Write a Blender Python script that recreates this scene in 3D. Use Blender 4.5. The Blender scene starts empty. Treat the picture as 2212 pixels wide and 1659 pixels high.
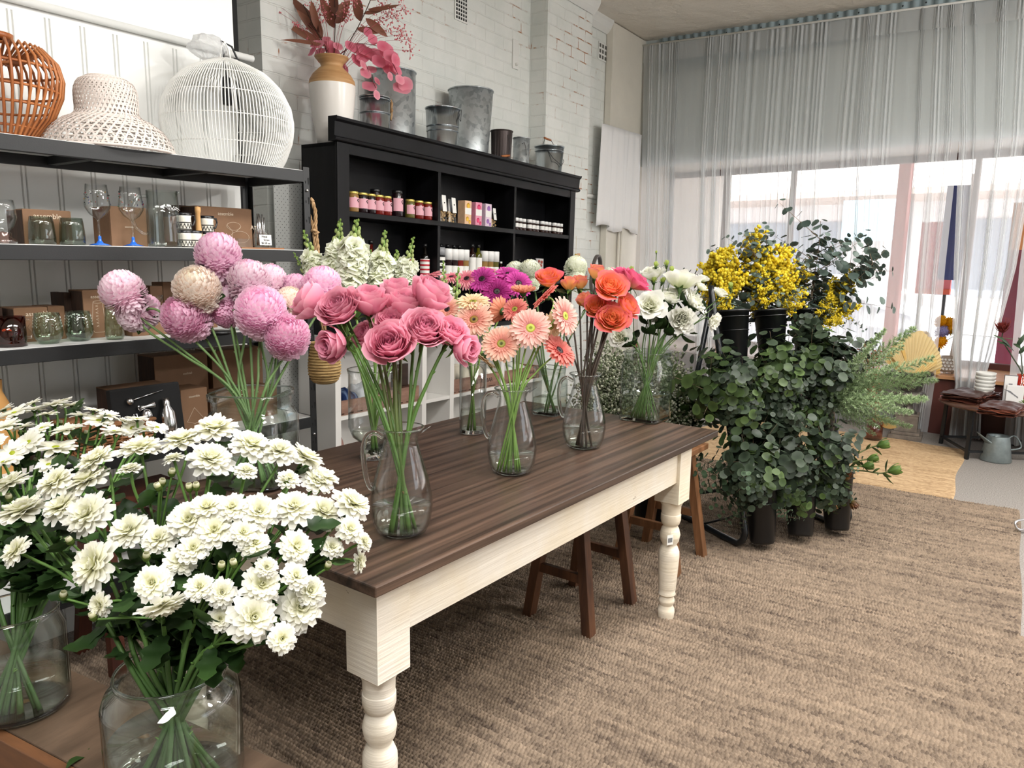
WORLD, SUN, AREA_FILL, POINT_FILL, EXPO = 3.6, 15.0, 72, 120, -.12
import bpy, math, random
from mathutils import Vector as V, Matrix, noise
SC = bpy.context.scene
COL = SC.collection
PI = math.pi
sin, cos, rad = math.sin, math.cos, math.radians
R = random.Random(11)
U = R.uniform
# ---------------------------------------------------------------- camera: world axes seen in camera axes (x right, y down, z forward)
W = ((0.59652221, -0.12426681, 0.79291804), (-0.80245559, -0.11086006, 0.58632335), (0.01504241, -0.98603641, -0.16584908))
FPX, H = 1620.0, 1.42
CAM = V((0, 0, H))
RIGHT = V((W[0][0], W[1][0], W[2][0])); DOWN = V((W[0][1], W[1][1], W[2][1])); FWD = V((W[0][2], W[1][2], W[2][2]))
UPZ = V((0, 0, 1))
def ray(px, py):
    return RIGHT * ((px - 1106) / FPX) + DOWN * ((py - 829.5) / FPX) + FWD
def P(px, py, d): return CAM + ray(px, py) * d
def onz(px, py, z):
    r = ray(px, py); return CAM + r * ((z - H) / r.z)
def ony(px, py, y):
    r = ray(px, py); return CAM + r * (y / r.y)
def onx(px, py, x):
    r = ray(px, py); return CAM + r * (x / r.x)
def onpl(px, py, q, n):
    r = ray(px, py); return CAM + r * ((V(q) - CAM).dot(n) / r.dot(n))
def dep(p): return (p - CAM).dot(FWD)
def zat(px, py, base):
    r = ray(px, py); return H + r.z / math.hypot(r.x, r.y) * math.hypot(base[0], base[1])
def fdir(r, u, t):
    v = RIGHT * r + UPZ * u - FWD * t
    return v.normalized()
def look(z, roll=0.0):
    """rotation taking +Z to direction z"""
    return V(z).to_track_quat('Z', 'Y').to_matrix().to_4x4() @ Matrix.Rotation(roll, 4, 'Z')
def T(*a): return Matrix.Translation(V(a) if len(a) == 3 else a[0])
def RZ(a): return Matrix.Rotation(a, 4, 'Z')
def RX(a): return Matrix.Rotation(a, 4, 'X')
def RY(a): return Matrix.Rotation(a, 4, 'Y')
cd = bpy.data.cameras.new('camera'); cam = bpy.data.objects.new('camera', cd); COL.objects.link(cam)
cd.sensor_width = 36; cd.lens = FPX / 2212 * 36; cd.clip_start = .02; cd.clip_end = 200
M3 = Matrix((RIGHT, -DOWN, -FWD)).transposed().to_4x4()
cam.matrix_world = T(CAM) @ M3
SC.camera = cam
# ---------------------------------------------------------------- mesh builder
class MB:
    def __init__(s): s.v = []; s.f = []; s.c = []; s.mi = []; s.sm = []; s.M = None
    def vert(s, p, c=(1, 1, 1)):
        s.v.append(tuple(s.M @ V(p)) if s.M is not None else tuple(p)); s.c.append(c); return len(s.v) - 1
    def face(s, idx, mi=0, sm=True): s.f.append(tuple(idx)); s.mi.append(mi); s.sm.append(sm)
    def grid(s, rows, cols=None, closed=False, mi=0, sm=True, c=(1, 1, 1)):
        ids = []
        for i, r in enumerate(rows):
            ids.append([s.vert(p, (cols(i, j) if callable(cols) else c)) for j, p in enumerate(r)])
        n = len(rows[0])
        for i in range(len(rows) - 1):
            for j in range(n if closed else n - 1):
                k = (j + 1) % n
                s.face((ids[i][j], ids[i][k], ids[i + 1][k], ids[i + 1][j]), mi, sm)
        return ids
    def box(s, a, b, mi=0, c=(1, 1, 1), M=None):
        x0, y0, z0 = a; x1, y1, z1 = b
        ps = [(x0, y0, z0), (x1, y0, z0), (x1, y1, z0), (x0, y1, z0), (x0, y0, z1), (x1, y0, z1), (x1, y1, z1), (x0, y1, z1)]
        if M is not None: ps = [tuple(M @ V(p)) for p in ps]
        i = [s.vert(p, c) for p in ps]
        for q in ((3, 2, 1, 0), (4, 5, 6, 7), (0, 1, 5, 4), (1, 2, 6, 5), (2, 3, 7, 6), (3, 0, 4, 7)): s.face([i[k] for k in q], mi, False)
    def bar(s, p, q, w, h=None, mi=0, c=(1, 1, 1), up=UPZ):
        p = V(p); q = V(q); h = h or w; d = (q - p); L = d.length; d.normalize()
        x = d.cross(V(up));
        if x.length < 1e-4: x = V((1, 0, 0))
        x.normalize(); y = x.cross(d)
        M = Matrix((x, y, d)).transposed().to_4x4(); M.translation = p
        s.box((-w / 2, -h / 2, 0), (w / 2, h / 2, L), mi, c, M)
    def tube(s, pts, r, n=6, mi=0, c=(1, 1, 1), cap=True, closed=False):
        pts = [V(p) for p in pts]; m = len(pts)
        rs = r if isinstance(r, (list, tuple)) else [r] * m
        t0 = (pts[1] - pts[0]).normalized(); a = t0.orthogonal().normalized(); rows = []
        for i in range(m):
            if closed: t = pts[(i + 1) % m] - pts[i - 1]
            else: t = pts[min(i + 1, m - 1)] - pts[max(i - 1, 0)]
            if t.length < 1e-9: t = t0.copy()
            t.normalize(); a = a - t * a.dot(t)
            if a.length < 1e-6: a = t.orthogonal()
            a.normalize(); b = t.cross(a)
            rows.append([pts[i] + (a * cos(2 * PI * k / n) + b * sin(2 * PI * k / n)) * rs[i] for k in range(n)])
        if closed: rows.append(rows[0])
        cc = c
        ids = s.grid(rows, (lambda i, j: cc(i / max(1, m - 1))) if callable(c) else None, True, mi, True, cc if not callable(cc) else (1, 1, 1))
        if cap and not closed:
            s.face(ids[0][::-1], mi, False); s.face(ids[-1], mi, False)
    def lathe(s, prof, n=24, mi=0, c=(1, 1, 1), M=None, cap0=False, cap1=False, sq=None):
        """prof: [(r, z)]; sq turns circles into squircles (for square jars)"""
        rows = []
        for q in prof:
            r, z = q[0], q[1]; row = []
            for k in range(n):
                a = 2 * PI * k / n; ca, sa = cos(a), sin(a); rr = r
                if sq: rr = r / (abs(ca) ** sq + abs(sa) ** sq) ** (1 / sq)
                p = V((rr * ca, rr * sa, z)); row.append(M @ p if M is not None else p)
            rows.append(row)
        ids = s.grid(rows, c if callable(c) else None, True, mi, True, c if not callable(c) else (1, 1, 1))
        if cap0: s.face(ids[0][::-1], mi, False)
        if cap1: s.face(ids[-1], mi, False)
    def ball(s, p, r, c=(1, 1, 1), mi=0, n=6, m=4, sz=1.0):
        p = V(p)
        top = s.vert(p + V((0, 0, r * sz)), c); bot = s.vert(p - V((0, 0, r * sz)), c); ring = []
        for i in range(1, m):
            t = PI * i / m
            ring.append([s.vert(p + V((r * sin(t) * cos(2 * PI * k / n), r * sin(t) * sin(2 * PI * k / n), r * sz * cos(t))), c) for k in range(n)])
        for k in range(n):
            l = (k + 1) % n
            s.face((top, ring[0][k], ring[0][l]), mi); s.face((bot, ring[-1][l], ring[-1][k]), mi)
            for i in range(m - 2): s.face((ring[i][k], ring[i + 1][k], ring[i + 1][l], ring[i][l]), mi)
    def prism(s, poly, z0, z1, mi=0, c=(1, 1, 1), M=None):
        lo = [V((x, y, z0)) for x, y in poly]; hi = [V((x, y, z1)) for x, y in poly]
        if M is not None: lo = [M @ p for p in lo]; hi = [M @ p for p in hi]
        a = [s.vert(p, c) for p in lo]; b = [s.vert(p, c) for p in hi]; n = len(a)
        s.face(a[::-1], mi, False); s.face(b, mi, False)
        for i in range(n): s.face((a[i], a[(i + 1) % n], b[(i + 1) % n], b[i]), mi, False)
    def mesh(s, name, mats):
        me = bpy.data.meshes.new(name); me.from_pydata(s.v, [], s.f)
        for m in (mats if isinstance(mats, (list, tuple)) else [mats]): me.materials.append(m)
        at = me.color_attributes.new('Col', 'FLOAT_COLOR', 'POINT')
        at.data.foreach_set('color', [x for c in s.c for x in (c[0], c[1], c[2], 1.0)])
        me.polygons.foreach_set('use_smooth', s.sm); me.polygons.foreach_set('material_index', s.mi)
        me.update(); return me
    def build(s, name, mats, parent=None, bevel=0, M=None):
        return put(name, s.mesh(name, mats), parent, M, bevel)
def put(name, data, parent=None, M=None, bevel=0):
    o = bpy.data.objects.new(name, data); COL.objects.link(o)
    if parent is not None: o.parent = parent
    if M is not None: o.matrix_basis = M
    if bevel:
        b = o.modifiers.new('bevel', 'BEVEL'); b.width = bevel; b.segments = 2; b.limit_method = 'ANGLE'; b.angle_limit = rad(40); b.harden_normals = False
    return o
def tag(o, label, cat, group=None, kind=None):
    if label: o['label'] = label
    if cat: o['category'] = cat
    if group: o['group'] = group
    if kind: o['kind'] = kind
    return o
def thing(name, label, cat, M=None, group=None):
    o = bpy.data.objects.new(name, None); COL.objects.link(o); o.empty_display_size = .02
    if M is not None: o.matrix_basis = M if isinstance(M, Matrix) else T(M)
    return tag(o, label, cat, group)
def struct(name, mb, mats, M=None, bevel=0, parent=None):
    o = mb.build(name, mats, parent, bevel, M)
    if parent is None: o['kind'] = 'structure'
    return o
def dup(root, M, label=None, group=None):
    def cp(o, par):
        c = o.copy(); COL.objects.link(c)
        if par is not None: c.parent = par
        for ch in o.children: cp(ch, c)
        return c
    r = cp(root, None); r.matrix_basis = M
    if label: r['label'] = label
    if group: r['group'] = group
    return r
def text(name, s, size, mat, parent, M, align='CENTER', ext=.0004):
    cu = bpy.data.curves.new(name, 'FONT'); cu.body = s; cu.size = size; cu.align_x = align; cu.align_y = 'CENTER'; cu.extrude = ext
    cu.materials.append(mat); o = bpy.data.objects.new('t', cu); me = bpy.data.meshes.new_from_object(o); bpy.data.objects.remove(o); return put(name, me, parent, M)
FRONT = RX(PI / 2)                       # text facing -Y
# ---------------------------------------------------------------- materials
MATS = {}
def nodes(name):
    m = bpy.data.materials.new(name); m.use_nodes = True; nt = m.node_tree
    b = nt.nodes['Principled BSDF']; return m, nt, b
def lin(c): return tuple((x / 12.92 if x <= .04045 else ((x + .055) / 1.055) ** 2.4) for x in c)
def hexc(h): return lin(tuple(int(h[i:i + 2], 16) / 255 for i in (0, 2, 4)))
def tex(nt, kind, scale, src='Object', vec=None, detail=4, rough=.6):
    n = nt.nodes.new('ShaderNodeTexNoise' if kind == 'noise' else 'ShaderNodeTexVoronoi')
    n.inputs['Scale'].default_value = scale
    if kind == 'noise': n.inputs['Detail'].default_value = detail; n.inputs['Roughness'].default_value = rough
    tc = nt.nodes.new('ShaderNodeTexCoord'); mp = nt.nodes.new('ShaderNodeMapping')
    nt.links.new(tc.outputs[src], mp.inputs['Vector']); nt.links.new(mp.outputs['Vector'], n.inputs['Vector'])
    if vec: mp.inputs['Scale'].default_value = vec
    return n
def ramp(nt, src, stops):
    r = nt.nodes.new('ShaderNodeValToRGB'); nt.links.new(src, r.inputs['Fac'])
    e = r.color_ramp.elements
    while len(e) < len(stops): e.new(.5)
    for i, (p, c) in enumerate(stops): e[i].position = p; e[i].color = (*c, 1)
    return r
def bump(nt, b, src, strength, dist=.01):
    n = nt.nodes.new('ShaderNodeBump'); n.inputs['Strength'].default_value = strength; n.inputs['Distance'].default_value = dist
    nt.links.new(src, n.inputs['Height']); nt.links.new(n.outputs['Normal'], b.inputs['Normal'])
def mat(name, col, rough=.5, metal=0.0, var=0.0, vscale=20, bmp=0.0, bscale=60, vec=None, spec=None, col2=None, emit=None):
    if name in MATS: return MATS[name]
    m, nt, b = nodes(name); c = hexc(col) if isinstance(col, str) else col
    b.inputs['Base Color'].default_value = (*c, 1); b.inputs['Roughness'].default_value = rough; b.inputs['Metallic'].default_value = metal
    if spec is not None: b.inputs['Specular IOR Level'].default_value = spec
    if var or col2:
        n = tex(nt, 'noise', vscale, vec=vec); c2 = hexc(col2) if col2 else tuple(x * (1 - var) for x in c)
        r = ramp(nt, n.outputs['Fac'], [(.35, c2), (.65, tuple(min(1, x * (1 + var * .3)) for x in c))]); nt.links.new(r.outputs['Color'], b.inputs['Base Color'])
    if bmp:
        n = tex(nt, 'noise', bscale, vec=vec); bump(nt, b, n.outputs['Fac'], bmp)
    MATS[name] = m; return m
def plantmat(name, rough=.55, transl=.3, spec=.3, gain=1.0):
    m, nt, b = nodes(name); a = nt.nodes.new('ShaderNodeAttribute'); a.attribute_name = 'Col'
    oi = nt.nodes.new('ShaderNodeObjectInfo'); hs = nt.nodes.new('ShaderNodeHueSaturation')
    mr = nt.nodes.new('ShaderNodeMapRange'); mr.inputs['To Min'].default_value = .9; mr.inputs['To Max'].default_value = 1.06
    nt.links.new(oi.outputs['Random'], mr.inputs['Value']); nt.links.new(mr.outputs['Result'], hs.inputs['Value'])
    nt.links.new(a.outputs['Color'], hs.inputs['Color'])
    nt.links.new(hs.outputs['Color'], b.inputs['Base Color']); b.inputs['Roughness'].default_value = rough; b.inputs['Specular IOR Level'].default_value = spec
    t = nt.nodes.new('ShaderNodeBsdfTranslucent'); nt.links.new(hs.outputs['Color'], t.inputs['Color'])
    mx = nt.nodes.new('ShaderNodeMixShader'); mx.inputs['Fac'].default_value = transl
    nt.links.new(b.outputs['BSDF'], mx.inputs[1]); nt.links.new(t.outputs['BSDF'], mx.inputs[2])
    nt.links.new(mx.outputs['Shader'], nt.nodes['Material Output'].inputs['Surface']); return m
def glassmat(name, tint=(1, 1, 1), edge=(.55, .6, .58), base=.06, rough=.0, refl=(1, 1, 1)):
    """thin clear glass: passes light, gathers reflections and a darker tint where it is seen edge-on"""
    m = bpy.data.materials.new(name); m.use_nodes = True; nt = m.node_tree; nt.nodes.remove(nt.nodes['Principled BSDF'])
    lw = nt.nodes.new('ShaderNodeLayerWeight'); lw.inputs['Blend'].default_value = .5
    pw = nt.nodes.new('ShaderNodeMath'); pw.operation = 'POWER'; pw.inputs[1].default_value = 3.6; nt.links.new(lw.outputs['Facing'], pw.inputs[0])
    mc = nt.nodes.new('ShaderNodeMix'); mc.data_type = 'RGBA'; mc.inputs['A'].default_value = (*tint, 1); mc.inputs['B'].default_value = (*edge, 1)
    nt.links.new(pw.outputs[0], mc.inputs['Factor'])
    tr = nt.nodes.new('ShaderNodeBsdfTransparent'); nt.links.new(mc.outputs['Result'], tr.inputs['Color'])
    gl = nt.nodes.new('ShaderNodeBsdfGlossy'); gl.inputs['Roughness'].default_value = rough; gl.inputs['Color'].default_value = (*refl, 1)
    mr = nt.nodes.new('ShaderNodeMapRange'); mr.inputs['To Min'].default_value = base; mr.inputs['To Max'].default_value = .75; nt.links.new(pw.outputs[0], mr.inputs['Value'])
    mx = nt.nodes.new('ShaderNodeMixShader'); nt.links.new(mr.outputs['Result'], mx.inputs['Fac'])
    nt.links.new(tr.outputs[0], mx.inputs[1]); nt.links.new(gl.outputs[0], mx.inputs[2])
    nt.links.new(mx.outputs[0], nt.nodes['Material Output'].inputs['Surface']); MATS[name] = m; return m
def sheermat(name, col, cover, warm=(1, 1, 1)):
    """sheer cloth: the threads cover more of the view the more edge-on the cloth is seen"""
    m = bpy.data.materials.new(name); m.use_nodes = True; nt = m.node_tree; nt.nodes.remove(nt.nodes['Principled BSDF'])
    g = nt.nodes.new('ShaderNodeNewGeometry'); dt = nt.nodes.new('ShaderNodeVectorMath'); dt.operation = 'DOT_PRODUCT'
    nt.links.new(g.outputs['Normal'], dt.inputs[0]); nt.links.new(g.outputs['Incoming'], dt.inputs[1])
    ab = nt.nodes.new('ShaderNodeMath'); ab.operation = 'ABSOLUTE'; nt.links.new(dt.outputs['Value'], ab.inputs[0])
    mxm = nt.nodes.new('ShaderNodeMath'); mxm.operation = 'MAXIMUM'; mxm.inputs[1].default_value = .26; nt.links.new(ab.outputs[0], mxm.inputs[0])
    dv = nt.nodes.new('ShaderNodeMath'); dv.operation = 'DIVIDE'; dv.inputs[0].default_value = 1.0; nt.links.new(mxm.outputs[0], dv.inputs[1])
    pw = nt.nodes.new('ShaderNodeMath'); pw.operation = 'POWER'; pw.inputs[0].default_value = 1 - cover; nt.links.new(dv.outputs[0], pw.inputs[1])
    tr = nt.nodes.new('ShaderNodeBsdfTransparent')
    df = nt.nodes.new('ShaderNodeBsdfDiffuse'); df.inputs['Color'].default_value = (*col, 1)
    tl = nt.nodes.new('ShaderNodeBsdfTranslucent'); tl.inputs['Color'].default_value = (*[a * b for a, b in zip(col, warm)], 1)
    m1 = nt.nodes.new('ShaderNodeMixShader'); m1.inputs['Fac'].default_value = .5
    nt.links.new(df.outputs[0], m1.inputs[1]); nt.links.new(tl.outputs[0], m1.inputs[2])
    m2 = nt.nodes.new('ShaderNodeMixShader'); nt.links.new(pw.outputs[0], m2.inputs['Fac'])
    nt.links.new(m1.outputs[0], m2.inputs[1]); nt.links.new(tr.outputs[0], m2.inputs[2])
    nt.links.new(m2.outputs[0], nt.nodes['Material Output'].inputs['Surface']); MATS[name] = m; return m
PETAL = plantmat('petal', .6, .45, .15)
LEAF = plantmat('leaf', .45, .2, .35)
STEM = plantmat('stem', .5, .0, .35)
GLASS = glassmat('clear_glass', (.985, .99, .99), (.36, .41, .40), .035)
GLASSG = glassmat('thick_green_glass', (.965, .985, .975), (.24, .33, .31), .042)
SOLIDG, _nt, _b = nodes('solid_glass'); _b.inputs['Base Color'].default_value = (.97, .99, .98, 1); _b.inputs['Transmission Weight'].default_value = 1; _b.inputs['Roughness'].default_value = 0; _b.inputs['IOR'].default_value = 1.45
WATER = glassmat('water', (.95, .97, .94), (.5, .56, .48), .02)
BLACKP = mat('black_plastic', '0c0d0f', .35)
BLACKM = mat('black_metal', '0f1113', .5, .0, bmp=.05, bscale=300)
CHROME = mat('steel', 'd8d8da', .18, 1.0)
def g(a, b, t): return tuple(x + (y - x) * t for x, y in zip(a, b))
# ---------------------------------------------------------------- setting
YAW = rad(3.0)
BX = V((cos(YAW), sin(YAW), 0)); BN = V((-sin(YAW), cos(YAW), 0))
MW = T(2.62, 3.646, 0) @ RZ(YAW)                      # brick wall frame: x along the wall, y into it
CQ = V((7.064, .849, 0)); CANG = rad(95.86)
CC = V((cos(CANG), -sin(CANG), 0)); CN = V((-CC.y, CC.x, 0))   # along the curtain (to the right), outwards
MC = Matrix((CC, CN, UPZ)).transposed().to_4x4(); MC.translation = CQ      # local x = along, y = outwards (towards the street)
def oncur(px, py, o=0.0):
    """(s, z) of a pixel on the curtain plane shifted outwards by o"""
    p = onpl(px, py, CQ + CN * o, CN); d = p - CQ; return d.dot(CC), p.z
def ceilz(y): return 3.66 + .05 * (y - 3.76)

def brickmat():
    m, nt, b = nodes('painted_brick'); L = nt.links.new
    tc = nt.nodes.new('ShaderNodeTexCoord'); sp = nt.nodes.new('ShaderNodeSeparateXYZ'); cb = nt.nodes.new('ShaderNodeCombineXYZ')
    ad = nt.nodes.new('ShaderNodeMath'); ad.operation = 'ADD'
    L(tc.outputs['Object'], sp.inputs[0]); L(sp.outputs['X'], ad.inputs[0]); L(sp.outputs['Y'], ad.inputs[1]); L(ad.outputs[0], cb.inputs['X']); L(sp.outputs['Z'], cb.inputs['Y'])
    nz = nt.nodes.new('ShaderNodeTexNoise'); nz.inputs['Scale'].default_value = 9; L(tc.outputs['Object'], nz.inputs['Vector'])
    mv = nt.nodes.new('ShaderNodeMix'); mv.data_type = 'VECTOR'; mv.inputs['Factor'].default_value = .012
    L(cb.outputs[0], mv.inputs['A']); L(nz.outputs['Color'], mv.inputs['B'])
    bt = nt.nodes.new('ShaderNodeTexBrick'); L(mv.outputs['Result'], bt.inputs['Vector'])
    for k, v in (('Scale', 1.0), ('Mortar Size', .006), ('Mortar Smooth', .5), ('Brick Width', .24), ('Row Height', .088), ('Bias', 0)): bt.inputs[k].default_value = v
    n1 = tex(nt, 'noise', 1.7, detail=6, rough=.7); r1 = ramp(nt, n1.outputs['Fac'], [(.53, (0, 0, 0)), (.6, (1, 1, 1))])
    mu = nt.nodes.new('ShaderNodeMath'); mu.operation = 'MULTIPLY'; rb = ramp(nt, bt.outputs['Fac'], [(.45, (0, 0, 0)), (.8, (1, 1, 1))])
    L(rb.outputs['Color'], mu.inputs[0]); L(r1.outputs['Color'], mu.inputs[1])
    n3 = tex(nt, 'noise', 14, detail=5); rn3 = ramp(nt, n3.outputs['Fac'], [(.45, (0, 0, 0)), (.56, (1, 1, 1))])
    mu2 = nt.nodes.new('ShaderNodeMath'); mu2.operation = 'MULTIPLY'; L(mu.outputs[0], mu2.inputs[0]); L(rn3.outputs['Color'], mu2.inputs[1])
    n2 = tex(nt, 'noise', 3.5); r2 = ramp(nt, n2.outputs['Fac'], [(.3, hexc('d2d6d1')), (.7, hexc('e2e3df'))])
    mc = nt.nodes.new('ShaderNodeMix'); mc.data_type = 'RGBA'; L(mu2.outputs[0], mc.inputs['Factor']); L(r2.outputs['Color'], mc.inputs['A']); mc.inputs['B'].default_value = (*hexc('a5714f'), 1)
    L(mc.outputs['Result'], b.inputs['Base Color']); b.inputs['Roughness'].default_value = .55
    n4 = tex(nt, 'noise', 40, detail=4); s1 = nt.nodes.new('ShaderNodeMath'); s1.operation = 'MULTIPLY_ADD'; s1.inputs[1].default_value = -1.0
    L(bt.outputs['Fac'], s1.inputs[0]); m4 = nt.nodes.new('ShaderNodeMath'); m4.operation = 'MULTIPLY'; m4.inputs[1].default_value = .35; L(n4.outputs['Fac'], m4.inputs[0]); L(m4.outputs[0], s1.inputs[2])
    bump(nt, b, s1.outputs[0], .55, .008); return m
BRICK = brickmat()
WHITEW = mat('white_wall_paint', 'dcdcd8', .5, var=.04, vscale=3, bmp=.03, bscale=25)
VJW = mat('white_panel_paint', 'dfe0dd', .4, var=.03, vscale=4)
CREAMW = mat('cream_paint', 'd9d4c8', .5, var=.05, vscale=5)
GAPSHADE = mat('gap_shade', '0a0a0a', .9)  # flat black that paints the shade inside gaps and holes

# floor: grey carpet
mb = MB(); mb.box((-3.6, -5.2, -.05), (7.3, 4.4, 0)); m, nt, b = nodes('grey_carpet')
n = tex(nt, 'noise', 160, detail=3); r = ramp(nt, n.outputs['Fac'], [(.35, hexc('6f6a66')), (.65, hexc('a09a94'))]); nt.links.new(r.outputs['Color'], b.inputs['Base Color']); b.inputs['Roughness'].default_value = .95; bump(nt, b, n.outputs['Fac'], .5, .004)
struct('floor', mb, m)
# ceiling: pressed plaster
m, nt, b = nodes('pressed_ceiling'); b.inputs['Base Color'].default_value = (*hexc('ddd6cb'), 1); b.inputs['Roughness'].default_value = .7
n = tex(nt, 'voronoi', 5.5); n.feature = 'SMOOTH_F1'; n2 = tex(nt, 'noise', 12, detail=5); ad = nt.nodes.new('ShaderNodeMath'); ad.operation = 'ADD'; nt.links.new(n.outputs['Distance'], ad.inputs[0]); nt.links.new(n2.outputs['Fac'], ad.inputs[1]); bump(nt, b, ad.outputs[0], .7, .03)
mb = MB(); xs = (-3.6, 7.75); ys = (-5.2, 4.4)
mb.grid([[V((x, y, ceilz(y))) for x in xs] for y in ys], sm=False); mb.grid([[V((x, y, ceilz(y) + .1)) for x in xs[::-1]] for y in ys], sm=False)
struct('ceiling', mb, m)
# left wall: tongue-and-groove panelling with double beads, smooth plaster above, a black strip painting the shaded gap at its right end
mb = MB(); prof = []; x = -3.5; k = 0
while x < 1.94:
    g0 = x
    prof += [(g0, 0), (g0 + .003, .006), (g0 + .006, 0), (g0 + .014, 0), (g0 + .017, .006), (g0 + .020, 0)]
    x += .1138
prof = [(a + (1.118 - (-3.5 + .1138 * round((1.118 + 3.5) / .1138)) - .01), d) for a, d in prof] + [(1.95, 0)]
mb.grid([[V((a, 2.9 + d, z)) for a, d in prof] for z in (0, 2.2)], sm=False)
mb.box((-3.5, 2.902, 2.2), (1.95, 2.95, 3.75)); mb.box((-3.5, 2.92, 0), (1.95, 2.95, 2.2))
wl = struct('wall_left', mb, VJW)
mb = MB(); mb.box((1.951, 2.905, 0), (1.975, 2.95, 3.7)); mb.build('gap_shade_strip', GAPSHADE, wl)
mb = MB(); mb.tube([(-3.5, 2.89, 2.232), (2.03, 2.89, 2.232)], .014, 10); struct('trim_1', mb, VJW)
# brick wall with its return, the pilaster and the box column
mb = MB(); mb.box((0, 0, 0), (3.48, .6, 3.8))
struct('wall_brick', mb, BRICK, MW)
mb = MB(); mb.box((2.68, -.165, 0), (3.44, .02, 3.62)); struct('wall_pilaster', mb, BRICK, MW)
mb = MB(); mb.box((3.47, .01, 0), (4.9, .3, 3.8)); struct('wall_recess', mb, BRICK, MW)
mb = MB(); mb.box((4.06, -.06, .0), (4.80, .05, 3.655)); mb.box((4.05, -.068, 0), (4.068, .0, 3.64)); struct('wall_column', mb, CREAMW, MW, bevel=.004)
mb = MB(); mb.box((-.02, -.02, 0), (5, .0, 3.8), M=None); 
mb = MB()
for (u0, u1, v, z) in ((2.66, 3.44, -.235, 3.545), (3.44, 4.06, -.06, 3.555)):
    pr = [(0, 0), (.012, -.01), (.05, .03), (.075, .075), (.08, .12), (-.0, .12)]
    rows = [[V((u, v + .07 - a, z + c)) for a, c in pr] for u in (u0, u1)]; ids = mb.grid(rows, sm=False); mb.face(ids[0], 0, False); mb.face(ids[1][::-1], 0, False)
struct('trim_2', mb, WHITEW, MW)
mb = MB(); mb.box((-3.6, 4.25, 0), (2.7, 4.35, 3.8)); struct('wall_sky_block', mb, WHITEW)  # unseen wall added to shut sky light out behind the panelling
mb = MB(); mb.box((-3.6, -5.2, 0), (-3.5, 4.4, 3.8)); struct('wall_back', mb, mat('back_wall_paint', '8f8b84', .6))  # unseen wall added to block the sun, coloured dark to cut bounce
mb = MB(); mb.box((-3.5, -5.2, 0), (2.6, -5.1, 3.7)); mb.box((2.6, -5.2, 2.7), (7.6, -5.1, 3.7)); mb.box((2.6, -5.2, 0), (7.6, -5.1, 1.2)); mb.box((5.8, -5.2, 1.2), (7.6, -5.1, 2.7)); struct('wall_right', mb, WHITEW)  # unseen wall, its opening shaped to let soft light in from the right
# front wall: upper board wall with a corrugated strip under the ceiling, display deck, glass front
BLUEG = mat('blue_grey_paint', 'c6cfcf', .6, var=.05, vscale=2)
mb = MB(); mb.box((-3.05, .10, 2.40), (6, .16, 3.72)); struct('wall_front', mb, BLUEG, MC)
mb = MB(); rows = []
for z0, z1 in ((3.30, 3.70),):
    us = [i * .0145 - 2.86 for i in range(520)]
    mb.grid([[V((u, .075 + .012 * sin(2 * PI * u / .087), z)) for u in us] for z in (z0, z1)])
    for i in range(40): mb.ball((-2.8 + .174 * i, .058, 3.61 - .008 * i), .007, mi=1)
struct('trim_3', mb, [mat('corrugated_tin', '9fb0b6', .4, .3, var=.15, vscale=5), mat('screw_head', '3a3f42', .4, .6)], MC)
RBROWN = mat('red_brown_wood', '4a2019', .5, var=.25, vscale=6, vec=(1, 1, .2))
mb = MB(); mb.box((-3.02, .10, 0), (6, .15, .475)); struct('wall_kick', mb, RBROWN, MC)
mb = MB(); mb.box((-3.02, .06, .475), (6, .85, .505)); struct('trim_4', mb, mat('deck_wood', 'b98a63', .35, var=.3, vscale=8, vec=(.3, 4, 4)), MC, bevel=.003)
mb = MB(); mb.box((-3.02, .16, 2.40), (6, .95, 2.44)); struct('trim_5', mb, CREAMW, MC)
mb = MB(); w1 = None
for u in (-2.4, -1.66, -.02, 1.6, 3.2, 5): mb.box((u - .02, .80, .5), (u + .02, .87, 2.42))
mb.box((-3.02, .80, .5), (6, .87, .56)); mb.box((-3.02, .80, 2.34), (6, .87, 2.42))
w1 = struct('window_1', mb, RBROWN, MC, bevel=.003)
us = (-3.02, -2.4, -1.66, -.02, 1.6, 3.2, 5)
for a, b_ in zip(us, us[1:]):
    mb = MB(); mb.box((a + .03, .83, .56), (b_ - .03, .836, 2.34)); mb.build('pane', GLASS, w1)
mb = MB(); mb.box((-3.15, -.05, 0), (-3.03, 2.2, 3.7)); struct('wall_corner', mb, CREAMW, MC)
# ---- street outside
CONC = mat('pale_concrete', 'dcd8d8', .8, var=.08, vscale=2); ROAD = mat('road', 'bdbcc2', .9, var=.1, vscale=3)
mb = MB(); mb.box((-16, .88, -.2), (22, 4.2, -.08)); struct('pavement', mb, CONC, MC)
mb = MB(); mb.box((-30, 4.2, -.3), (40, 13, -.18)); struct('street', mb, ROAD, MC)
mb = MB(); mb.box((-30, 13, -.3), (40, 15.9, -.08)); struct('pavement_far', mb, CONC, MC)
VER = mat('verandah_lining', 'c79a86', .7, var=.15, vscale=4)
t = thing('verandah_roof', 'brown lined verandah roof above the footpath outside the curtains', 'verandah', MC)
mb = MB(); mb.box((-8, .9, 2.78), (14, 2.3, 2.84)); mb.build('roof', VER, t); mb = MB(); mb.box((-8, 2.28, 2.6), (14, 2.34, 2.84)); mb.build('fascia', mat('fascia_paint', 'c58a74', .6), t)
POSTR = mat('red_post_paint', 'c8685e', .5)
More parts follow.
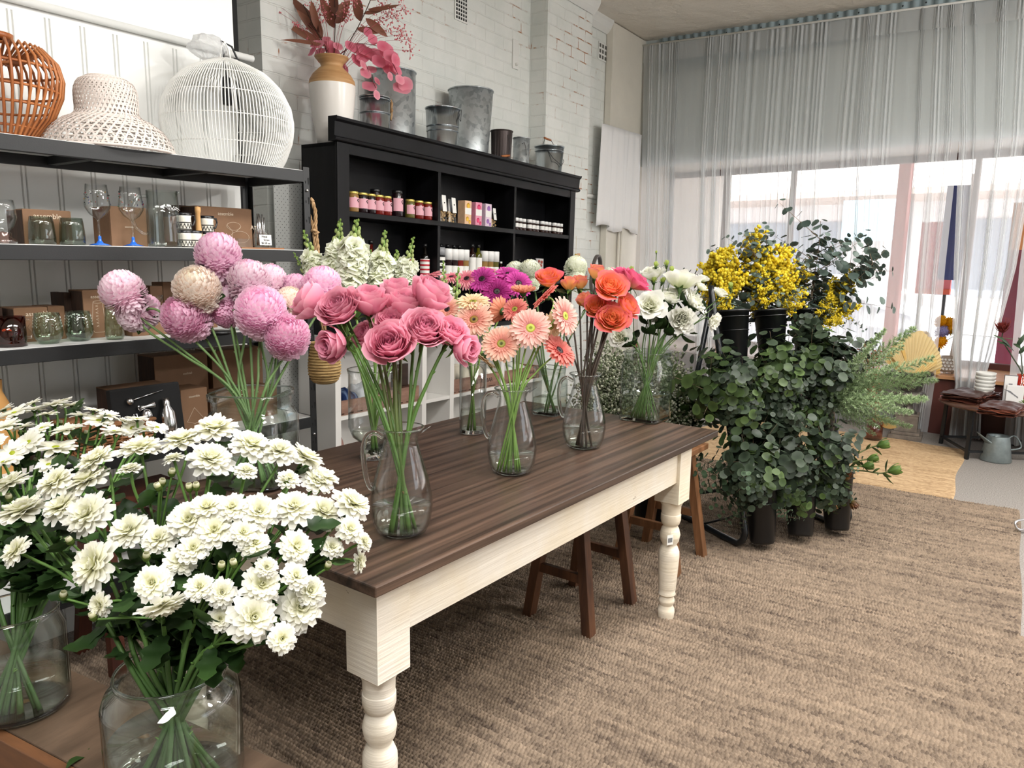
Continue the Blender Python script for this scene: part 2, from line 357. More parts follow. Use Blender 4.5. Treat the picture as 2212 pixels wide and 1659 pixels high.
for i, (px, lb) in enumerate(((1946, 'red verandah post outside, straight behind the third curtain'), (1420, 'red verandah post outside behind the leftmost curtain'))):
    s, z = oncur(px, 500, 2.2); mb = MB(); mb.box((s - .06, 2.12, -.08), (s + .06, 2.24, 2.78)); tag(mb.build('verandah_post', POSTR, None, .005, MC), lb, 'post')
SHOP = mat('white_render', 'e6e2e0', .8, var=.05, vscale=1); BLUES = mat('sky_blue_sign', '9fcfe4', .5, var=.15, vscale=3)
t = thing('shop_building', 'pale rendered shop row across the street, blurred by the curtains', 'building', MC)
mb = MB(); mb.box((-26, 16, -.1), (34, 18, 5.2)); mb.build('wall', SHOP, t)
mb = MB(); mb.box((-26, 13.4, 3.1), (34, 16, 3.25)); mb.build('awning', mat('awning_grey', 'b9a79c', .6), t)
s0, _ = oncur(1822, 480, 13.4); s1, _ = oncur(1955, 480, 13.4); _, z1 = oncur(1880, 432, 13.4); _, z0 = oncur(1880, 520, 13.4)
mb = MB(); mb.box((s0, 13.3, z0), (s1, 13.38, z1)); mb.build('blue_sign', BLUES, t)['label'] = 'sky blue sign board'
for px, w in ((1480, 2.2), (1640, 2.6), (1760, 1.6), (2120, 2.0)):
    s, z = oncur(px, 560, 16); mb = MB(); mb.box((s - w / 2, 15.95, .6), (s + w / 2, 16.02, 2.6)); mb.build('shop_window', mat('dim_window', '8e97a3', .25), t)
t = thing('sign_board', 'red sign board leaning beside the footpath, seen through the third curtain', 'sign', MC)
s0, z1 = oncur(1992, 480, 2.4); s1, z0 = oncur(2052, 625, 2.4); mb = MB(); mb.box((s0, 2.4, z0), (s1, 2.44, z1)); mb.build('panel', mat('pink_red_sign', 'd0656b', .6), t)
mb = MB(); mb.box((s0, 2.39, z0 - .06), (s1, 2.45, z0)); mb.build('frame', mat('orange_red', 'd2512a', .6), t)
mb = MB(); mb.bar((s0 + .05, 2.42, z0), (s0 + .05, 2.42, -.08), .03); mb.build('leg', BLACKM, t); mb = MB(); mb.bar((s1 - .05, 2.42, z0), (s1 - .05, 2.42, -.08), .03); mb.build('leg', BLACKM, t)
# a navy banner on a pole outside
t = thing('banner_flag', 'navy blue banner hanging outside, showing in the gap between two curtains', 'flag', MC)
s0, z1 = oncur(2072, 400, 1.5); s1, z0 = oncur(2047, 605, 1.5)
mb = MB(); mb.grid([[V((s1 + (s0 - s1) * (i / 6) - .10 + .2 * j / 4, 1.5 + .015 * sin(j * 2.1), z0 + (z1 - z0) * i / 6)) for j in range(5)] for i in range(7)]); mb.build('cloth', mat('navy_cloth', '23306e', .8), t)
mb = MB(); mb.tube([(s0 + .11, 1.5, -.08), (s0 + .11, 1.5, z1 + .1)], .012, 8); mb.build('pole', CHROME, t)
# a white car parked at the kerb
t = thing('car', 'white car parked in the street, pale behind the curtains', 'car', MC)
s, _ = oncur(1720, 620, 5.6); CARW = mat('white_car_paint', 'eceef2', .25); 
body = [(-2.1, .25), (-2.1, .75), (-1.9, .85), (-1.2, .92), (-.7, 1.38), (.8, 1.42), (1.5, .98), (2.0, .88), (2.1, .6), (2.1, .25)]
mb = MB(); rows = []
for y in (4.9, 5.05, 6.4, 6.55):
    k = .0 if y in (5.05, 6.4) else .06
    rows.append([V((s + x * (1 - k * .3), y, max(.2, z - k * (1 if z > 1 else .3)) - .18)) for x, z in body])
ids = mb.grid(rows, closed=True); mb.face(ids[0]); mb.face(ids[-1][::-1]); mb.build('body', CARW, t)
for x in (-1.3, 1.3):
    for y in (4.93, 6.35): mb = MB(); mb.lathe([(.0, 0), (.31, 0), (.33, .03), (.33, .17), (.31, .2), (0, .2)], 20, M=T(s + x, y, .13) @ RX(-PI / 2)); mb.build('wheel', BLACKP, t)
mb = MB(); mb.prism([(-.62, .95), (-.55, 1.3), (.75, 1.33), (1.2, .98)], 4.965, 4.975, M=T(s, 0, -.18) @ Matrix(((1, 0, 0, 0), (0, 0, 1, 0), (0, 1, 0, 0), (0, 0, 0, 1)))); mb.build('side_window', mat('dim_window', '8e97a3', .25), t)
# ---------------------------------------------------------------- curtains
SHEER = sheermat('sheer_curtain', hexc('eff2f3'), .50, (1, .97, .95))
def curtain(name, label, edges, folds, seed, hem=0.01, o0=0.0, top=None):
    """edges: [(z, s_left, s_right)] from top to bottom; folds: centres (0..1) of bunched pleats"""
    rr = random.Random(seed); N = 260
    f = [(c, rr.uniform(.015, .045), rr.randint(3, 6), rr.uniform(.02, .035)) for c in folds]
    ph = [rr.uniform(0, 6) for _ in range(6)]
    us = [i / N for i in range(N + 1)]; dens = []
    for u in us: dens.append(1 + sum(2.2 * math.exp(-((u - c) / w) ** 2) for c, w, n_, a in f))
    def off(u, z):
        y = .006 * sin(u * 9 + ph[0]) + .0025 * sin(u * 23 + ph[1]) + .0009 * sin(u * 71 + ph[2])
        for c, w, n_, a in f:
            cc = c + .004 * sin(z * 1.3 + c * 9); y += a * math.exp(-((u - cc) / w) ** 2) * sin((u - cc) / w * n_ * 1.5 + ph[3])
        return y
    mb = MB(); zs = []
    for (za, la, ra), (zb, lb, rb) in zip(edges, edges[1:]):
        for k in range(5 if zb != edges[-1][0] else 7):
            t_ = k / (5 if zb != edges[-1][0] else 6); zs.append((za + (zb - za) * t_, la + (lb - la) * t_, ra + (rb - ra) * t_))
    rows = []
    for z, l, r_ in zs:
        zt = (z if z < edges[0][0] - .01 else None)
        row = []
        for u in us:
            s_ = l + (r_ - l) * u; zz = z
            if z > edges[0][0] - .01 and top: zz = top(s_)
            row.append(V((s_, off(u, z) * min(1.15, .75 + (3.5 - z) * .2) + o0, zz)))
        rows.append(row)
    mb.grid(rows)
    t = thing(name, label, 'curtain', MC); mb.build('cloth', SHEER, t)
    hb = MB(); r0 = []
    for dz in (.012, -.16):
        r0.append([V((edges[0][1] + (edges[0][2] - edges[0][1]) * u, off(u, 3.4) * .7 + o0 - .004, top(edges[0][1] + (edges[0][2] - edges[0][1]) * u) + dz)) for u in us])
    hb.grid(r0); hb.build('header_band', SHEER, t); return t
sl, zl = oncur(1390, 101); sr, zr = oncur(2056, 11.5)
def rodz(s): return zl + (zr - zl) * (s - sl) / (sr - sl)
def cedge(pts): return [(oncur(*p)[1], oncur(*p)[0]) for p in pts]
S = lambda px, py: oncur(px, py)[0]
curtain('sheer_curtain', 'narrow white sheer curtain in the corner beside the left wall', [(3.55, S(1391, 101), S(1573, 80)), (2.4, S(1387, 360), S(1556, 350)), (.02, S(1378, 780), S(1546, 800))], (.10, .22, .34, .40, .80, .93), 3, top=rodz)
curtain('sheer_curtain', 'wide white sheer curtain behind the yellow wattle, second from the left wall', [(3.52, S(1572, 80), S(1871, 33)), (2.4, S(1556, 350), S(1845, 340)), (.02, S(1548, 800), S(1826, 800))], (.07, .2, .36, .44, .55, .66, .72, .93), 5, top=rodz, o0=.012)
curtain('sheer_curtain', 'white sheer curtain behind the palm fan urn, third from the left wall', [(3.46, S(1868, 33), S(2079, 10)), (2.4, S(1843, 340), S(2069, 328)), (1.4, S(1836, 560), S(2044, 560)), (.5, S(1820, 780), S(2024, 790)), (.02, S(1800, 930), S(2003, 940))], (.05, .16, .3, .62, .78, .9), 8, top=rodz, o0=-.004)
curtain('sheer_curtain', 'white sheer curtain falling behind the round side table', [(3.42, S(2066, 10), S(2270, -18)), (2.4, S(2068, 328), S(2240, 318)), (1.4, S(2061, 560), S(2196, 560)), (.75, S(2059, 720), S(2150, 720)), (.45, S(2066, 800), S(2125, 800)), (.02, S(2049, 936), S(2117, 944))], (.06, .2, .5, .72, .86, .95), 12, top=rodz, o0=.02)
curtain('sheer_curtain', 'white sheer curtain at the right edge behind the orange vase', [(3.38, S(2262, -15), S(2560, -60)), (2.4, S(2238, 318), S(2540, 290)), (1.4, S(2204, 560), S(2500, 560)), (.02, S(2168, 950), S(2480, 980))], (.1, .3, .45, .6, .8), 15, top=rodz, o0=.0)
t = thing('curtain_rod', 'white curtain rod running under the corrugated tin strip', 'curtain rod', MC)
mb = MB(); mb.tube([(sl - .05, -.012, rodz(sl) + .012), (sr + 1.6, -.012, rodz(sr + 1.6) + .012)], .009, 8); mb.build('rod', WHITEW, t)
for s in (sl + .02, -.3, 1.6):
    mb = MB(); mb.bar((s, -.01, rodz(s) + .012), (s, .10, rodz(s) + .012), .012); mb.build('bracket', WHITEW, t)
# ---------------------------------------------------------------- wall fittings
t = thing('air_vent', 'white terracotta air vent with square holes, high on the brick wall above the buckets', 'vent', T(onpl(995, 20, MW.translation, BN) - BN * .008) @ RZ(YAW))
mb = MB(); mb.box((-.075, 0, -.085), (.075, .006, .085)); mb.build('plate', WHITEW, t)
mb = MB()
for i in range(5):
    for j in range(6): mb.box((-.062 + i * .027, -.0015, -.073 + j * .0265), (-.046 + i * .027, .001, -.056 + j * .0265))
mb.build('hole_shade', GAPSHADE, t)  # black boxes on the plate, painting the shade inside the vent holes
t = thing('air_vent', 'small air vent tucked beside the box column near the ceiling', 'vent', T(onpl(1301, 113, MW.translation + BN * .01, BN) - BN * .008) @ RZ(YAW))
mb = MB(); mb.box((-.09, 0, -.08), (.09, .006, .08)); mb.build('plate', WHITEW, t); mb = MB()
for i in range(3):
    for j in range(3): mb.box((-.075 + i * .055, -.0015, -.065 + j * .05), (-.042 + i * .055, .001, -.033 + j * .05))
mb.build('hole_shade', mat('vent_shade', '5b5a55', .9), t)  # grey boxes painting the shade inside this vent's holes
t = thing('cover_plate', 'white painted cover plate with a small knob on the brick wall near the pilaster', 'cover plate', T(onpl(1112, 118, MW.translation, BN) - BN * .012) @ RZ(YAW))
mb = MB(); mb.box((-.04, 0, -.11), (.04, .012, .11)); mb.build('plate', WHITEW, t, .003)
mb = MB(); mb.lathe([(0, .018), (.01, .018), (.012, .01), (.012, 0)], 12, M=T(0, 0, -.075) @ RX(PI / 2)); mb.build('knob', WHITEW, t)
t = thing('conduit', 'thin white conduit pipes on the cream wall below the hung cloth', 'pipe', MW)
p0 = MW.inverted() @ onpl(1347, 420, MW.translation + BN * -.08, BN)
mb = MB(); mb.tube([(4.30, -.085, 0.4), (4.30, -.085, 2.0)], .016, 8); mb.tube([(4.36, -.085, 0.4), (4.36, -.085, 2.0)], .012, 8); mb.build('pipe', CREAMW, t)
mb = MB(); mb.tube([(3.46, -.005, 2.02), (4.06, -.005, 2.02)], .022, 8); mb.build('pipe', WHITEW, t)
# hung white cloth
CLOTHW = mat('white_cloth', 'e4e3e3', .85)
q0 = MW.translation - BN * .09
def wl(px, py): return MW.inverted() @ onpl(px, py, q0, BN)
A, B, C_, D = wl(1298, 266), wl(1385, 292), wl(1288, 490), wl(1377, 502)
mb = MB(); rows = []
for i in range(17):
    v_ = i / 16; row = []
    for j in range(61):
        u_ = j / 60; p = (A * (1 - u_) + B * u_) * (1 - v_) + (C_ * (1 - u_) + D * u_) * v_
        amp = .006 + .03 * v_ ** .6
        row.append(V((p.x, p.y + amp * (sin(u_ * 21 + 1.3 * sin(u_ * 5)) * .7 + .4 * sin(u_ * 47 + v_)) - .01, p.z + (.03 * sin(u_ * 12) * v_ ** 6))))
    rows.append(row)
mb.grid(rows); ob = mb.build('hanging_cloth', CLOTHW, None, 0, MW); tag(ob, 'white pleated cloth pinned to the box column beside the curtains', 'cloth')
sm = ob.modifiers.new('thick', 'SOLIDIFY'); sm.thickness = .002
# round mirror on the wall
mp = onpl(1284, 594, MW.translation - BN * .2, BN)
t = thing('wall_mirror', 'round mirror in a dark rim, half hidden by the orange roses', 'mirror', T(mp) @ RZ(YAW) @ RX(PI / 2 + .08) @ RY(.25))
mb = MB(); mb.lathe([(.17, .0), (.19, .0), (.193, .015), (.19, .03), (.172, .03), (.17, .012)], 40); mb.build('rim', mat('mirror_rim', '57504c', .4), t)
mb = MB(); mb.lathe([(0.001, .012), (.172, .012)], 40); mb.build('glass', mat('mirror_glass', 'eeeeee', .02, 1.0), t)
# ---------------------------------------------------------------- rugs
def rugmat(name, c1, c2, streak=(14, 1.1, 1)):
    m, nt, b = nodes(name); L = nt.links.new; at_ = nt.nodes.new('ShaderNodeAttribute'); at_.attribute_name = 'fibre'
    n1 = tex(nt, 'noise', 3, vec=streak, detail=3); n2 = tex(nt, 'noise', 1.6, detail=3); n3 = tex(nt, 'noise', 240, detail=2)
    def M_(op, a, b_):
        n = nt.nodes.new('ShaderNodeMath'); n.operation = op
        for i, q in enumerate((a, b_)):
            if isinstance(q, (int, float)): n.inputs[i].default_value = q
            else: L(q, n.inputs[i])
        return n.outputs[0]
    f = M_('ADD', M_('ADD', M_('MULTIPLY', n1.outputs['Fac'], .40), M_('MULTIPLY', at_.outputs['Fac'], .22)), M_('ADD', M_('MULTIPLY', n2.outputs['Fac'], .18), M_('MULTIPLY', n3.outputs['Fac'], .2)))
    r = ramp(nt, f, [(.34, hexc(c1)), (.5, g(hexc(c1), hexc(c2), .6)), (.64, hexc(c2))]); L(r.outputs['Color'], b.inputs['Base Color'])
    b.inputs['Roughness'].default_value = .8; b.inputs['Specular IOR Level'].default_value = .3; return m
RUGA = rugmat('jute_weave', '4b3f36', '94826f'); RUGB = rugmat('fine_jute', '8f7150', 'cdb08a', (16, 1.2, 1))
import numpy as np
def rug(label, corners, mt, z=.006, cell=(.0165, .0125), sub=(4, 4), amp=.0145, seed=0, y_from=0.0, wav=.004):
    """woven rug: every loop of the weave is modelled"""
    a, b_, c, d = [np.array(q, float) for q in corners]; t0 = (b_ - a) / np.linalg.norm(b_ - a); Mr = T(a[0], a[1], 0) @ RZ(math.atan2(t0[1], t0[0]))
    LX = np.linalg.norm(b_ - a); LY = np.linalg.norm(d - a); nx = int(LX / cell[0]) * sub[0]; ny = int(LY / cell[1]) * sub[1]
    u, v_ = np.meshgrid(np.linspace(0, 1, nx + 1), np.linspace(0, 1, ny + 1), indexing='ij'); rs = np.random.RandomState(seed)
    cx_, cy_ = u * LX / cell[0], v_ * LY / cell[1]
    row = np.minimum(np.floor(cx_), nx // sub[0] - 1).astype(int); per = rs.rand(nx // sub[0] + 1); per2 = rs.rand(nx // sub[0] + 1)
    ph = per[row] * .5 + .5 * (row % 2) + .25 * np.sin(v_ * LY * 9 + per2[row] * 6.3)
    cyp = cy_ + ph; loop = np.floor(cyp); jit = np.sin(loop * 12.9898 + row * 78.233) * 43758.5453; jit = jit - np.floor(jit)
    sx = np.abs(np.sin(np.pi * cx_)); sy = np.abs(np.sin(np.pi * cyp)); h = (sx ** .8) * (.30 + .70 * sy ** .8) * (.62 + .5 * jit)
    P_ = (a[None, None] * (1 - u)[..., None] + b_[None, None] * u[..., None]) * (1 - v_)[..., None] + (d[None, None] * (1 - u)[..., None] + c[None, None] * u[..., None]) * v_[..., None]
    wob = wav * np.sin(v_ * LY * 7 + seed) + wav * .6 * np.sin(v_ * LY * 17); P_[..., 0] += wob; P_[..., 1] += wav * np.sin(u * LX * 6 + seed)
    r = math.atan2(t0[1], t0[0]); q = P_ - a; X = q[..., 0] * cos(r) + q[..., 1] * sin(r); Y = -q[..., 0] * sin(r) + q[..., 1] * cos(r); Z = z + amp * h
    edge = np.minimum(np.minimum(u * LX, (1 - u) * LX), np.minimum(v_ * LY, (1 - v_) * LY)); Z = np.where(edge < 1e-9, .0005, Z)
    co = np.stack([X, Y, Z], -1).reshape(-1, 3).astype(np.float32); n1 = ny + 1; i0 = (np.arange(nx)[:, None] * n1 + np.arange(ny)[None]).reshape(-1)
    f = np.stack([i0, i0 + n1, i0 + n1 + 1, i0 + 1], -1).astype(np.int32); me = bpy.data.meshes.new('jute_rug'); me.vertices.add(len(co)); me.vertices.foreach_set('co', co.ravel()); me.loops.add(f.size); me.loops.foreach_set('vertex_index', f.ravel())
    me.polygons.add(len(f)); me.polygons.foreach_set('loop_start', np.arange(0, f.size, 4, dtype=np.int32)); me.update(calc_edges=True); me.polygons.foreach_set('use_smooth', np.ones(len(f), bool)); me.materials.append(mt)
    # every loop its own shade of fibre
    j2 = np.sin(loop * 39.425 + row * 11.37) * 9631.7; j2 = j2 - np.floor(j2); at_ = me.attributes.new('fibre', 'FLOAT', 'POINT'); at_.data.foreach_set('value', (.6 * j2 + .4 * per2[row]).astype(np.float32).ravel())
    return tag(put('jute_rug', me, None, Mr), label, 'rug')
rug('chunky woven jute rug under the white table and its turned legs', ((1.285, -.6), (3.408, -.6), (3.093, 2.75), (1.128, 2.75)), RUGA, seed=1)
rug('chunky woven jute rug under the black flower stand', ((3.354, .01), (5.15, .105), (5.02, 2.6), (3.11, 2.6)), RUGA, seed=2, sub=(3, 3))
rug('chunky woven jute rug in the bottom corner under the wooden bench', ((-.1, .1), (1.248, .1), (1.124, 2.75), (-.1, 2.6)), RUGA, seed=3)
c1 = onz(2085, 972, 0); c2 = onz(2056, 1077, 0)
rug('fine pale jute rug lying in front of the palm fan urn', ((5.17, c2.y), (c1.x, c1.y), (c1.x + .12, 2.4), (5.06, 2.5)), RUGB, .004, (.012, .02), (2, 3), .003, 4, wav=.012)
# ---------------------------------------------------------------- the long table
def woodmat(name, c1, c2, scale=3, vec=(.35, 6, 6), rough=.35, bmp=.15, spec=.5, c3=None):
    m, nt, b = nodes(name); n = tex(nt, 'noise', scale, vec=vec, detail=8, rough=.65)
    r = ramp(nt, n.outputs['Fac'], [(.36, hexc(c1)), (.5, g(hexc(c1), hexc(c2), .45)), (.64, hexc(c2))]); nt.links.new(r.outputs['Color'], b.inputs['Base Color'])
    b.inputs['Roughness'].default_value = rough; b.inputs['Specular IOR Level'].default_value = spec; bump(nt, b, n.outputs['Fac'], bmp, .004); MATS[name] = m; return m
TOPW = woodmat('stained_table_top', '241a14', '5f4a3d', scale=2.0, vec=(.3, 18, 18), rough=.36)
# worn cream paint: little chips
m, nt, b = nodes('worn_cream_paint'); n = tex(nt, 'noise', 26, detail=8, rough=.75, vec=(.5, .5, 1.4)); r = ramp(nt, n.outputs['Fac'], [(.30, hexc('93846f')), (.33, hexc('f0ebe2')), (1, hexc('f2ede5'))])
n2 = tex(nt, 'noise', 4, detail=3); r2 = ramp(nt, n2.outputs['Fac'], [(.35, hexc('f0e8d8')), (.6, hexc('f6f3ee'))]); mx = nt.nodes.new('ShaderNodeMix'); mx.data_type = 'RGBA'; mx.blend_type = 'MULTIPLY'; mx.inputs['Factor'].default_value = 1
nt.links.new(r.outputs['Color'], mx.inputs['A']); nt.links.new(r2.outputs['Color'], mx.inputs['B']); nt.links.new(mx.outputs['Result'], b.inputs['Base Color']); b.inputs['Roughness'].default_value = .5
n3 = tex(nt, 'noise', 12, vec=(.3, .3, 8), detail=5); bump(nt, b, n3.outputs['Fac'], .35, .006); CREAM = m
TB = (1.0, 1.08, 2.86, 2.04); TZ = .75
table = thing('dining_table', 'long cream painted table with dark stained wooden top and turned legs', 'table', (0, 0, 0))
mb = MB(); mb.box((TB[0], TB[1], TZ - .026), (TB[2], TB[3], TZ)); mb.build('table_top', TOPW, table, .004)
x0, x1, y0, y1 = TB[0] + .035, TB[2] - .175, TB[1] + .035, TB[3] - .035
def turned_leg(px, py, name='leg'):
    zt = TZ - .026; w = .05
    mb = MB(); mb.box((px - w, py - w, .50), (px + w, py + w, zt)); mb.prism([(px - w, py - w), (px + w, py - w), (px + w, py + w), (px - w, py + w)], .499, .5)
    pr = [(.0, .478), (.037, .478), (.048, .5), (.038, .478), (.037, .445), (.039, .443), (.039, .42), (.034, .403), (.028, .398), (.029, .392), (.034, .385), (.04, .36), (.036, .335), (.028, .32), (.028, .315), (.033, .308), (.04, .29), (.041, .27), (.034, .135), (.032, .12), (.035, .112), (.03, .108), (.026, .102), (.031, .09), (.032, .08), (.027, .069), (.025, .064), (.032, .05), (.034, .035), (.031, .01), (.028, 0), (0, 0)]
    mb.lathe([(r_, z) for r_, z in pr], 28, M=T(px, py, 0))
    # flutes on the shaft
    for k in range(8):
        a = 2 * PI * k / 8 + .2
        mb.bar((px + .0385 * cos(a), py + .0385 * sin(a), .265), (px + .032 * cos(a), py + .032 * sin(a), .145), .006, .004)
    return mb.build(name, CREAM, table, .0015)
for lx, ly in ((x0 + .05, y0 + .05), (x1 - .05 + .0, y0 + .05), (x0 + .05, y1 - .05), (x1 - .05, y1 - .05)): turned_leg(lx, ly)
zt = TZ - .027; zb = .585
mb = MB(); mb.box((x0 + .098, y0 + .012, zb), (x1 - .098, y0 + .034, zt)); mb.build('apron', CREAM, table, .002)
mb = MB(); mb.box((x0 + .098, y1 - .034, zb), (x1 - .098, y1 - .012, zt)); mb.build('apron', CREAM, table, .002)
mb = MB(); mb.box((x0 + .012, y0 + .098, zb), (x0 + .034, y1 - .098, zt)); mb.build('apron', CREAM, table, .002)
mb = MB(); mb.box((x1 - .034, y0 + .098, zb), (x1 - .012, y1 - .098, zt)); mb.build('apron', CREAM, table, .002)
tp = V((x1 - .05 - .042, y0 + .03, .372))
t = thing('price_tag', 'small white paper tag tied to the far turned table leg', 'tag', T(tp) @ RZ(-.5))
mb = MB(); mb.box((-.014, -.001, -.04), (.014, .0, .0)); mb.box((-.01, -.0016, -.03), (.01, -.001, -.012), 1); mb.build('paper', [mat('paper_white', 'e6e6e2', .7), mat('grey_ink', '77787a', .7)], t)
mb = MB(); mb.tube([(0, 0, 0), (.01, .01, .012), (.03, .02, .014)], .0008, 4); mb.build('string', mat('string', 'd8d2c4', .8), t)
# trestle stools under the table
STOOLW = woodmat('brown_stool_wood', '3d2417', '6d472e', 5, (3, 3, .3), .55)
def stool(label, x, ya, yb, dx, zt_=.565, mt=STOOLW, name='wooden_stool'):
    t = thing(name, label, 'stool', (0, 0, 0)); ym = (ya + yb) / 2; 
    for s in (0, 1):
        xx = x - dx * s; lean = .03 * (1 if s == 0 else -1)
        for y in (ya, yb):
            mb = MB(); mb.bar((xx, y, 0), (xx - lean, ym + (y - ym) * .45, zt_), .045, .038, up=(0, 1, 0)); mb.build('leg', mt, t, .002)
        mb = MB(); mb.bar((xx - lean * .4, ym + (ya - ym) * .78, .22), (xx - lean * .4, ym + (yb - ym) * .78, .22), .022, .036); mb.build('stretcher', mt, t, .002)
    mb = MB(); mb.box((x - dx - .06, ym - .13, zt_), (x + .05, ym + .13, zt_ + .028)); mb.build('seat', mt, t, .004); return t
STOOLL = woodmat('light_stool_wood', '59391f', '8a6040', 5, (3, 3, .3), .5)
stool('dark brown A-legged stool under the middle of the white table', 2.655, 1.33, 1.61, .34)
stool('lighter brown A-legged stool at the far end of the white table', 3.33, 1.30, 1.60, .30, .53, STOOLL)
stool('reddish brown stool behind the near end of the white table', 1.37, 2.44, 2.70, .28, .565, woodmat('red_stool_wood', '3c1c12', '5e2f1e', 5, (3, 3, .3), .5))
t = thing('kraft_tag', 'small kraft paper tag on the stool under the table', 'tag', T(onx(1258, 1197, 2.67)) @ RX(.35) @ RZ(1.4)); mb = MB(); mb.box((-.03, -.001, -.035), (.03, .001, .035)); mb.build('card', mat('kraft_card', '9c7650', .8), t)
# foreground bench: a plank seat on splayed legs
BZ = .55
BENCHW = woodmat('bench_wood', '3a2d21', '635040', 5, (2, .4, 2), .5)
a, b_, c, d = [onz(px, py, BZ) for px, py in ((135, 1452), (262, 1508), (0, 1568), (120, 1664))]
dy = (b_ - a).normalized(); dxn = V((-dy.y, dy.x, 0)) * -1
q0 = a - dy * .55; q0.z = 0
MBn = T(q0) @ RZ(math.atan2(dy.y, dy.x)); wd = abs((c - a).dot(dxn)) 
sgn = 1 if (c - a).dot(V((-dy.y, dy.x, 0))) > 0 else -1
bench = thing('plank_bench', 'low wooden plank bench in the front corner carrying the glass flower jars', 'bench', MBn)
Lb = 1.62
def bs(v_): return v_ * sgn
mb = MB(); y_a, y_b = sorted((bs(-.015), bs(wd + .0))); mb.box((0, y_a - .0, BZ - .03), (Lb, y_b, BZ)); mb.build('seat', BENCHW, bench, .003)
mb = MB(); ya_, yb_ = sorted((bs(wd + .001), bs(wd + .022))); mb.box((0, ya_, BZ - .085), (Lb, yb_, BZ - .002)); mb.build('rail', woodmat('orange_rail_wood', '472c1b', '714a2d', 5, (.4, 2, 2), .5), bench, .002)
for u in (.12, Lb - .12):
    for v_ in (.03, wd - .02): mb = MB(); mb.bar((u, bs(v_), BZ - .03), (u + (.05 if u > 1 else -.05), bs(v_), .0), .045); mb.build('leg', BENCHW, bench, .002)
lp = onz(168, 1640, BZ)
mb = MB(); mb.grid([[V((-.03 + .06 * i / 6, .009 * sin(PI * i / 6) * s, .002 + .004 * sin(i))) for s in (-1, 0, 1)] for i in range(7)], c=hexc('2f4a1e')); tag(mb.build('fallen_leaf', LEAF, None, 0, T(lp) @ RZ(.5)), 'small green leaf fallen on the wooden bench', 'leaf')
# ---------------------------------------------------------------- steel shelving rack
RB_ = BLACKM; RX0, RX1, RY0, RY1 = .02, 1.935, 2.42, 2.82
rack = thing('shelving_rack', 'black steel shelving rack with white boards standing against the panelled wall', 'shelving', (0, 0, 0))
SH = (1.738, 1.436, 1.138, .772, .36)
for nm, x, y, sx in (('post', RX1, RY0, -1), ('post', RX1, RY1, -1), ('post', RX0, RY0, 1), ('post', RX0, RY1, 1)):
    ry = 1 if y == RY0 else -1
    mb = MB(); a_, b2 = sorted((x, x + sx * .03)); c_, d_ = sorted((y, y + ry * .002)); mb.box((a_, c_, 0), (b2, d_, 1.752))
    a_, b2 = sorted((x, x + sx * .002)); c_, d_ = sorted((y, y + ry * .03)); mb.box((a_, c_, 0), (b2, d_, 1.752))
    for k in range(23):
        z = .07 + k * .0735
        if y == RY0 and x == RX1:
            yo = y - .0008
            mb.prism([(x - .011, z + .026), (x - .004, z + .026), (x - .006, z), (x - .009, z)], yo, yo + .001, 1, M=Matrix(((1, 0, 0, 0), (0, 0, 1, 0), (0, 1, 0, 0), (0, 0, 0, 1))))
            mb.prism([(x - .023, z + .014), (x - .019, z + .014), (x - .019, z + .004), (x - .022, z + .004)], yo, yo + .001, 1, M=Matrix(((1, 0, 0, 0), (0, 0, 1, 0), (0, 1, 0, 0), (0, 0, 0, 1))))
    mb.build(nm, [RB_, GAPSHADE], rack)  # post slots are flat black pieces painting the shade of holes
BOARD = mat('white_board', 'd9dad8', .5)
for i, z in enumerate(SH):
    for nm, y in (('beam', RY0 + .003), ('beam', RY1 - .022)):
        mb = MB(); mb.box((RX0 + .03, y - .004, z - .043), (RX1 - .03, y + .018, z)); mb.build(nm, RB_, rack, .0015)
    for x in (RX0 + .003, RX1 - .02): mb = MB(); mb.box((x, RY0 + .03, z - .043), (x + .017, RY1 - .03, z)); mb.build('beam', RB_, rack, .0015)
    mb = MB(); mb.box((RX0 + .02, RY0 + .005, z - .008), (RX1 - .02, RY1 - .005, z + .002)); mb.build('shelf_board', BOARD, rack)
    mb = MB()
    for x in (.35, .75, 1.15, 1.55): mb.box((x, RY0 + .02, z - .035), (x + .03, RY1 - .02, z - .009))
    mb.build('cross_bar', RB_, rack)
mb = MB(); mb.ball((RX1 - .017, RY0 - .003, 1.665), .006); mb.ball((RX1 - .017, RY0 - .003, .70), .006); mb.build('bolt', CHROME, rack)
# pegboard leaning between the rack and the black bookcase
pa = onpl(590, 375, MW.translation - BN * .06, BN); pb = onpl(645, 690, MW.translation - BN * .06, BN)
m, nt, b = nodes('pegboard'); tc = nt.nodes.new('ShaderNodeTexCoord'); b.inputs['Base Color'].default_value = (*hexc('c9cbc8'), 1); b.inputs['Roughness'].default_value = .6
t = thing('pegboard', 'pale grey perforated pegboard between the rack post and the black bookcase', 'pegboard', T(pa.x, pa.y, .02) @ RZ(YAW))
wpb = (onpl(648, 400, MW.translation - BN * .06, BN) - pa).dot(BX) + .06; mb = MB(); mb.box((0, 0, 0), (wpb, .008, 1.85)); mb.build('board', m, t)
mb = MB(); k = 0
for i in range(int(wpb / .0145)):
    for j in range(118):
        if (i + j) % 2: continue
        x = .007 + i * .0145; z = .03 + j * .0155
        mb.prism([(x + .0022 * cos(a), z + .0022 * sin(a)) for a in [PI / 3 * q for q in range(6)]], -.0006, .0002, M=Matrix(((1, 0, 0, 0), (0, 0, 1, 0), (0, 1, 0, 0), (0, 0, 0, 1))))
mb.build('hole', GAPSHADE, t)
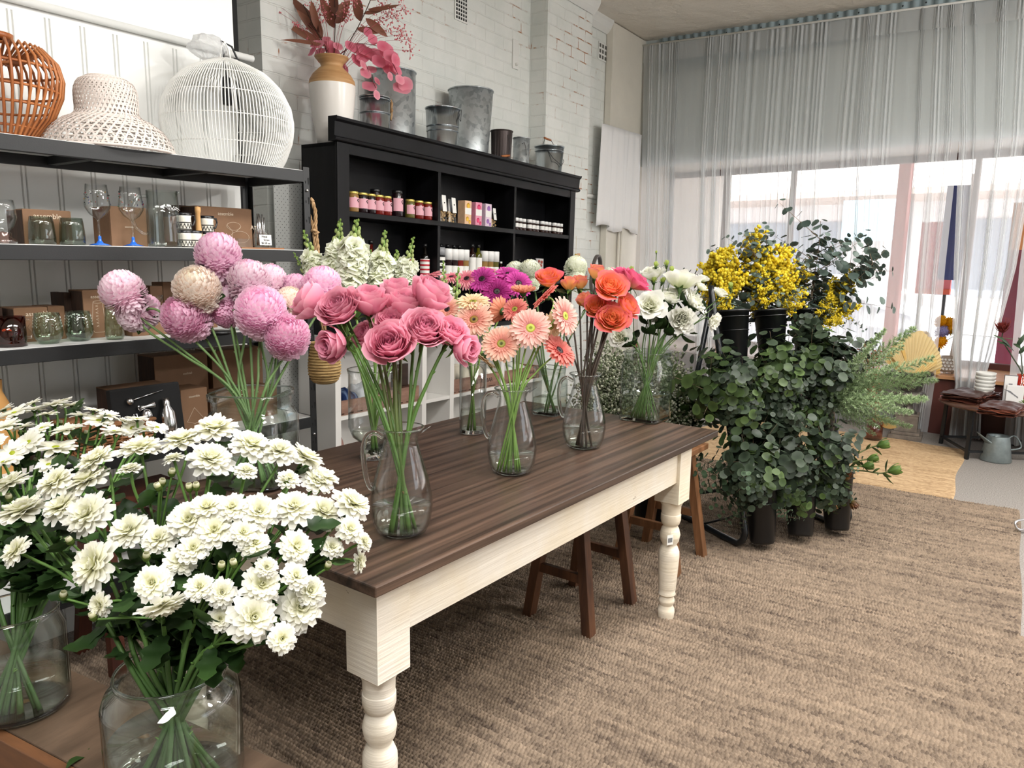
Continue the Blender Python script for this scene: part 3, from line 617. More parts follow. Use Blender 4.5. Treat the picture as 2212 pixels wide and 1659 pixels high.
# ---------------------------------------------------------------- black bookcase (leans a little with the old floor)
MK = T(2.697, 3.20, 0) @ RZ(YAW) @ RY(rad(1.2))
MKi = MK.inverted()
KN = MK.to_3x3() @ V((0, 1, 0))
def onk(px, py, v=0.0): return MKi @ onpl(px, py, MK @ V((0, v, 0)), KN)
BLACKW = woodmat('black_stained_wood', '070708', '101013', 6, (1, 3, .4), .42, .2, .22)
kb = thing('bookcase', 'tall black wooden bookcase with a moulded cornice against the white brick wall', 'bookcase', MK)
KW, KD, KB, KT = 2.59, .27, .98, 2.012
mb = MB(); mb.box((.0, 0, KB), (.022, KD, KT)); mb.build('side_panel', BLACKW, kb, .002)
mb = MB(); mb.box((KW - .022, 0, KB), (KW, KD, KT)); mb.build('side_panel', BLACKW, kb, .002)
mb = MB(); mb.box((0, KD - .01, KB), (KW, KD, KT)); mb.build('back_panel', BLACKW, kb)
mb = MB(); mb.box((0, 0, KT - .02), (KW, KD, KT)); mb.build('top_board', BLACKW, kb)
mb = MB(); mb.box((-.003, -.012, KB), (.084, .006, KT)); mb.build('stile', BLACKW, kb, .003); mb = MB(); mb.box((KW - .075, -.012, KB), (KW + .003, .006, KT)); mb.build('stile', BLACKW, kb, .003)
mb = MB(); mb.box((.084, -.008, KT - .055), (KW - .075, .01, KT)); mb.build('top_rail', BLACKW, kb, .002)
for u in (.86, 1.72): mb = MB(); mb.box((u - .013, -.004, KB), (u + .013, KD - .012, KT - .02)); mb.build('divider', BLACKW, kb, .0015)
KS = (1.66, 1.30)
for z in KS + (KB + .02,): mb = MB(); mb.box((.02, -.006, z - .03), (KW - .02, KD - .012, z)); mb.build('shelf', BLACKW, kb, .002)
mb = MB(); pr = [(-.012, KT), (-.03, KT + .004), (-.034, KT + .016), (-.022, KT + .024), (-.026, KT + .098), (-.04, KT + .108), (-.044, KT + .122), (.02, KT + .122), (.02, KT)]
rows = [[V((u, y, z)) for y, z in pr] for u in (-.035, KW + .035)]; ids = mb.grid(rows, closed=True, sm=False); mb.face(ids[0], 0, False); mb.face(ids[1][::-1], 0, False); mb.build('cornice', BLACKW, kb, .002)
# white cube shelving that the bookcase stands on
wb = thing('cube_shelving', 'white open shelving unit under the black bookcase holding wooden crates', 'shelving', MK)
WHITEL = mat('white_laminate', 'd8d6d2', .45)
PW = .045
for u in (0.0, .735, 1.02, 1.62, 2.2): mb = MB(); mb.box((u - .02, -.0, .0), (u + .022, .30, KB - .03)); mb.build('upright', WHITEL, wb, .001)
mb = MB(); mb.box((-.02, 0, KB - .045), (2.58, .30, KB - .002)); mb.build('top_board', WHITEL, wb, .001)
for z in (.53, .20): mb = MB(); mb.box((0, .002, z - .022), (2.56, .298, z)); mb.build('shelf', WHITEL, wb, .001)
mb = MB(); mb.box((-.02, .292, 0), (2.58, .30, KB - .04)); mb.build('back_panel', WHITEL, wb)
CRATE = woodmat('crate_wood', '6e4f42', '9c7a68', 5, (.5, 2, 3), .7); INK = mat('dark_ink', '2a2220', .8)
def crate(label, u0, u1, z, h=.10, word=True):
    t = thing('wooden_crate', label, 'crate', MK @ T((u0 + u1) / 2, .015, z)); w = (u1 - u0) / 2
    for y0_, y1_, nm in ((0, .012, 'front_panel'), (.22, .232, 'back_panel')): mb = MB(); mb.box((-w, y0_, .012), (w, y1_, h)); mb.build(nm, CRATE, t, .001)
    for s in (-1, 1): mb = MB(); a_, b2 = sorted((s * w, s * (w - .012))); mb.box((a_, .012, .012), (b2, .22, h)); mb.build('side_panel', CRATE, t, .001)
    mb = MB(); mb.box((-w, 0, 0), (w, .232, .006)); 
    for k in range(5): mb.box((-w + .02 + k * (2 * w - .07) / 4, .0, .004), (-w + .05 + k * (2 * w - .07) / 4, .23, .013))
    mb.build('base', CRATE, t)
    if word: text('lettering', 'BISTRO BAR', .042, INK, t, T(w * .25, -.0008, h * .55) @ FRONT)
    return t
crate('wooden crate of blue bundles at the left end of the white shelving', .04, .40, .53, .085, False)
crate('wooden crate in the white shelving behind the pink rose stems', .43, .70, .53, .10, False)
crate('wooden crate printed BISTRO holding striped tea towels', 1.06, 1.60, .53, .098)
crate('wooden crate printed BISTRO behind the peach gerbera stems', 1.66, 2.16, .53, .098)
def fold(label, M, w, d, h, col, stripes=None, seed=0, name='folded_towel', cat='towel'):
    rr = random.Random(seed); mb = MB(); N, K = 18, 14; rows = []
    for i in range(N + 1):
        row = []
        for j in range(K + 1):
            u, v_ = i / N * 2 - 1, j / K * 2 - 1
            z = h * (1 - abs(u) ** 4) ** .5 * (1 - abs(v_) ** 4) ** .5 * (.85 + .15 * sin(u * 5 + seed) * cos(v_ * 4 + seed)) + .01 * sin(u * 11 + v_ * 3 + seed) * (1 - u * u) 
            row.append(V((u * w / 2, v_ * d / 2, max(0, z))))
        rows.append(row)
    def colf(i, j):
        if stripes and (i + (j // 6)) % 5 == 0: return stripes
        return col
    mb.grid(rows, colf); lo = [[V((r_.x, r_.y, -.001)) for r_ in row] for row in rows]; 
    return tag(mb.build(name, plantm0, None, 0, M), label, cat)
plantm0 = plantmat('dyed_cloth', .85, .0, .1)
fold('cream tea towel with thin black stripes piled in the BISTRO crate', MK @ T(1.33, .12, .60), .30, .19, .11, hexc('c6bfae'), hexc('262626'), 3)
fold('white patterned tea towel beside the striped one in the BISTRO crate', MK @ T(1.5, .10, .60), .15, .16, .06, hexc('d6d2c8'), hexc('8a8a86'), 4)
fold('pale flowered cloth in the crate behind the gerberas', MK @ T(1.88, .12, .60), .30, .18, .07, hexc('c9c9c0'), hexc('6f7d80'), 5)
fold('navy blue patterned cloth bundle in the left crate', MK @ T(.13, .10, .585), .13, .15, .085, hexc('16264a'), hexc('5d7190'), 6)
fold('pale grey cloth bundle beside the navy one in the left crate', MK @ T(.28, .11, .585), .14, .15, .10, hexc('b9bcc0'), None, 7)
fold('pale green folded cloth edge in the left crate', MK @ T(.22, .03, .585), .28, .03, .025, hexc('9fb59c'), None, 8)
t = thing('driftwood', 'piece of reddish driftwood leaning in the bottom of the white shelving', 'driftwood', MK @ T(.10, .05, .205) @ RY(-.35))
mb = MB(); mb.tube([(0, 0, .0), (-.01, .01, .09), (.0, .0, .19), (.02, 0, .27)], [.055, .045, .035, .008], 7); mb.build('branch', woodmat('driftwood', '6b4a42', '9c7a70', 8, (4, 4, .5), .8, .6), t)
t = thing('wooden_block', 'small dark wooden block standing on the second crate', 'block', MK @ T(.58, .06, .632)); mb = MB(); mb.box((-.07, 0, 0), (.07, .02, .14)); mb.build('block', woodmat('dark_block', '1d1310', '33221a', 5), t, .003)
# ---------------------------------------------------------------- things on the rack
Z1, Z2, Z3, Z4 = SH[0] + .002, SH[1] + .002, SH[2] + .002, SH[3] + .002
KRAFT = mat('kraft_board', '7d5d43', .75, var=.12, vscale=9); KRAFTD = mat('dark_print_kraft', '3f2a1e', .75, var=.4, vscale=90, vec=(1, 1, .15)); WINK = mat('white_ink', 'd5c4ae', .7); BLUEB = mat('blue_glass_base', '2f6fd6', .1)
def at(px, py, z):
    if z != Z2: return onz(px, py, z)
    p = ony(px, py, RY0 + .045 + max(0, (531 - py)) * .004); return V((p.x, p.y, z))
def mpp(p): return dep(p) / FPX
def rib(pts, w, z0):
    """thin raised line following pts (x, z) on a face towards -y"""
    mb = MB()
    for (a, b_), (c, d) in zip(pts, pts[1:]): mb.bar((a, -.0005, z0 + b_), (c, -.0005, z0 + d), w, .0008)
    return mb
def kbox(label, p, w, d, h, rz=0.0, word=None, side=None, mt=None, wsize=.02, wpos=(0, .82), draw=None, front_only=False, name='kraft_box'):
    """box standing with its front left bottom corner at p"""
    t = thing(name, label, 'box', T(p) @ RZ(rz)); mb = MB(); mb.box((0, 0, 0), (w, d, h)); mb.build('carton', mt or KRAFT, t, .0012)
    mb = MB(); mb.box((w * .02, .002, h), (w * .98, d * .5, h + .0012)); mb.build('flap', mt or KRAFT, t)
    if side: mb = MB(); mb.box((-.001, .004, .003), (0, d - .004, h - .003)); mb.build('printed_side', side, t)
    if word: text('lettering', word, wsize, WINK, t, T(w * (.5 + wpos[0]), -.0008, h * wpos[1]) @ FRONT)
    if draw:
        for pts, wd_ in draw: rib(pts, wd_, 0).build('line_drawing', WINK, t)
    return t
def ell(cx_, cz, rx, rz, n=20, a0=0, a1=2 * PI): return [(cx_ + rx * cos(a0 + (a1 - a0) * i / n), cz + rz * sin(a0 + (a1 - a0) * i / n)) for i in range(n + 1)]
# top shelf: three pendant shades
RATT = woodmat('rattan', '8a4a22', 'b87440', 9, (1, 1, .3), .45, .1)
def cane_shade(name, label, p, prof, n, rw, rings, mt, ring_w=None, pairs=False):
    t = thing(name, label, 'lamp shade', T(p)); mb = MB()
    for k in range(n):
        a = 2 * PI * k / n + (.0 if not pairs else (.02 if k % 2 else -.02))
        mb.tube([(r * cos(a), r * sin(a), z) for r, z in prof], rw, 5)
    mb.build('ribs', mt, t)
    def rz(z):
        for (r0, z0), (r1, z1) in zip(prof, prof[1:]):
            if z0 <= z <= z1 or z1 <= z <= z0: return r0 + (r1 - r0) * (z - z0) / (z1 - z0 + 1e-9)
        return prof[-1][0]
    mb = MB()
    for z in rings: r = rz(z) - rw; mb.tube([(r * cos(2 * PI * i / 40), r * sin(2 * PI * i / 40), z) for i in range(40)], ring_w or rw, 5, closed=True)
    mb.build('rings', mt, t); return t
p = at(0, 300, Z1); sc = mpp(p)
c = P(2, 255, dep(onz(5, 300, Z1)) + .10); base = V((c.x, c.y, Z1))
hh = zat(20, 80, base) - Z1
prof = [(.085, 0), (.10, .03), (.15, .10), (.183, .19), (.19, .25), (.178, .31), (.14, .36), (.08, hh * .985), (.045, hh)]
prof = [(r * .92, z * hh / .40 if z < .37 else z) for r, z in prof]
lp_ = cane_shade('rattan_shade', 'orange brown rattan pendant shade at the left end of the top shelf', base, prof, 44, .0042, [.06 * hh / .4, .14 * hh / .4, .2 * hh / .4, .28 * hh / .4, hh * .97], RATT)
mb = MB(); mb.lathe([(.03, hh - .012), (.05, hh - .012), (.052, hh + .004), (.03, hh + .006)], 24); mb.build('top_ring', RATT, lp_)
# white woven bamboo shade: open hexagonal lattice
BAMB = mat('white_bamboo', 'd9cec6', .6, var=.1, vscale=30)
p = at(232, 315, Z1); c = P(232, 250, dep(p) + .14); base = V((c.x, c.y, Z1)); s_ = dep(c) / FPX
hh = zat(210, 168, base) - Z1; RR = 131 * s_
t = thing('bamboo_shade', 'white woven bamboo hat shaped pendant shade between the two cane shades', 'lamp shade', T(base))
bp = [(1.0, 0), (.985, .10), (.93, .2), (.82, .32), (.66, .42), (.53, .47), (.475, .52), (.47, .6), (.475, .72), (.47, .84), (.42, .94), (.33, .985), (.28, 1.0)]
bp = [(r * RR, z * hh) for r, z in bp]
def along(prof, t_):
    L = [0]; 
    for (a, b_), (c_, d) in zip(prof, prof[1:]): L.append(L[-1] + math.hypot(c_ - a, d - b_))
    x = t_ * L[-1]
    for i in range(len(prof) - 1):
        if x <= L[i + 1] + 1e-9:
            f = (x - L[i]) / (L[i + 1] - L[i]); return (prof[i][0] + (prof[i + 1][0] - prof[i][0]) * f, prof[i][1] + (prof[i + 1][1] - prof[i][1]) * f)
mb = MB(); n = 44
for s in (1, -1):
    for k in range(n):
        pts = []; 
        for i in range(25):
            r, z = along(bp, i / 24); a = 2 * PI * k / n + s * (.72 * (i / 24) + .5 * (i / 24) ** 2); pts.append((r * cos(a), r * sin(a), z))
        rows = []
        for i, q in enumerate(pts):
            a = math.atan2(q[1], q[0]); w = .0027; nx = pts[min(i + 1, 24)]; pv = pts[max(i - 1, 0)]
            d = (V(nx) - V(pv)).normalized(); nrm = V((cos(a), sin(a), .4)).normalized(); sd = d.cross(nrm).normalized() * w
            q = V(q) + nrm * (.0008 * s); rows.append([q - sd, q + sd])
        mb.grid(rows)
mb.build('lattice', BAMB, t)
mb = MB()
for r, z in [along(bp, x / 22) for x in range(0, 22)]:
    q = [(r * cos(2 * PI * i / 48), r * sin(2 * PI * i / 48)) for i in range(49)]; mb.grid([[V((x * 1.002, y * 1.002, z - .0018)) for x, y in q], [V((x * 1.002, y * 1.002, z + .0018)) for x, y in q]])
mb.build('bands', BAMB, t)
mb = MB(); mb.tube([(RR * cos(2 * PI * i / 48), RR * sin(2 * PI * i / 48), .004) for i in range(48)], .005, 6, closed=True); r, z = bp[-1]; mb.tube([(r * cos(2 * PI * i / 30), r * sin(2 * PI * i / 30), z) for i in range(30)], .004, 6, closed=True); mb.build('rim', BAMB, t)
# white cane ball pendant
WCANE = mat('white_cane', 'e6e6e2', .45)
p = at(500, 345, Z1); c = P(492, 240, dep(at(520, 355, Z1)) + .20); base = V((c.x, c.y, Z1)); s_ = dep(c) / FPX
hh = zat(480, 132, base) - Z1; RR = 137 * s_
prof = [(RR * .74, 0), (RR * .86, hh * .12), (RR * .97, hh * .3), (RR, hh * .45), (RR * .96, hh * .6), (RR * .83, hh * .76), (RR * .62, hh * .89), (RR * .36, hh * .965), (RR * .2, hh)]
prof = [along(prof, i / 20) for i in range(21)]
wc = cane_shade('cane_shade', 'white cane ball pendant shade at the right end of the top shelf', base, prof, 124, .0023, [hh * x for x in (.02, .22, .45, .66, .84)], WCANE, .0022)
mb = MB()
for k in range(3): r = prof[0][0] + .001; mb.tube([(r * cos(2 * PI * i / 60), r * sin(2 * PI * i / 60), .003 + .005 * k + .0015 * ((i + k) % 2)) for i in range(60)], .0028, 5, closed=True)
mb.build('woven_foot', WCANE, wc)
mb = MB(); r = prof[-1][0]; mb.tube([(r * cos(2 * PI * i / 40), r * sin(2 * PI * i / 40), hh) for i in range(40)], .0035, 6, closed=True); mb.tube([(-r * .5, 0, hh), (-r * .3, 0, hh + .05), (0, 0, hh + .07), (r * .3, 0, hh + .05), (r * .5, 0, hh)], .004, 6); mb.build('hanger', WCANE, wc)
mb = MB(); mb.lathe([(.012, -.07), (.02, -.07), (.022, 0), (.014, .03), (.006, .04)], 16, M=T(0, 0, hh * .78)); mb.build('lamp_holder', BLACKP, wc)
mb = MB(); mb.tube([(0, 0, hh * .8), (.0, .01, hh + .03), (-.01, .01, hh + .075), (.03, .0, hh + .06), (.055, -.01, hh + .0), (.06, -.01, hh - .0)], .004, 6); mb.build('cord', BLACKP, wc)
t = thing('plastic_wrap', 'crumpled clear plastic wrap tied on top of the white cane shade', 'plastic wrap', T(base + V((-.055, .03, hh + .045))))
mb = MB(); rr = random.Random(5); rows = []
for i in range(10):
    row = []
    for j in range(16):
        a = 2 * PI * j / 16; e = PI * i / 9; q = V((sin(e) * cos(a) * .075, sin(e) * sin(a) * .05, cos(e) * .042)); q *= 1 + .35 * noise.noise(q * 40 + V((3, 1, 7))); row.append(q)
    rows.append(row)
mb.grid(rows, closed=True, sm=False); mb.build('wrap', sheermat('plastic_film', (.75, .76, .77), .35), t)
# ---- shelf two
def vessel(name, label, cat, p, prof, mt, n=32, thick=.0022, extra=None):
    """thin walled glass thing: outer and inner skins"""
    t = thing(name, label, cat, T(p)); mb = MB()
    inner = [(max(.0008, r - thick), z + (thick if i == 0 else 0)) for i, (r, z) in enumerate(prof) if r > .001]
    mb.lathe([(.0005, prof[0][1])] + [q for q in prof if q[0] > .001] + inner[::-1] + [(.0005, prof[0][1] + thick * 2)], n); mb.build('body', mt, t); return t
SMOKE = glassmat('teal_amber_glass', (.74, .78, .74), (.3, .36, .35), .06); SMOKE2 = glassmat('green_glass', (.84, .90, .84), (.36, .45, .38), .07); PINKG = glassmat('pink_glass', (.9, .72, .68), (.5, .28, .25), .07); AMBG = glassmat('red_brown_glass', (.50, .16, .08), (.2, .05, .03), .06)
p = at(8, 521, Z2); t = vessel('goblet', 'clear goblet on a thick pink stem at the left end of the second shelf', 'glass', p, [(.03, 0), (.034, .003), (.034, .01), (.02, .018), (.022, .03), (.016, .036), (.030, .05), (.038, .075), (.036, .105), (.033, .125)], GLASS)
mb = MB(); mb.lathe([(.0, .001), (.032, .002), (.033, .011), (.02, .019), (.0215, .030), (.0, .036)], 24); mb.build('base', PINKG, t)
for px, lb in ((92, 'teal and amber glass tumbler with straight sides, left of the pair on the second shelf'), (157, 'teal and amber glass tumbler next to the wine glasses on the second shelf')):
    p = at(px, 519, Z2); vessel('tumbler', lb, 'glass', p, [(.033, 0), (.036, .003), (.0365, .02), (.034, .06), (.031, .083)], SMOKE)
def wine(px, lb):
    p = at(px, 522, Z2); hh = .19
    t = vessel('wine_glass', lb, 'glass', p, [(.033, 0), (.033, .0015), (.01, .008), (.0042, .016), (.004, .075), (.006, .084), (.025, .098), (.037, .118), (.0375, .13), (.034, .16), (.0305, hh)], GLASS, thick=.0016)
    mb = MB(); mb.lathe([(.0005, .0018), (.0325, .0022), (.011, .0088), (.0052, .017), (.0046, .03), (.0003, .032)], 24); mb.build('blue_foot', BLUEB, t)
    mb = MB(); rr = random.Random(px)
    for k in range(26):
        a = rr.uniform(0, 2 * PI); z = rr.uniform(.125, .175); r = .0385 - (z - .125) * .11; mb.ball((r * cos(a), r * sin(a), z), .0017, c=rr.choice([hexc('b02020'), hexc('1f5f3a'), hexc('20306f'), hexc('111111'), hexc('b8862a')]), n=5, m=3)
    mb.build('dots', plantm0, t)
wine(216, 'wine glass with coloured dots and blue foot, the one in front of the panelled wall'); wine(288, 'wine glass with coloured dots and blue foot beside the glass carafe')
p = at(356, 527, Z2); t = vessel('carafe', 'tall clear glass jug with an etched palm and a long handle on the second shelf', 'jug', p, [(.05, 0), (.053, .004), (.054, .02), (.051, .1), (.0495, .185)], GLASSG, thick=.003)
mb = MB(); mb.tube([(-.05, .0, .165), (-.075, .01, .162), (-.092, .01, .135), (-.10, .01, .095), (-.09, .01, .06), (-.07, 0, .042), (-.052, 0, .045)], .0055, 8); mb.build('handle', GLASSG, t)
mb = MB(); mb.tube([(.048, 0, .178), (.058, 0, .184), (.062, 0, .186)], .005, 6); mb.build('spout', GLASSG, t)
mb = MB()
for a in (-60, -30, 0, 30, 60, 90, 120): mb.tube([(.006 * sin(rad(a)), -.0535, .12), (.02 * sin(rad(a)), -.0525, .128 + .008 * cos(rad(a))), (.034 * sin(rad(a)), -.046, .122 + .008 * cos(rad(a)))], .0007, 4)
mb.build('etching', mat('frost', 'e8ecec', .7), t)
# boxes behind
def bx_(px0, px1, py, z, back, h, label, **k):
    a = ony(px0, py, RY0 + back); b_ = ony(px1, py, RY0 + back); return kbox(label, V((a.x, RY0 + back, z)), b_.x - a.x, k.pop('d', .12), h, **k)
bx_(52, 156, 500, Z2, .14, .105, 'kraft box with pale lettering behind the two teal tumblers', word='assemble', wsize=.022, side=KRAFTD)
bx_(240, 318, 500, Z2, .12, .128, 'plain kraft box behind the wine glasses', word='assemble', wsize=.008, wpos=(0, .5), side=KRAFT)
bx_(386, 398, 500, Z2, .17, .11, 'narrow kraft box standing behind the glass jug', d=.1)
bx_(385, 418, 500, Z2, .27, .155, 'dark striped kraft box behind the patterned mugs', mt=KRAFTD, d=.1)
dr = [(ell(.155, .085, .03, .015), .0013), (ell(.18, .045, .04, .022, 24), .0013), ([(.126, .088), (.150, .065), (.145, .035)], .0013), ([(.186, .085), (.165, .065)], .0013)]
t = bx_(424, 545, 500, Z2, .18, .152, 'large kraft box with printed sunglasses, at the right end of the second shelf', word='assemble', wsize=.018, wpos=(.02, .85), side=KRAFTD, draw=dr, d=.2)
for i, ch in enumerate('ATHEN'): text('lettering', ch, .022, WINK, t, T(.235 + .014 * i, -.0008, .083 - .0018 * i * i) @ FRONT @ Matrix.Rotation(-.12 * i, 4, 'Z'))
CERW = mat('white_ceramic', 'e8e4d6', .25); CERB = mat('black_ceramic', '17171a', .3)
def mug(px, py, z, lb, hd=True, dz=0):
    p = at(px, py, z); t = thing('patterned_mug', lb, 'mug', T(p + V((0, 0, dz)))); mb = MB()
    mb.lathe([(0, 0), (.024, 0), (.0245, .004), (.023, .04), (.026, .058), (.0235, .058), (.021, .04), (.021, .006), (0, .006)], 24); mb.build('body', CERW, t)
    mb = MB(); mb.lathe([(.0246, .049), (.0262, .0585), (.0232, .0588)], 24)
    for k in range(14):
        a = 2 * PI * k / 14; b_ = 2 * PI * (k + .5) / 14; q = .0252
        mb.bar((q * cos(a), q * sin(a), .006), (q * cos(b_), q * sin(b_), .022), .0016); mb.bar((q * cos(b_), q * sin(b_), .022), (q * cos(a + 2 * PI / 14), q * sin(a + 2 * PI / 14), .006), .0016)
    mb.lathe([(.0251, .024), (.0252, .027)], 24); mb.lathe([(.025, .0015), (.0252, .0045)], 24); mb.build('pattern', CERB, t)
    if hd: mb = MB(); mb.tube([(.022, 0, .05), (.038, 0, .05), (.041, 0, .036), (.034, 0, .018), (.022, 0, .014)], .0035, 7); mb.build('handle', CERB, t)
    return t
mug(401, 527, Z2, 'black patterned white mug next to the jug, lower of the stacked pair', False); mug(400, 527, Z2, 'black patterned white mug stacked on top of another next to the jug', True, .0592)
mug(421, 529, Z2, 'black patterned white cup in front of the wooden muddler', False); mug(448, 517, Z2, 'black handled patterned cup behind the topmost pink chrysanthemum', True, .055)
mug(448, 517, Z2, 'black patterned cup under the black handled one, behind the chrysanthemum', False)
p = at(431, 525, Z2); t = thing('muddler', 'light wooden muddler standing between the patterned mugs', 'muddler', T(p)); mb = MB(); mb.lathe([(0, 0), (.010, 0), (.011, .05), (.008, .09), (.0075, .118), (.010, .126), (.0095, .14), (0, .143)], 16); mb.build('shaft', woodmat('pale_wood', 'b98a52', 'd6ac74', 8, (4, 4, .5), .5), t)
p = at(560, 531, Z2); ta = thing('serving_board', 'thin wooden board on the second shelf under the straw jar', 'board', T(p.x - .065, p.y - .03, Z2)); mb = MB(); mb.box((-.03, 0, 0), (.155, .09, .006)); mb.build('board', woodmat('board_wood', '7a4e2c', 'a5744a', 6, (.4, 3, 3), .5), ta, .001)
p = V((p.x, p.y, Z2 + .006)); t = vessel('straw_jar', 'clear glass jar of metal straws with a handwritten price card', 'jar', p + V((.018, .01, .0012)), [(.027, 0), (.029, .003), (.029, .048), (.025, .055), (.025, .062), (.027, .064)], GLASS)
mb = MB(); rr = random.Random(2)
for k in range(11):
    a, b_ = rr.uniform(-.016, .016), rr.uniform(-.016, .016); lx = rr.uniform(-.022, .014); mb.tube([(a, b_, .006), (a * 1.1 + lx * .9, b_ + rr.uniform(-.006, .006), rr.uniform(.11, .125))], .0022, 6)
mb.build('straws', CHROME, t)
cj = thing('price_card', 'white card handwritten Metal Straw $6.50 ea in front of the straw jar', 'card', T(p + V((.014, -.022, .009))) @ RX(-.06)); mb = MB(); mb.box((-.026, 0, 0), (.026, .001, .038)); mb.build('card', mat('paper_white', 'e6e6e2', .7), cj)
INKB = mat('black_ink', '1c1c24', .8)
for i, (w_, dx_) in enumerate((('Metal', -.004), ('Straw', .004), ('$6.50 ea', 0))): text('handwriting', w_, .011, INKB, cj, T(dx_, -.0006, .031 - .012 * i) @ FRONT)
p = at(530, 530, Z2); t = thing('acrylic_tray', 'small clear acrylic box on the wooden board beside the straw jar', 'box', T(V((p.x, p.y, Z2 + .0065)))); mb = MB(); mb.box((-.028, 0, 0), (.03, .03, .03)); mb.build('box', glassmat('acrylic', (.9, .9, .9), (.6, .6, .6), .1), t)
# ---- shelf three
def mugb(px, py):
    p = at(px, py, Z3); t = vessel('glass_mug', 'red brown glass mug with a clear wavy handle, left end of third shelf', 'mug', p, [(.04, 0), (.043, .002), (.040, .012), (.0425, .018), (.042, .088)], AMBG)
    mb = MB(); mb.tube([(.04, 0, .075), (.055, 0, .077), (.062, 0, .066), (.052, 0, .052), (.062, 0, .036), (.056, 0, .022), (.042, 0, .024)], .0045, 8); mb.build('handle', GLASS, t)
mugb(24, 748)
for px, py, lb in ((106, 742, 'green stemless wine tumbler in front beside the red brown mug'), (173, 736, 'green stemless wine tumbler in front of the kraft box with the drawn vase'), (92, 728, 'green tumbler standing behind the front left green tumbler'), (157, 724, 'green tumbler standing behind the two front green tumblers')):
    p = at(px, py, Z3); t = vessel('green_tumbler', lb, 'glass', p, [(.024, 0), (.026, .001), (.039, .022), (.0415, .036), (.039, .062), (.0335, .094)], SMOKE2)
    mb = MB(); rr = random.Random(px)
    for k in range(9):
        a = 2 * PI * k / 9
        for q in range(4): z = .05 + q * .009; r = .0405 - (z - .04) * .12; mb.bar((r * cos(a), r * sin(a), z), (r * cos(a + .09), r * sin(a + .09), z + .005), .0013)
    mb.build('etched_leaves', mat('frost', 'e8ecec', .7), t)
p = at(249, 733, Z3); vessel('tall_glass', 'tall slim green glass in front of the kraft box with the drawn vase', 'glass', p, [(.022, 0), (.025, .002), (.029, .014), (.028, .05), (.024, .118)], SMOKE2)
lf = []
for k in range(7): z = .035 + k * .011; lf += [([(.045, z + .006), (.037, z + .003), (.045, z)], .0014)]
dr = [([(.03, .115), (.022, .03), (.03, .018), (.06, .018), (.066, .03), (.06, .115)], .0013), (ell(.045, .117, .015, .004), .0013)] + lf
bx_(183, 268, 700, Z3, .14, .155, 'kraft box with a line drawn leaf vase behind the tall green glass', word='assemble', wsize=.016, wpos=(-.08, .87), side=KRAFTD, draw=dr, d=.10)
bx_(32, 105, 700, Z3, .16, .105, 'kraft box printed in white behind the left green tumblers', word='assemble', wsize=.02, wpos=(.22, .82), side=KRAFTD, d=.12)
bx_(106, 142, 700, Z3, .18, .105, 'plain kraft box to the right of the printed one behind the green tumblers', d=.12)
bx_(0, 8, 700, Z3, .2, .105, 'dark kraft box edge behind the red brown mug', mt=KRAFTD, d=.12)
bx_(143, 158, 700, Z3, .22, .145, 'dark patterned kraft box behind the taller boxes on the third shelf', mt=KRAFTD, d=.10)
bx_(325, 352, 640, Z3, .22, .16, 'kraft box behind the leftmost pink chrysanthemums on the third shelf', d=.1)
bx_(286, 420, 720, Z3, .10, .075, 'low kraft box behind the pink chrysanthemum heads', d=.1)
bx_(353, 378, 640, Z3, .30, .17, 'tall kraft box at the back of the third shelf', d=.08)
bx_(440, 470, 700, Z3, .2, .13, 'brown kraft box between the pink chrysanthemum stems on the third shelf', d=.1)
p = at(326, 715, Z3); t = vessel('coupe_glass', 'clear coupe glass behind the pink chrysanthemum leaves on the third shelf', 'glass', p, [(.03, 0), (.03, .0015), (.006, .006), (.0045, .07), (.02, .085), (.045, .11), (.047, .13)], GLASS, thick=.0016)
p = at(513, 712, Z3); t = vessel('clear_tumbler', 'plain clear tumbler near the right end of the third shelf', 'glass', p, [(.03, 0), (.032, .003), (.033, .09)], GLASS)
p = at(470, 722, Z3); t = thing('black_coaster', 'small stack of black coasters behind the chrysanthemum stems', 'coaster', T(p)); mb = MB(); mb.lathe([(0, 0), (.045, 0), (.046, .012), (.03, .014), (0, .014)], 24); mb.build('disc', BLACKP, t)
p = at(600, 640, Z3 + .02)
t = thing('amber_bottle', 'amber glass bottle at the right end of the third shelf behind the chrysanthemums', 'bottle', T(1.78, 2.55, Z3)); mb = MB(); mb.lathe([(0, 0), (.035, 0), (.036, .11), (.014, .14), (.013, .165), (0, .166)], 20); mb.build('glass', mat('amber', 'a86a12', .15), t)
# ---- shelf four
bx_(245, 372, 860, Z4, .13, .185, 'kraft box behind the black cocktail set on the fourth shelf', side=KRAFTD, word='assemble', wsize=.012, wpos=(.3, .75))
bx_(338, 452, 860, Z4, .27, .265, 'large kraft box high at the back of the fourth shelf', side=KRAFTD, word='cocktail', wsize=.012, wpos=(.1, .72), d=.12)
bx_(393, 450, 900, Z4, .15, .15, 'kraft box with a pale drawing beside the cocktail set', draw=[([(.02, .03), (.05, .08), (.09, .03), (.05, .02), (.02, .03)], .001)], word='assemble', wsize=.012)
bx_(462, 570, 860, Z4, .27, .265, 'large kraft box behind the chrysanthemum stems at the right of the fourth shelf', d=.12)
bx_(470, 600, 900, Z4, .14, .12, 'flat kraft box behind the square glass jar', d=.12)
p = ony(272, 905, RY0 + .02); t = thing('cocktail_set', 'black case holding a steel cocktail set, standing open on the fourth shelf', 'cocktail set', T(p.x - .02, RY0 + .05, Z4) @ RX(-.14) @ RZ(.02)); wq = ony(402, 880, RY0 + .03).x - p.x
mb = MB(); mb.box((0, 0, 0), (wq + .03, .03, .20)); mb.build('case', mat('black_foam', '0a0a0b', .9), t, .006)
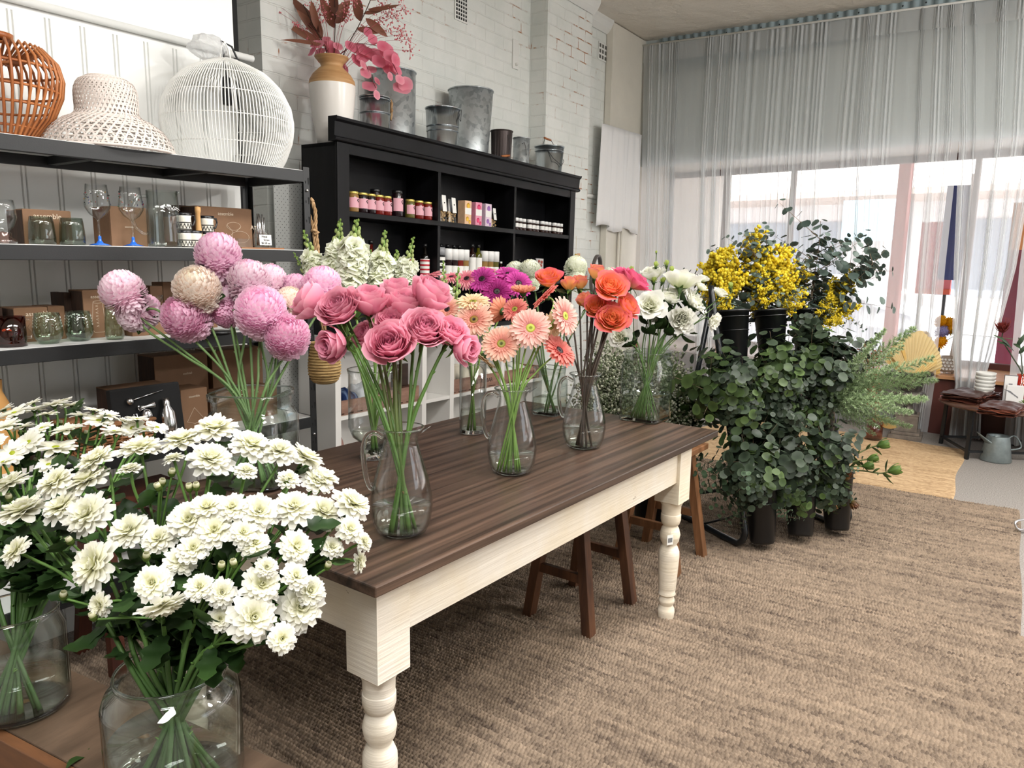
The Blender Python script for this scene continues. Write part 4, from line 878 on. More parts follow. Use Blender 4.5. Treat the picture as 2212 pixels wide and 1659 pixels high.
mb = MB(); mb.lathe([(0, 0), (.022, 0), (.026, .05), (.024, .09), (.012, .112), (.012, .116), (.0115, .14), (.0, .141)], 24, M=T(wq * .82, -.018, .01)); mb.build('shaker', CHROME, t)
mb = MB(); mb.ball((wq * .27, -.008, .155), .013, n=12, m=8, sz=1); mb.tube([(wq * .28, -.006, .156), (wq * .82, -.006, .178)], .0016, 6); mb.build('spoon', CHROME, t)
mb = MB(); mb.lathe([(.011, 0), (.005, .02), (.012, .05)], 16, M=T(wq * .40, -.012, .128) @ RY(PI / 2 - .1)); mb.build('jigger', CHROME, t)
mb = MB(); mb.ball((wq * .5, -.01, .10), .02, n=12, m=8, sz=1.2); mb.tube([(wq * .5, -.008, .085), (wq * .52, -.008, .005)], .003, 6); mb.tube([(wq * .3, -.006, .005), (wq * .31, -.006, .11), (wq * .36, -.006, .11), (wq * .42, -.006, .005)], .0022, 6); mb.build('strainer', CHROME, t)
# wicker basket
WICK = mat('wicker', '9a6a44', .6, var=.35, vscale=40); p = ony(225, 900, RY0 + .05)
t = thing('wicker_basket', 'flat rectangular wicker hamper lying on the fourth shelf behind the daisies', 'basket', T(p.x - .09, RY0 + .04, Z4)); BWd, BD, BH = .245, .20, .085
def weave(mb, x0, y0, x1, y1, nst, rows_, h, z0, rw=.0046):
    for r_ in range(rows_):
        z = z0 + h * (r_ + .5) / rows_
        pts = []
        for i in range(nst * 4 + 1):
            f = i / (nst * 4); o = .0045 * sin(f * nst * PI + (PI if r_ % 2 else 0)); dx, dy_ = (x1 - x0), (y1 - y0); L = math.hypot(dx, dy_); pts.append((x0 + dx * f - dy_ / L * o, y0 + dy_ * f + dx / L * o, z))
        mb.tube(pts, rw, 5)
    for i in range(nst + 1): f = i / nst; mb.tube([(x0 + (x1 - x0) * f, y0 + (y1 - y0) * f, z0), (x0 + (x1 - x0) * f, y0 + (y1 - y0) * f, z0 + h)], rw * .9, 5)
mb = MB()
for a in (((0, 0), (BWd, 0)), ((BWd, 0), (BWd, BD)), ((BWd, BD), (0, BD)), ((0, BD), (0, 0))): weave(mb, *a[0], *a[1], 9, 9, BH, 0)
mb.build('body', WICK, t); mb = MB()
for i in range(22): y = .004 + i * BD / 22; mb.tube([(BWd * j / 18, y, BH + .006 + .0035 * sin(j * PI / 1.5 + (PI if i % 2 else 0))) for j in range(19)], .0045, 5)
mb.tube([(-.004, -.004, BH + .004), (BWd + .004, -.004, BH + .004), (BWd + .004, BD + .004, BH + .004), (-.004, BD + .004, BH + .004)], .006, 6, closed=True); mb.build('lid', WICK, t)
mb = MB(); mb.tube([(BWd * .62 + .011 * cos(a * .5), -.006, BH - .002 + .011 * sin(a * .5)) for a in range(11)], .0022, 5); mb.build('clasp', WICK, t)
t = thing('black_bowl', 'dark bowl upside down behind the daisies on the fourth shelf', 'bowl', T(ony(88, 880, RY0 + .12).x, RY0 + .14, Z4)); mb = MB(); mb.lathe([(.07, 0), (.068, .03), (.05, .06), (.02, .075), (0, .076)], 24); mb.build('body', mat('dark_brown_gloss', '1c1310', .3), t)
t = thing('tan_bag', 'tan crumpled paper bag at the left edge of the fourth shelf', 'bag', T(ony(-30, 870, RY0 + .05).x, RY0 + .06, Z4)); mb = MB(); rows = []
for i in range(9):
    z = .27 * i / 8; row = []
    for j in range(24):
        a = 2 * PI * j / 24; r = .085 - .03 * (i / 8) ** 2; q = V((r * cos(a), r * .7 * sin(a) + .03, z)); row.append(q + V((noise.noise(q * 25), noise.noise(q * 25 + V((5, 5, 5))), 0)) * .012)
    rows.append(row)
mb.grid(rows, closed=True); mb.build('paper', mat('tan_paper', 'c08f52', .7), t)
# ---- hanging rope basket on the rack post
ROPE = woodmat('jute_rope', '8a6a44', 'c2a077', 60, (1, 1, 1), .85, .5); SEAG = woodmat('seagrass', '9a7b48', 'd0b37e', 30, (1, 1, 6), .8, .5)
pr_ = onx(668, 450, RX1 + .02); hx = V((RX1 + .028, RY0 - .025, 0)); d_ = dep(V((hx.x, hx.y, 1.5)))
def hp(px, py): return P(px, py, d_ + (0.0))
bc = hp(701, 790); t = thing('rope_basket', 'coiled seagrass basket hanging by a knotted rope from the rack post', 'basket', T(bc)); k = d_ / FPX
def rp(px, py, o=0): return hp(px, py) - bc + FWD * o
mb = MB(); tw = []
for s in (0, 1):
    for st in range(3):
        pts = []
        base = [(668, 436), (664, 452), (670, 470), (676, 490), (679, 510), (682, 540), (690, 620), (700, 745)] if s == 0 else [(675, 436), (681, 455), (682, 475), (681, 492), (684, 512), (687, 540), (694, 620), (705, 745)]
        for i in range(len(base) - 1):
            for q in range(5):
                f = q / 5; px = base[i][0] * (1 - f) + base[i + 1][0] * f; py = base[i][1] * (1 - f) + base[i + 1][1] * f; a = py * .16 + st * 2 * PI / 3; pts.append(rp(px, py, .004 * cos(a)) + RIGHT * .0042 * sin(a))
        mb.tube(pts, .0042, 5)
mb.tube([rp(668, 440), rp(668, 432), rp(672, 430), rp(676, 436)], .008, 7); mb.tube([rp(673, 500, -.006), rp(680, 498, -.01), rp(688, 502, -.004), rp(680, 508, -.01)], .007, 6); mb.build('rope', ROPE, t)
mb = MB(); Rr = 34 * k; pf = [(.55, -36), (.8, -32), (.97, -18), (1.0, -2), (.96, 16), (.86, 34), (.80, 50)]
pf2 = [(r * Rr, z * k) for r, z in pf]
coil = [along(pf2, i / 15) for i in range(16)]
for r, z in coil: mb.tube([(r * cos(2 * PI * i / 40), r * sin(2 * PI * i / 40), z) for i in range(40)], .0038, 5, closed=True)
mb.lathe([(0, pf2[0][1]), pf2[0]] + pf2[1:], 30); mb.build('basket', SEAG, t)
# ---------------------------------------------------------------- things in the bookcase
GOLD = mat('gold_lid', 'd8c36a', .35, .6); PINKL = mat('pink_label', 'd9a3ae', .6); WHL = mat('white_label', 'e4e3de', .6); WCAP = mat('white_cap', 'e6e6e4', .35)
jcol = {'green': mat('pickle_green', '5a5526', .12), 'dark': mat('dark_jam', '190b10', .12), 'red': mat('red_jam', '6d1712', .12), 'mixed': mat('pickle_mixed', '8a6a3c', .12)}
def kz(u, v, z): return MK @ T(u, v, z)
def jar(u, v, z, r, h, con, lid, label, group, lidmat=None, name='preserve_jar'):
    t = thing(name, label, 'jar', kz(u, v, z), group); mb = MB(); mb.lathe([(0, .001), (r * .95, .001), (r, .006), (r, h * .78), (r * .82, h * .87), (r * .82, h * .9)], 20); mb.build('contents', jcol[con], t)
    mb = MB(); mb.lathe([(r * .86, h * .88), (r * .9, h * .89), (r * .9, h * .985), (r * .84, h), (0, h)], 20); mb.build('lid', lidmat or GOLD, t)
    mb = MB(); a0, a1 = -PI / 2 - 1.45, -PI / 2 + 1.25; zs = (h * .22, h * .70)
    mb.grid([[V((r * 1.012 * cos(a0 + (a1 - a0) * i / 12), r * 1.012 * sin(a0 + (a1 - a0) * i / 12), q)) for i in range(13)] for q in zs]); mb.build('paper_label', PINKL, t)
    mb = MB()
    for k in range(5): a = -PI / 2 + .15 + .1 * cos(k * 1.3); mb.ball((r * 1.015 * cos(a), r * 1.015 * sin(a), h * (.5 + .03 * k)), .0035, n=5, m=3)
    mb.build('printed_sprig', INK, t); return t
KZ = 1.661
data = [(.10, 'mixed', 'first preserve jar against the left stile of the bookcase'), (.172, 'mixed', 'gold lidded jar of pale pickles with a pink label, second from the left stile'), (.243, 'dark', 'gold lidded jar of dark jam with a pink label, next to the pale pickles'), (.308, 'dark', 'gold lidded jar of dark jam, second after the pale pickles'), (.374, 'red', 'gold lidded jar of red jam next to the two dark ones'), (.440, 'red', 'gold lidded jar of red jam just left of the tall dark jar'), (.643, 'green', 'gold lidded jar of green pickles right of the tall dark jar'), (.727, 'red', 'gold lidded jar of red relish, second from the bookcase divider'), (.808, 'red', 'gold lidded jar of red relish closest to the bookcase divider')]
for u, c_, lb in data: jar(u, .05, KZ, .031, .112, c_, GOLD, lb, 'pink labelled preserves on the upper bookcase shelf')
jar(.54, .06, KZ, .036, .155, 'dark', BLACKP, 'tall dark preserve jar with a black lid and pink label', 'pink labelled preserves on the upper bookcase shelf', BLACKP)
jar(.44, .14, KZ, .036, .155, 'dark', BLACKP, 'black lidded preserve jar standing behind the red jam jars', 'pink labelled preserves on the upper bookcase shelf', BLACKP)
PASTA = mat('dried_pasta', 'c9a266', .5, var=.4, vscale=60); FILM = glassmat('bag_film', (.93, .93, .92), (.7, .7, .7), .1)
def bag(u, v, z, w, h, label):
    t = thing('pasta_bag', label, 'bag', kz(u, v, z)); mb = MB(); rows = []
    for i in range(9):
        f = i / 8; ww = w / 2 * (1 - .35 * f); dd = .028 * (1 - f * .85); rows.append([V((ww * (abs(cos(a)) ** .6) * (1 if cos(a) > 0 else -1), dd * (abs(sin(a)) ** .6) * (1 if sin(a) > 0 else -1), h * .95 * f)) for a in [2 * PI * k / 24 for k in range(24)]])
    mb.grid(rows, closed=True); mb.build('film', FILM, t); mb = MB(); rr = random.Random(int(u * 99))
    for k in range(70): mb.ball((rr.uniform(-.4, .4) * w, rr.uniform(-.015, .015), rr.uniform(.006, h * .42)), rr.uniform(.004, .008), n=5, m=4)
    mb.build('contents', PASTA, t)
    mb = MB(); mb.grid([[V((x, -.030 + .012 * q, h * (.40 + .6 * q))) for x in (-w * .2, w * .28)] for q in (0, .3, .6, 1)]); mb.build('paper_label', WHL, t); mb = MB(); mb.ball((.004, -.0245, h * .72), .005, n=6, m=4); mb.build('printed_mark', INK, t)
bag(.955, .06, KZ, .085, .168, 'clear bag of dried pasta with a white label against the first bookcase divider'); bag(1.05, .055, KZ, .085, .16, 'clear bag of dried pasta with a white label next to the yellow carton'); bag(1.55, .08, KZ, .07, .135, 'clear bag with a pale label half behind the purple carton')
def carton(u, c1, c2, label):
    t = thing('drink_carton', label, 'carton', kz(u, .03, KZ)); mb = MB(); mb.box((-.036, 0, 0), (.036, .06, .155)); mb.build('carton', mat('carton_' + c1, c1, .5, var=.12, vscale=40), t, .001)
    mb = MB(); mb.box((-.034, -.001, .066), (.034, 0, .108)); mb.build('paper_label', WHL, t); mb = MB(); mb.lathe([(0, 0), (.018, 0), (.018, .001)], 16, M=T(0, -.0003, .123) @ RX(PI / 2)); mb.lathe([(0, 0), (.016, 0), (.016, .001)], 16, M=T(-.008, -.0003, .036) @ RX(PI / 2)); mb.lathe([(0, 0), (.012, 0), (.012, .001)], 12, M=T(.018, -.0003, .018) @ RX(PI / 2)); mb.build('printed_motif', mat('motif_' + c2, c2, .6), t)
carton(1.205, 'e0b894', 'e3b33c', 'slim carton with yellow and orange print on the bookcase shelf'); carton(1.325, 'dc8fa6', 'd9406f', 'slim carton with bright pink print between the yellow and purple ones'); carton(1.44, 'd9c3d2', '9a6ab0', 'slim carton with pale purple print on the bookcase shelf')
j0 = None
for i in range(12):
    u = 1.80 + i * (2.475 - 1.80) / 11
    if j0 is None:
        j0 = thing('spice_jar', 'white capped spice jar in the row on the right bookcase shelf', 'jar', kz(u, .04, KZ), 'spice jars in the right bookcase bay')
        mb = MB(); mb.lathe([(0, 0), (.02, 0), (.021, .004), (.021, .055), (.016, .062), (.016, .066), (0, .066)], 18); mb.build('glass', mat('spice', '2a1510', .15), j0)
        mb = MB(); mb.lathe([(0, .064), (.0205, .064), (.0205, .086), (.018, .088), (0, .088)], 18); mb.build('cap', WCAP, j0)
        mb = MB(); mb.lathe([(.0214, .022), (.0214, .05)], 18); mb.build('paper_label', WHL, j0)
    else: dup(j0, kz(u, .04 + .006 * (i % 3), KZ))
# lower shelf
KZ2 = 1.301
def bottle(u, v, h, r, glass, cap, lab, label, neck=.3, name='bottle', stripes=None, z=KZ2, capw=None):
    t = thing(name, label, 'bottle', kz(u, v, z)); mb = MB(); s = h * (1 - neck)
    mb.lathe([(0, 0), (r, .002), (r, s), (r * .8, s + h * .04), (r * .42, s + h * .09), (r * .38, h * .93), (0, h * .93)], 18); mb.build('glass', glass, t)
    mb = MB(); mb.lathe([(0, h * .9), (r * .48, h * .9), (r * .48, h), (0, h)], 14); mb.build('cap', cap, t)
    mb = MB(); mb.lathe([(r * 1.015, s * .12), (r * 1.015, s * .88)], 18); mb.build('paper_label', lab, t)
    if stripes:
        mb = MB()
        for k in range(4): mb.lathe([(r * 1.03, s * (.16 + .2 * k)), (r * 1.03, s * (.24 + .2 * k))], 18)
        mb.build('stripe', stripes, t)
    return t
SAUCE = mat('dark_red_sauce', '45100c', .12); BLKSAUCE = mat('black_sauce', '0b0806', .12); REDS = mat('red_stripe', 'b5162b', .5); OLIVE = mat('olive_oil', '4a4a0c', .08); VIN = mat('vinegar', '230f0c', .08)
for u, v, c_, lb in ((.43, .06, SAUCE, 'red and white striped sauce bottle behind the middle of the white stock'), (.36, .10, SAUCE, 'red topped sauce bottle just left of the striped one'), (.80, .06, BLKSAUCE, 'black necked sauce bottle with red stripes by the first bookcase divider'), (.73, .12, BLKSAUCE, 'second black necked sauce bottle behind the white stock tip')): bottle(u, v, .215, .03, c_, BLACKP, WHL, lb, .36, 'sauce_bottle', REDS)
for u, lb in ((.13, 'black lidded jar on the lower shelf beside the left stile'), (.2, 'second black lidded jar on the lower bookcase shelf behind the stock')): jar(u, .08, KZ2, .035, .2, 'dark', BLACKP, lb, 'black lidded jars on the lower bookcase shelf', BLACKP)
for k in range(4):
    t = thing('stacked_tin', ('lowest', 'second', 'third', 'topmost')[k] + ' of the black and white tins stacked by the bookcase divider', 'tin', kz(.935, .05, KZ2 + .037 * k), 'stack of tins in the middle bay'); mb = MB(); mb.lathe([(0, 0), (.036, 0), (.036, .036), (0, .036)], 24); mb.build('tin', BLACKP, t); mb = MB(); mb.lathe([(.0366, .006), (.0366, .026)], 24); mb.build('paper_label', WHL, t)
mb = MB(); t = thing('grey_canister', 'grey capped canister on top of the stacked tins', 'canister', kz(.935, .05, KZ2 + .149)); mb.lathe([(0, 0), (.034, 0), (.034, .05), (0, .052)], 24); mb.build('can', mat('grey_cap', '8d8f92', .4), t)
cols = ['dark', 'dark', 'red', 'mixed', 'mixed']
def grinder(u, c_, lb):
    t = thing('grinder_bottle', lb, 'bottle', kz(u, .05, KZ2), 'white capped grinders on the lower bookcase shelf'); mb = MB(); mb.lathe([(0, 0), (.027, 0), (.027, .125), (0, .126)], 18); mb.build('glass', c_, t)
    mb = MB(); mb.lathe([(.0275, .01), (.0275, .085)], 18); mb.build('paper_label', WHL, t); mb = MB(); mb.lathe([(0, .122), (.0295, .122), (.0295, .19), (.027, .194), (0, .194)], 20); mb.build('cap', WCAP, t)
for u, c_, lb in ((1.02, 'dark', 'first white capped grinder after the stacked tins'), (1.085, 'dark', 'white capped grinder of black pepper'), (1.145, 'red', 'white capped grinder of pink salt'), (1.205, 'mixed', 'white capped grinder of pale salt left of the oil bottles'), (1.425, 'mixed', 'white capped grinder right of the oil bottles'), (1.495, 'mixed', 'second white capped grinder right of the oil bottles'), (1.56, 'green', 'last white capped grinder before the dropper bottle')): grinder(u, jcol[c_], lb)
bottle(1.285, .05, .235, .027, VIN, BLACKP, WHL, 'dark vinegar bottle with a white label among the grinders', .3, 'oil_bottle'); bottle(1.355, .05, .235, .027, OLIVE, BLACKP, WHL, 'olive oil bottle with a white label among the grinders', .3, 'oil_bottle')
bt0 = None
for k, u in enumerate((1.0, 1.07, 1.14, 1.21, 1.27)): bottle(u, .15, .225, .027, BLKSAUCE, BLACKP, WHL, ('black topped bottle behind the first grinder', 'black topped bottle behind the pepper grinder', 'black topped bottle behind the pink salt grinder', 'black topped bottle behind the pale salt grinder', 'black topped bottle behind the dark vinegar bottle')[k], .3)
bottle(1.635, .05, .125, .02, VIN, WCAP, WHL, 'small dropper bottle with a white bulb at the end of the grinder row', .42, 'dropper_bottle')
for u, lb, h in ((1.80, 'small red labelled jar at the left of the right bookcase bay', .115), (1.87, 'small jar with a dark lid beside the red one in the right bay', .10)): jar(u, .06, KZ2, .028, h, 'red', BLACKP, lb, None, BLACKP)
for u, lb in ((1.98, 'dark sauce bottle left of the tomato card'), (2.06, 'dark sauce bottle right beside the tomato card')): bottle(u, .12, .15, .03, BLKSAUCE, BLACKP, WHL, lb)
p = onk(1166, 566, .06); t = thing('photo_card', 'clear framed card with a red tomato picture in the right bookcase bay', 'card', kz(p.x, .06, KZ2)); mb = MB(); mb.box((-.06, 0, 0), (.06, .006, .165)); mb.build('frame', glassmat('card_acrylic', (.85, .85, .86), (.6, .6, .6), .12), t); mb = MB(); mb.box((-.052, -.001, .07), (.052, .0, .16)); mb.build('card', mat('card_grey', 'b9b6b4', .6), t)
mb = MB(); rr = random.Random(4)
for k in range(9): mb.ball((rr.uniform(-.03, .03), -.001, rr.uniform(.1, .145)), .012, n=8, m=5)
mb.build('tomato_print', mat('tomato', '9c4a3c', .6), t)
p = onk(1192, 585, .05); t = thing('red_tin', 'flat red and white tin in the right bookcase bay', 'tin', kz(p.x, .06, KZ2)); mb = MB(); mb.lathe([(0, 0), (.06, 0), (.06, .075), (0, .076)], 28); mb.build('tin', REDS, t); mb = MB(); mb.lathe([(.0606, .03), (.0606, .05)], 28); mb.build('paper_label', WHL, t)
# tassel with tag on the side of the bookcase
p = MK @ V((KW + .02, -.025, 1.50)); t = thing('tassel', 'pale yellow tassel with a kraft tag hanging at the right side of the bookcase', 'tassel', T(p)); mb = MB()
for k in range(40):
    a = R.uniform(0, 2 * PI); r = R.uniform(0, .012); mb.tube([(.3 * r * cos(a), .3 * r * sin(a), .0), (r * cos(a), r * sin(a), -.05), (1.3 * r * cos(a), 1.3 * r * sin(a), -.15)], .0013, 4)
mb.ball((0, 0, .006), .011); mb.tube([(0, 0, .01), (.0, 0, .16)], .001, 4); mb.build('threads', mat('yellow_thread', 'c9a852', .7), t)
mb = MB(); mb.box((.02, -.002, -.045), (.065, -.001, .02)); mb.tube([(0, 0, .01), (.04, -.002, .02)], .0008, 4); mb.build('kraft_tag', mat('kraft_card2', 'c79a72', .8), t)
# ---------------------------------------------------------------- on top of the bookcase
m, nt, b = nodes('galvanised'); n = tex(nt, 'voronoi', 38); n2 = tex(nt, 'noise', 5, detail=4); ad = nt.nodes.new('ShaderNodeMath'); ad.operation = 'ADD'; nt.links.new(n.outputs['Color'], ad.inputs[0]); nt.links.new(n2.outputs['Fac'], ad.inputs[1])
r = ramp(nt, ad.outputs[0], [(.5, hexc('8b9296')), (1.0, hexc('bdc3c5'))]); nt.links.new(r.outputs['Color'], b.inputs['Base Color']); b.inputs['Metallic'].default_value = .75; b.inputs['Roughness'].default_value = .42; GALV = m
SHINY = mat('shiny_tin', 'b9c0c4', .2, .95, var=.25, vscale=12, vec=(1, 1, .2)); DKTIN = mat('dark_tin', '3a3230', .4, .7); WIRE = mat('wire', '3d3d40', .4, .8)
KTOP = KT + .0008
def bucket(label, px, py0, py1, v, rt, rb, mt, name='metal_bucket', ribs=0, rings=(), handle=None, rim=.005, dz=0):
    c = onk(px, (py0 + py1) / 2, v); zt_ = onk(px, py0, v).z; h = zt_ - KTOP
    t = thing(name, label, 'bucket', MK @ T(c.x, v, KTOP)); n = 40 if not ribs else ribs * 4
    def prof(i_, r): return r
    mb = MB(); P_ = [(0, .006), (rb, .0), (rb + (rt - rb) * .02, .004), (rt, h), (rt - .004, h), (rb - .004, .012), (0, .012)]
    rows = []
    for r_, z in P_:
        rows.append([V(((r_ + (.004 * (1 if (k // 2) % 2 else 0) if ribs and r_ > .01 and .003 < z < h * .97 else 0)) * cos(2 * PI * k / n), (r_ + (.004 * (1 if (k // 2) % 2 else 0) if ribs and r_ > .01 and .003 < z < h * .97 else 0)) * sin(2 * PI * k / n), z)) for k in range(n)])
    mb.grid(rows, closed=True, sm=not ribs)
    for f in rings: r_ = rb + (rt - rb) * f; mb.tube([(r_ * cos(2 * PI * i / 40), r_ * sin(2 * PI * i / 40), h * f) for i in range(40)], .0035, 5, closed=True)
    mb.build('body', mt, t); mb = MB(); mb.tube([(rt * cos(2 * PI * i / 48), rt * sin(2 * PI * i / 48), h) for i in range(48)], rim, 7, closed=True); mb.build('rim', mt, t)
    return t, h
bucket('large galvanised bucket behind the white vase on top of the bookcase', 852, 156, 290, .29, .132, .130, GALV)
t, h = bucket('shiny tin pail with a rope handle, in front of the large galvanised bucket', 810, 212, 290, .112, .087, .083, SHINY, rings=(.72, .96))
mb = MB(); mb.lathe([(0, h + .014), (.05, h + .012), (.088, h + .004), (.0885, h - .004)], 36); mb.build('lid', SHINY, t)
mb = MB(); mb.tube([(.087, -.01, h * .92), (.105, -.02, h * 1.06), (.118, -.02, h * .98), (.112, -.02, h * .86)], .009, 7); mb.tube([(.112, -.02, h * .88), (.116, -.022, h * .76), (.110, -.02, h * .66)], .007, 6); mb.ball((.114, -.021, h * .84), .012, n=8, m=6); mb.build('rope_handle', ROPE, t)
t, h = bucket('small bright tin bucket with a wire handle, left of the tall galvanised bucket', 956, 236, 320, .142, .112, .088, SHINY, rings=(.62, .7))
mb = MB(); mb.tube([(.05, -.102, h * .93), (.03, -.108, h * .84), (.055, -.105, h * .80), (.07, -.096, h * .93), (.06, -.105, h * 1.0)], .0022, 5); mb.tube([(.055, -.10, h * .98), (.09, -.07, h * 1.02), (.105, 0, h * 1.02), (.08, .08, h * 1.02)], .003, 5); mb.build('wire_handle', WIRE, t)
bucket('tall tapered galvanised bucket, biggest one right of the vase', 1016, 197, 335, .26, .158, .118, GALV)
t, h = bucket('dark ribbed bucket with a wooden handle grip beside the tall galvanised bucket', 1083, 284, 350, .108, .078, .06, DKTIN, ribs=22)
mb = MB(); mb.tube([(-.03, -.075, h * .9), (-.02, -.09, h * .6), (-.05, -.092, h * .42)], .002, 5); mb.build('wire_handle', WIRE, t); mb = MB(); mb.tube([(-.03, -.092, h * .47), (-.10, -.07, h * .43)], .008, 8); mb.build('wooden_grip', RATT, t)
t, h = bucket('small plain galvanised pot with a wire hook between two pails', 1126, 299, 358, .09, .062, .058, GALV)
mb = MB(); mb.tube([(-.055, -.04, h * .85), (-.045, -.055, h * .88), (-.03, -.062, h * .72), (-.028, -.063, h * .6)], .002, 5); mb.build('wire_hook', WIRE, t)
t, h = bucket('low tin pail with wire handles at the right end of the bookcase top', 1186, 318, 374, .146, .118, .09, SHINY, rings=(.9,))
mb = MB(); mb.tube([(-.11, -.03, h * .95), (-.09, -.09, h * .7), (.0, -.118, h * .55), (.09, -.085, h * .7), (.11, -.02, h * .95)], .0025, 5); mb.tube([(-.1, 0, h), (-.04, .02, h * 1.22), (.05, .02, h * 1.2), (.11, 0, h)], .0025, 5); mb.build('wire_handle', WIRE, t)
mb = MB(); mb.tube([(-.05, .02, h * 1.2), (.05, .02, h * 1.19)], .008, 7); mb.build('wooden_grip', RATT, t)
# white vase with a bare clay neck
c = onk(720, 240, .15); CV = MK @ V((c.x, .15, KTOP)); k = dep(CV + V((0, 0, .15))) / FPX
hz = lambda py: (onk(720, py, .15).z - KTOP)
t = thing('ceramic_vase', 'tall white vase with a bare clay neck on top of the bookcase', 'vase', T(CV))
pf = [(0, 0), (34 * k, 0), (37 * k, hz(295)), (44 * k, hz(250)), (48.5 * k, hz(205)), (49 * k, hz(186))]
mb = MB(); mb.lathe(pf, 48); mb.build('body', mat('white_glaze', 'e6e1da', .28), t)
pf = [(49 * k, hz(186)), (47.5 * k, hz(176)), (40 * k, hz(163)), (28 * k, hz(151)), (22.5 * k, hz(146)), (24 * k, hz(140)), (35 * k, hz(127)), (36 * k, hz(125)), (33 * k, hz(126)), (21 * k, hz(141)), (20 * k, hz(150))]
mb = MB(); mb.lathe(pf, 48); mb.build('clay_neck', woodmat('bare_clay', 'a5794c', 'c29a6a', 4, (1, 1, 14), .6, .1), t)
# dried and dyed stems in the vase
VD = dep(CV)
def vp(px, py, o=0.0): return P(px, py, VD + o)
VTOP = CV + V((0, 0, hz(140)))
def curve(pts, n=8):
    """smooth polyline through points"""
    pts = [V(p) for p in pts]
    if len(pts) == 2: return [pts[0].lerp(pts[1], i / n) for i in range(n + 1)]
    out = []
    for i in range(len(pts) - 1):
        p0 = pts[max(0, i - 1)]; p1 = pts[i]; p2 = pts[i + 1]; p3 = pts[min(len(pts) - 1, i + 2)]
        for q in range(n):
            t_ = q / n; out.append(.5 * ((2 * p1) + (p2 - p0) * t_ + (2 * p0 - 5 * p1 + 4 * p2 - p3) * t_ ** 2 + (3 * p1 - p0 - 3 * p2 + p3) * t_ ** 3))
    out.append(pts[-1]); return out
def blade(mb, a, b_, w, c0, c1, bend=.0, nrm=None, n=7, nv=2, cup=.15, wf=None):
    """a leaf from a to b"""
    a = V(a); b_ = V(b_); d = b_ - a; L = d.length; d.normalize(); nn = V(nrm) if nrm is not None else V((0, 0, 1))
    s = d.cross(nn);
    if s.length < 1e-3: s = d.orthogonal()
    s.normalize(); nn = s.cross(d); rows = []
    for i in range(n + 1):
        t_ = i / n; ww = w * (wf(t_) if wf else (sin(PI * min(1, t_ ** .8 * .98 + .02)) ** .8)); o = bend * L * sin(PI * t_)
        rows.append([a + d * (L * t_) + nn * (o - cup * ww * (1 - abs(j / nv) ** 2)) + s * (ww * j / nv) for j in range(-nv, nv + 1)])
    mb.grid(rows, lambda i, j: g(c0, c1, i / n))
def disc(mb, p, nrm, r, c0, c1, n=12):
    M = T(V(p)) @ look(nrm); ids0 = mb.vert(M @ V((0, 0, -r * .12)), c0); ring = []
    ring2 = [mb.vert(M @ V((r * .6 * cos(2 * PI * k / n), r * .6 * sin(2 * PI * k / n), -.04 * r)), g(c0, c1, .5)) for k in range(n)]
    ring = [mb.vert(M @ V((r * (1 + .06 * sin(3 * k)) * cos(2 * PI * k / n), r * sin(2 * PI * k / n), r * .08 * sin(k * 1.7))), c1) for k in range(n)]
    for k in range(n): l = (k + 1) % n; mb.face((ids0, ring2[k], ring2[l])); mb.face((ring2[k], ring[k], ring[l], ring2[l]))
BR0, BR1, BR2 = hexc('5e382b'), hexc('8a5644'), hexc('a8765f')
def brown_stem(label, pts, leaves):
    t = thing('brown_leaf_stem', label, 'dried stem', T(CV)); cp = curve([VTOP - V((0, 0, .12))] + [vp(*p) for p in pts])
    mb = MB(); mb.tube([p - CV for p in cp], .0028, 5, c=hexc('3f2a20')); mb.build('stem', STEM, t)
    for a, b_, w, o in leaves:
        mb = MB(); A_ = vp(*a, o); B_ = vp(*b_, o + R.uniform(-.06, .06)); q = R.random(); blade(mb, A_ - CV, B_ - CV, w, g(BR0, BR1, q), g(BR1, BR2, q), R.uniform(-.08, .08), FWD * -1 + UPZ * R.uniform(-.6, .6)); mb.build('leaf', LEAF, t)
brown_stem('stem of brown dried leaves spreading left out of the white vase', [(705, 110), (680, 60), (655, 10)], [((700, 95), (612, 46), .026, 0), ((706, 100), (606, 86), .012, -.03), ((698, 85), (640, 20), .026, .04), ((690, 70), (625, -10), .03, 0), ((684, 62), (672, 0), .02, -.03), ((697, 80), (668, 10), .02, .02)])
brown_stem('stem of brown dried leaves spreading right out of the white vase', [(745, 110), (775, 55), (800, 0), (810, -40)], [((770, 62), (830, 70), .018, 0), ((790, 40), (838, 80), .022, -.03), ((785, 30), (845, 8), .022, .0), ((778, 45), (766, -20), .03, .03), ((795, 20), (865, 10), .015, 0), ((800, 0), (835, -40), .03, 0)])
brown_stem('stem of brown dried leaves standing straight up in the white vase', [(722, 100), (724, 40), (722, -30)], [((722, 60), (690, -10), .03, .02), ((722, 40), (757, 0), .03, 0), ((724, 30), (710, -40), .028, -.03), ((724, 50), (752, 22), .02, -.02)])
PK0, PK1, PK2 = hexc('dc6682'), hexc('ec90a4'), hexc('f6b4c0')
def coin_stem(label, pts, discs, dark=0):
    t = thing('pink_eucalyptus_stem', label, 'dried stem', T(CV)); cp = curve([VTOP - V((0, 0, .12)), VTOP + V((0, 0, .0))] + [vp(*p) for p in pts])
    mb = MB(); mb.tube([p - CV for p in cp], .0018, 5, c=hexc('6b2b30')); mb.build('stem', STEM, t)
    for px, py, r, nr in discs:
        mb = MB(); q = R.random() * .6 + (0 if dark else .35); disc(mb, vp(px, py, R.uniform(-.05, .05)) - CV, fdir(nr + R.uniform(-.3, .3), R.uniform(-.1, .5), .6), r * k * 1.2, g(PK0, PK1, min(1, q)), g(PK1, PK2, q) if not dark else PK1); mb.build('leaf', PETAL, t)
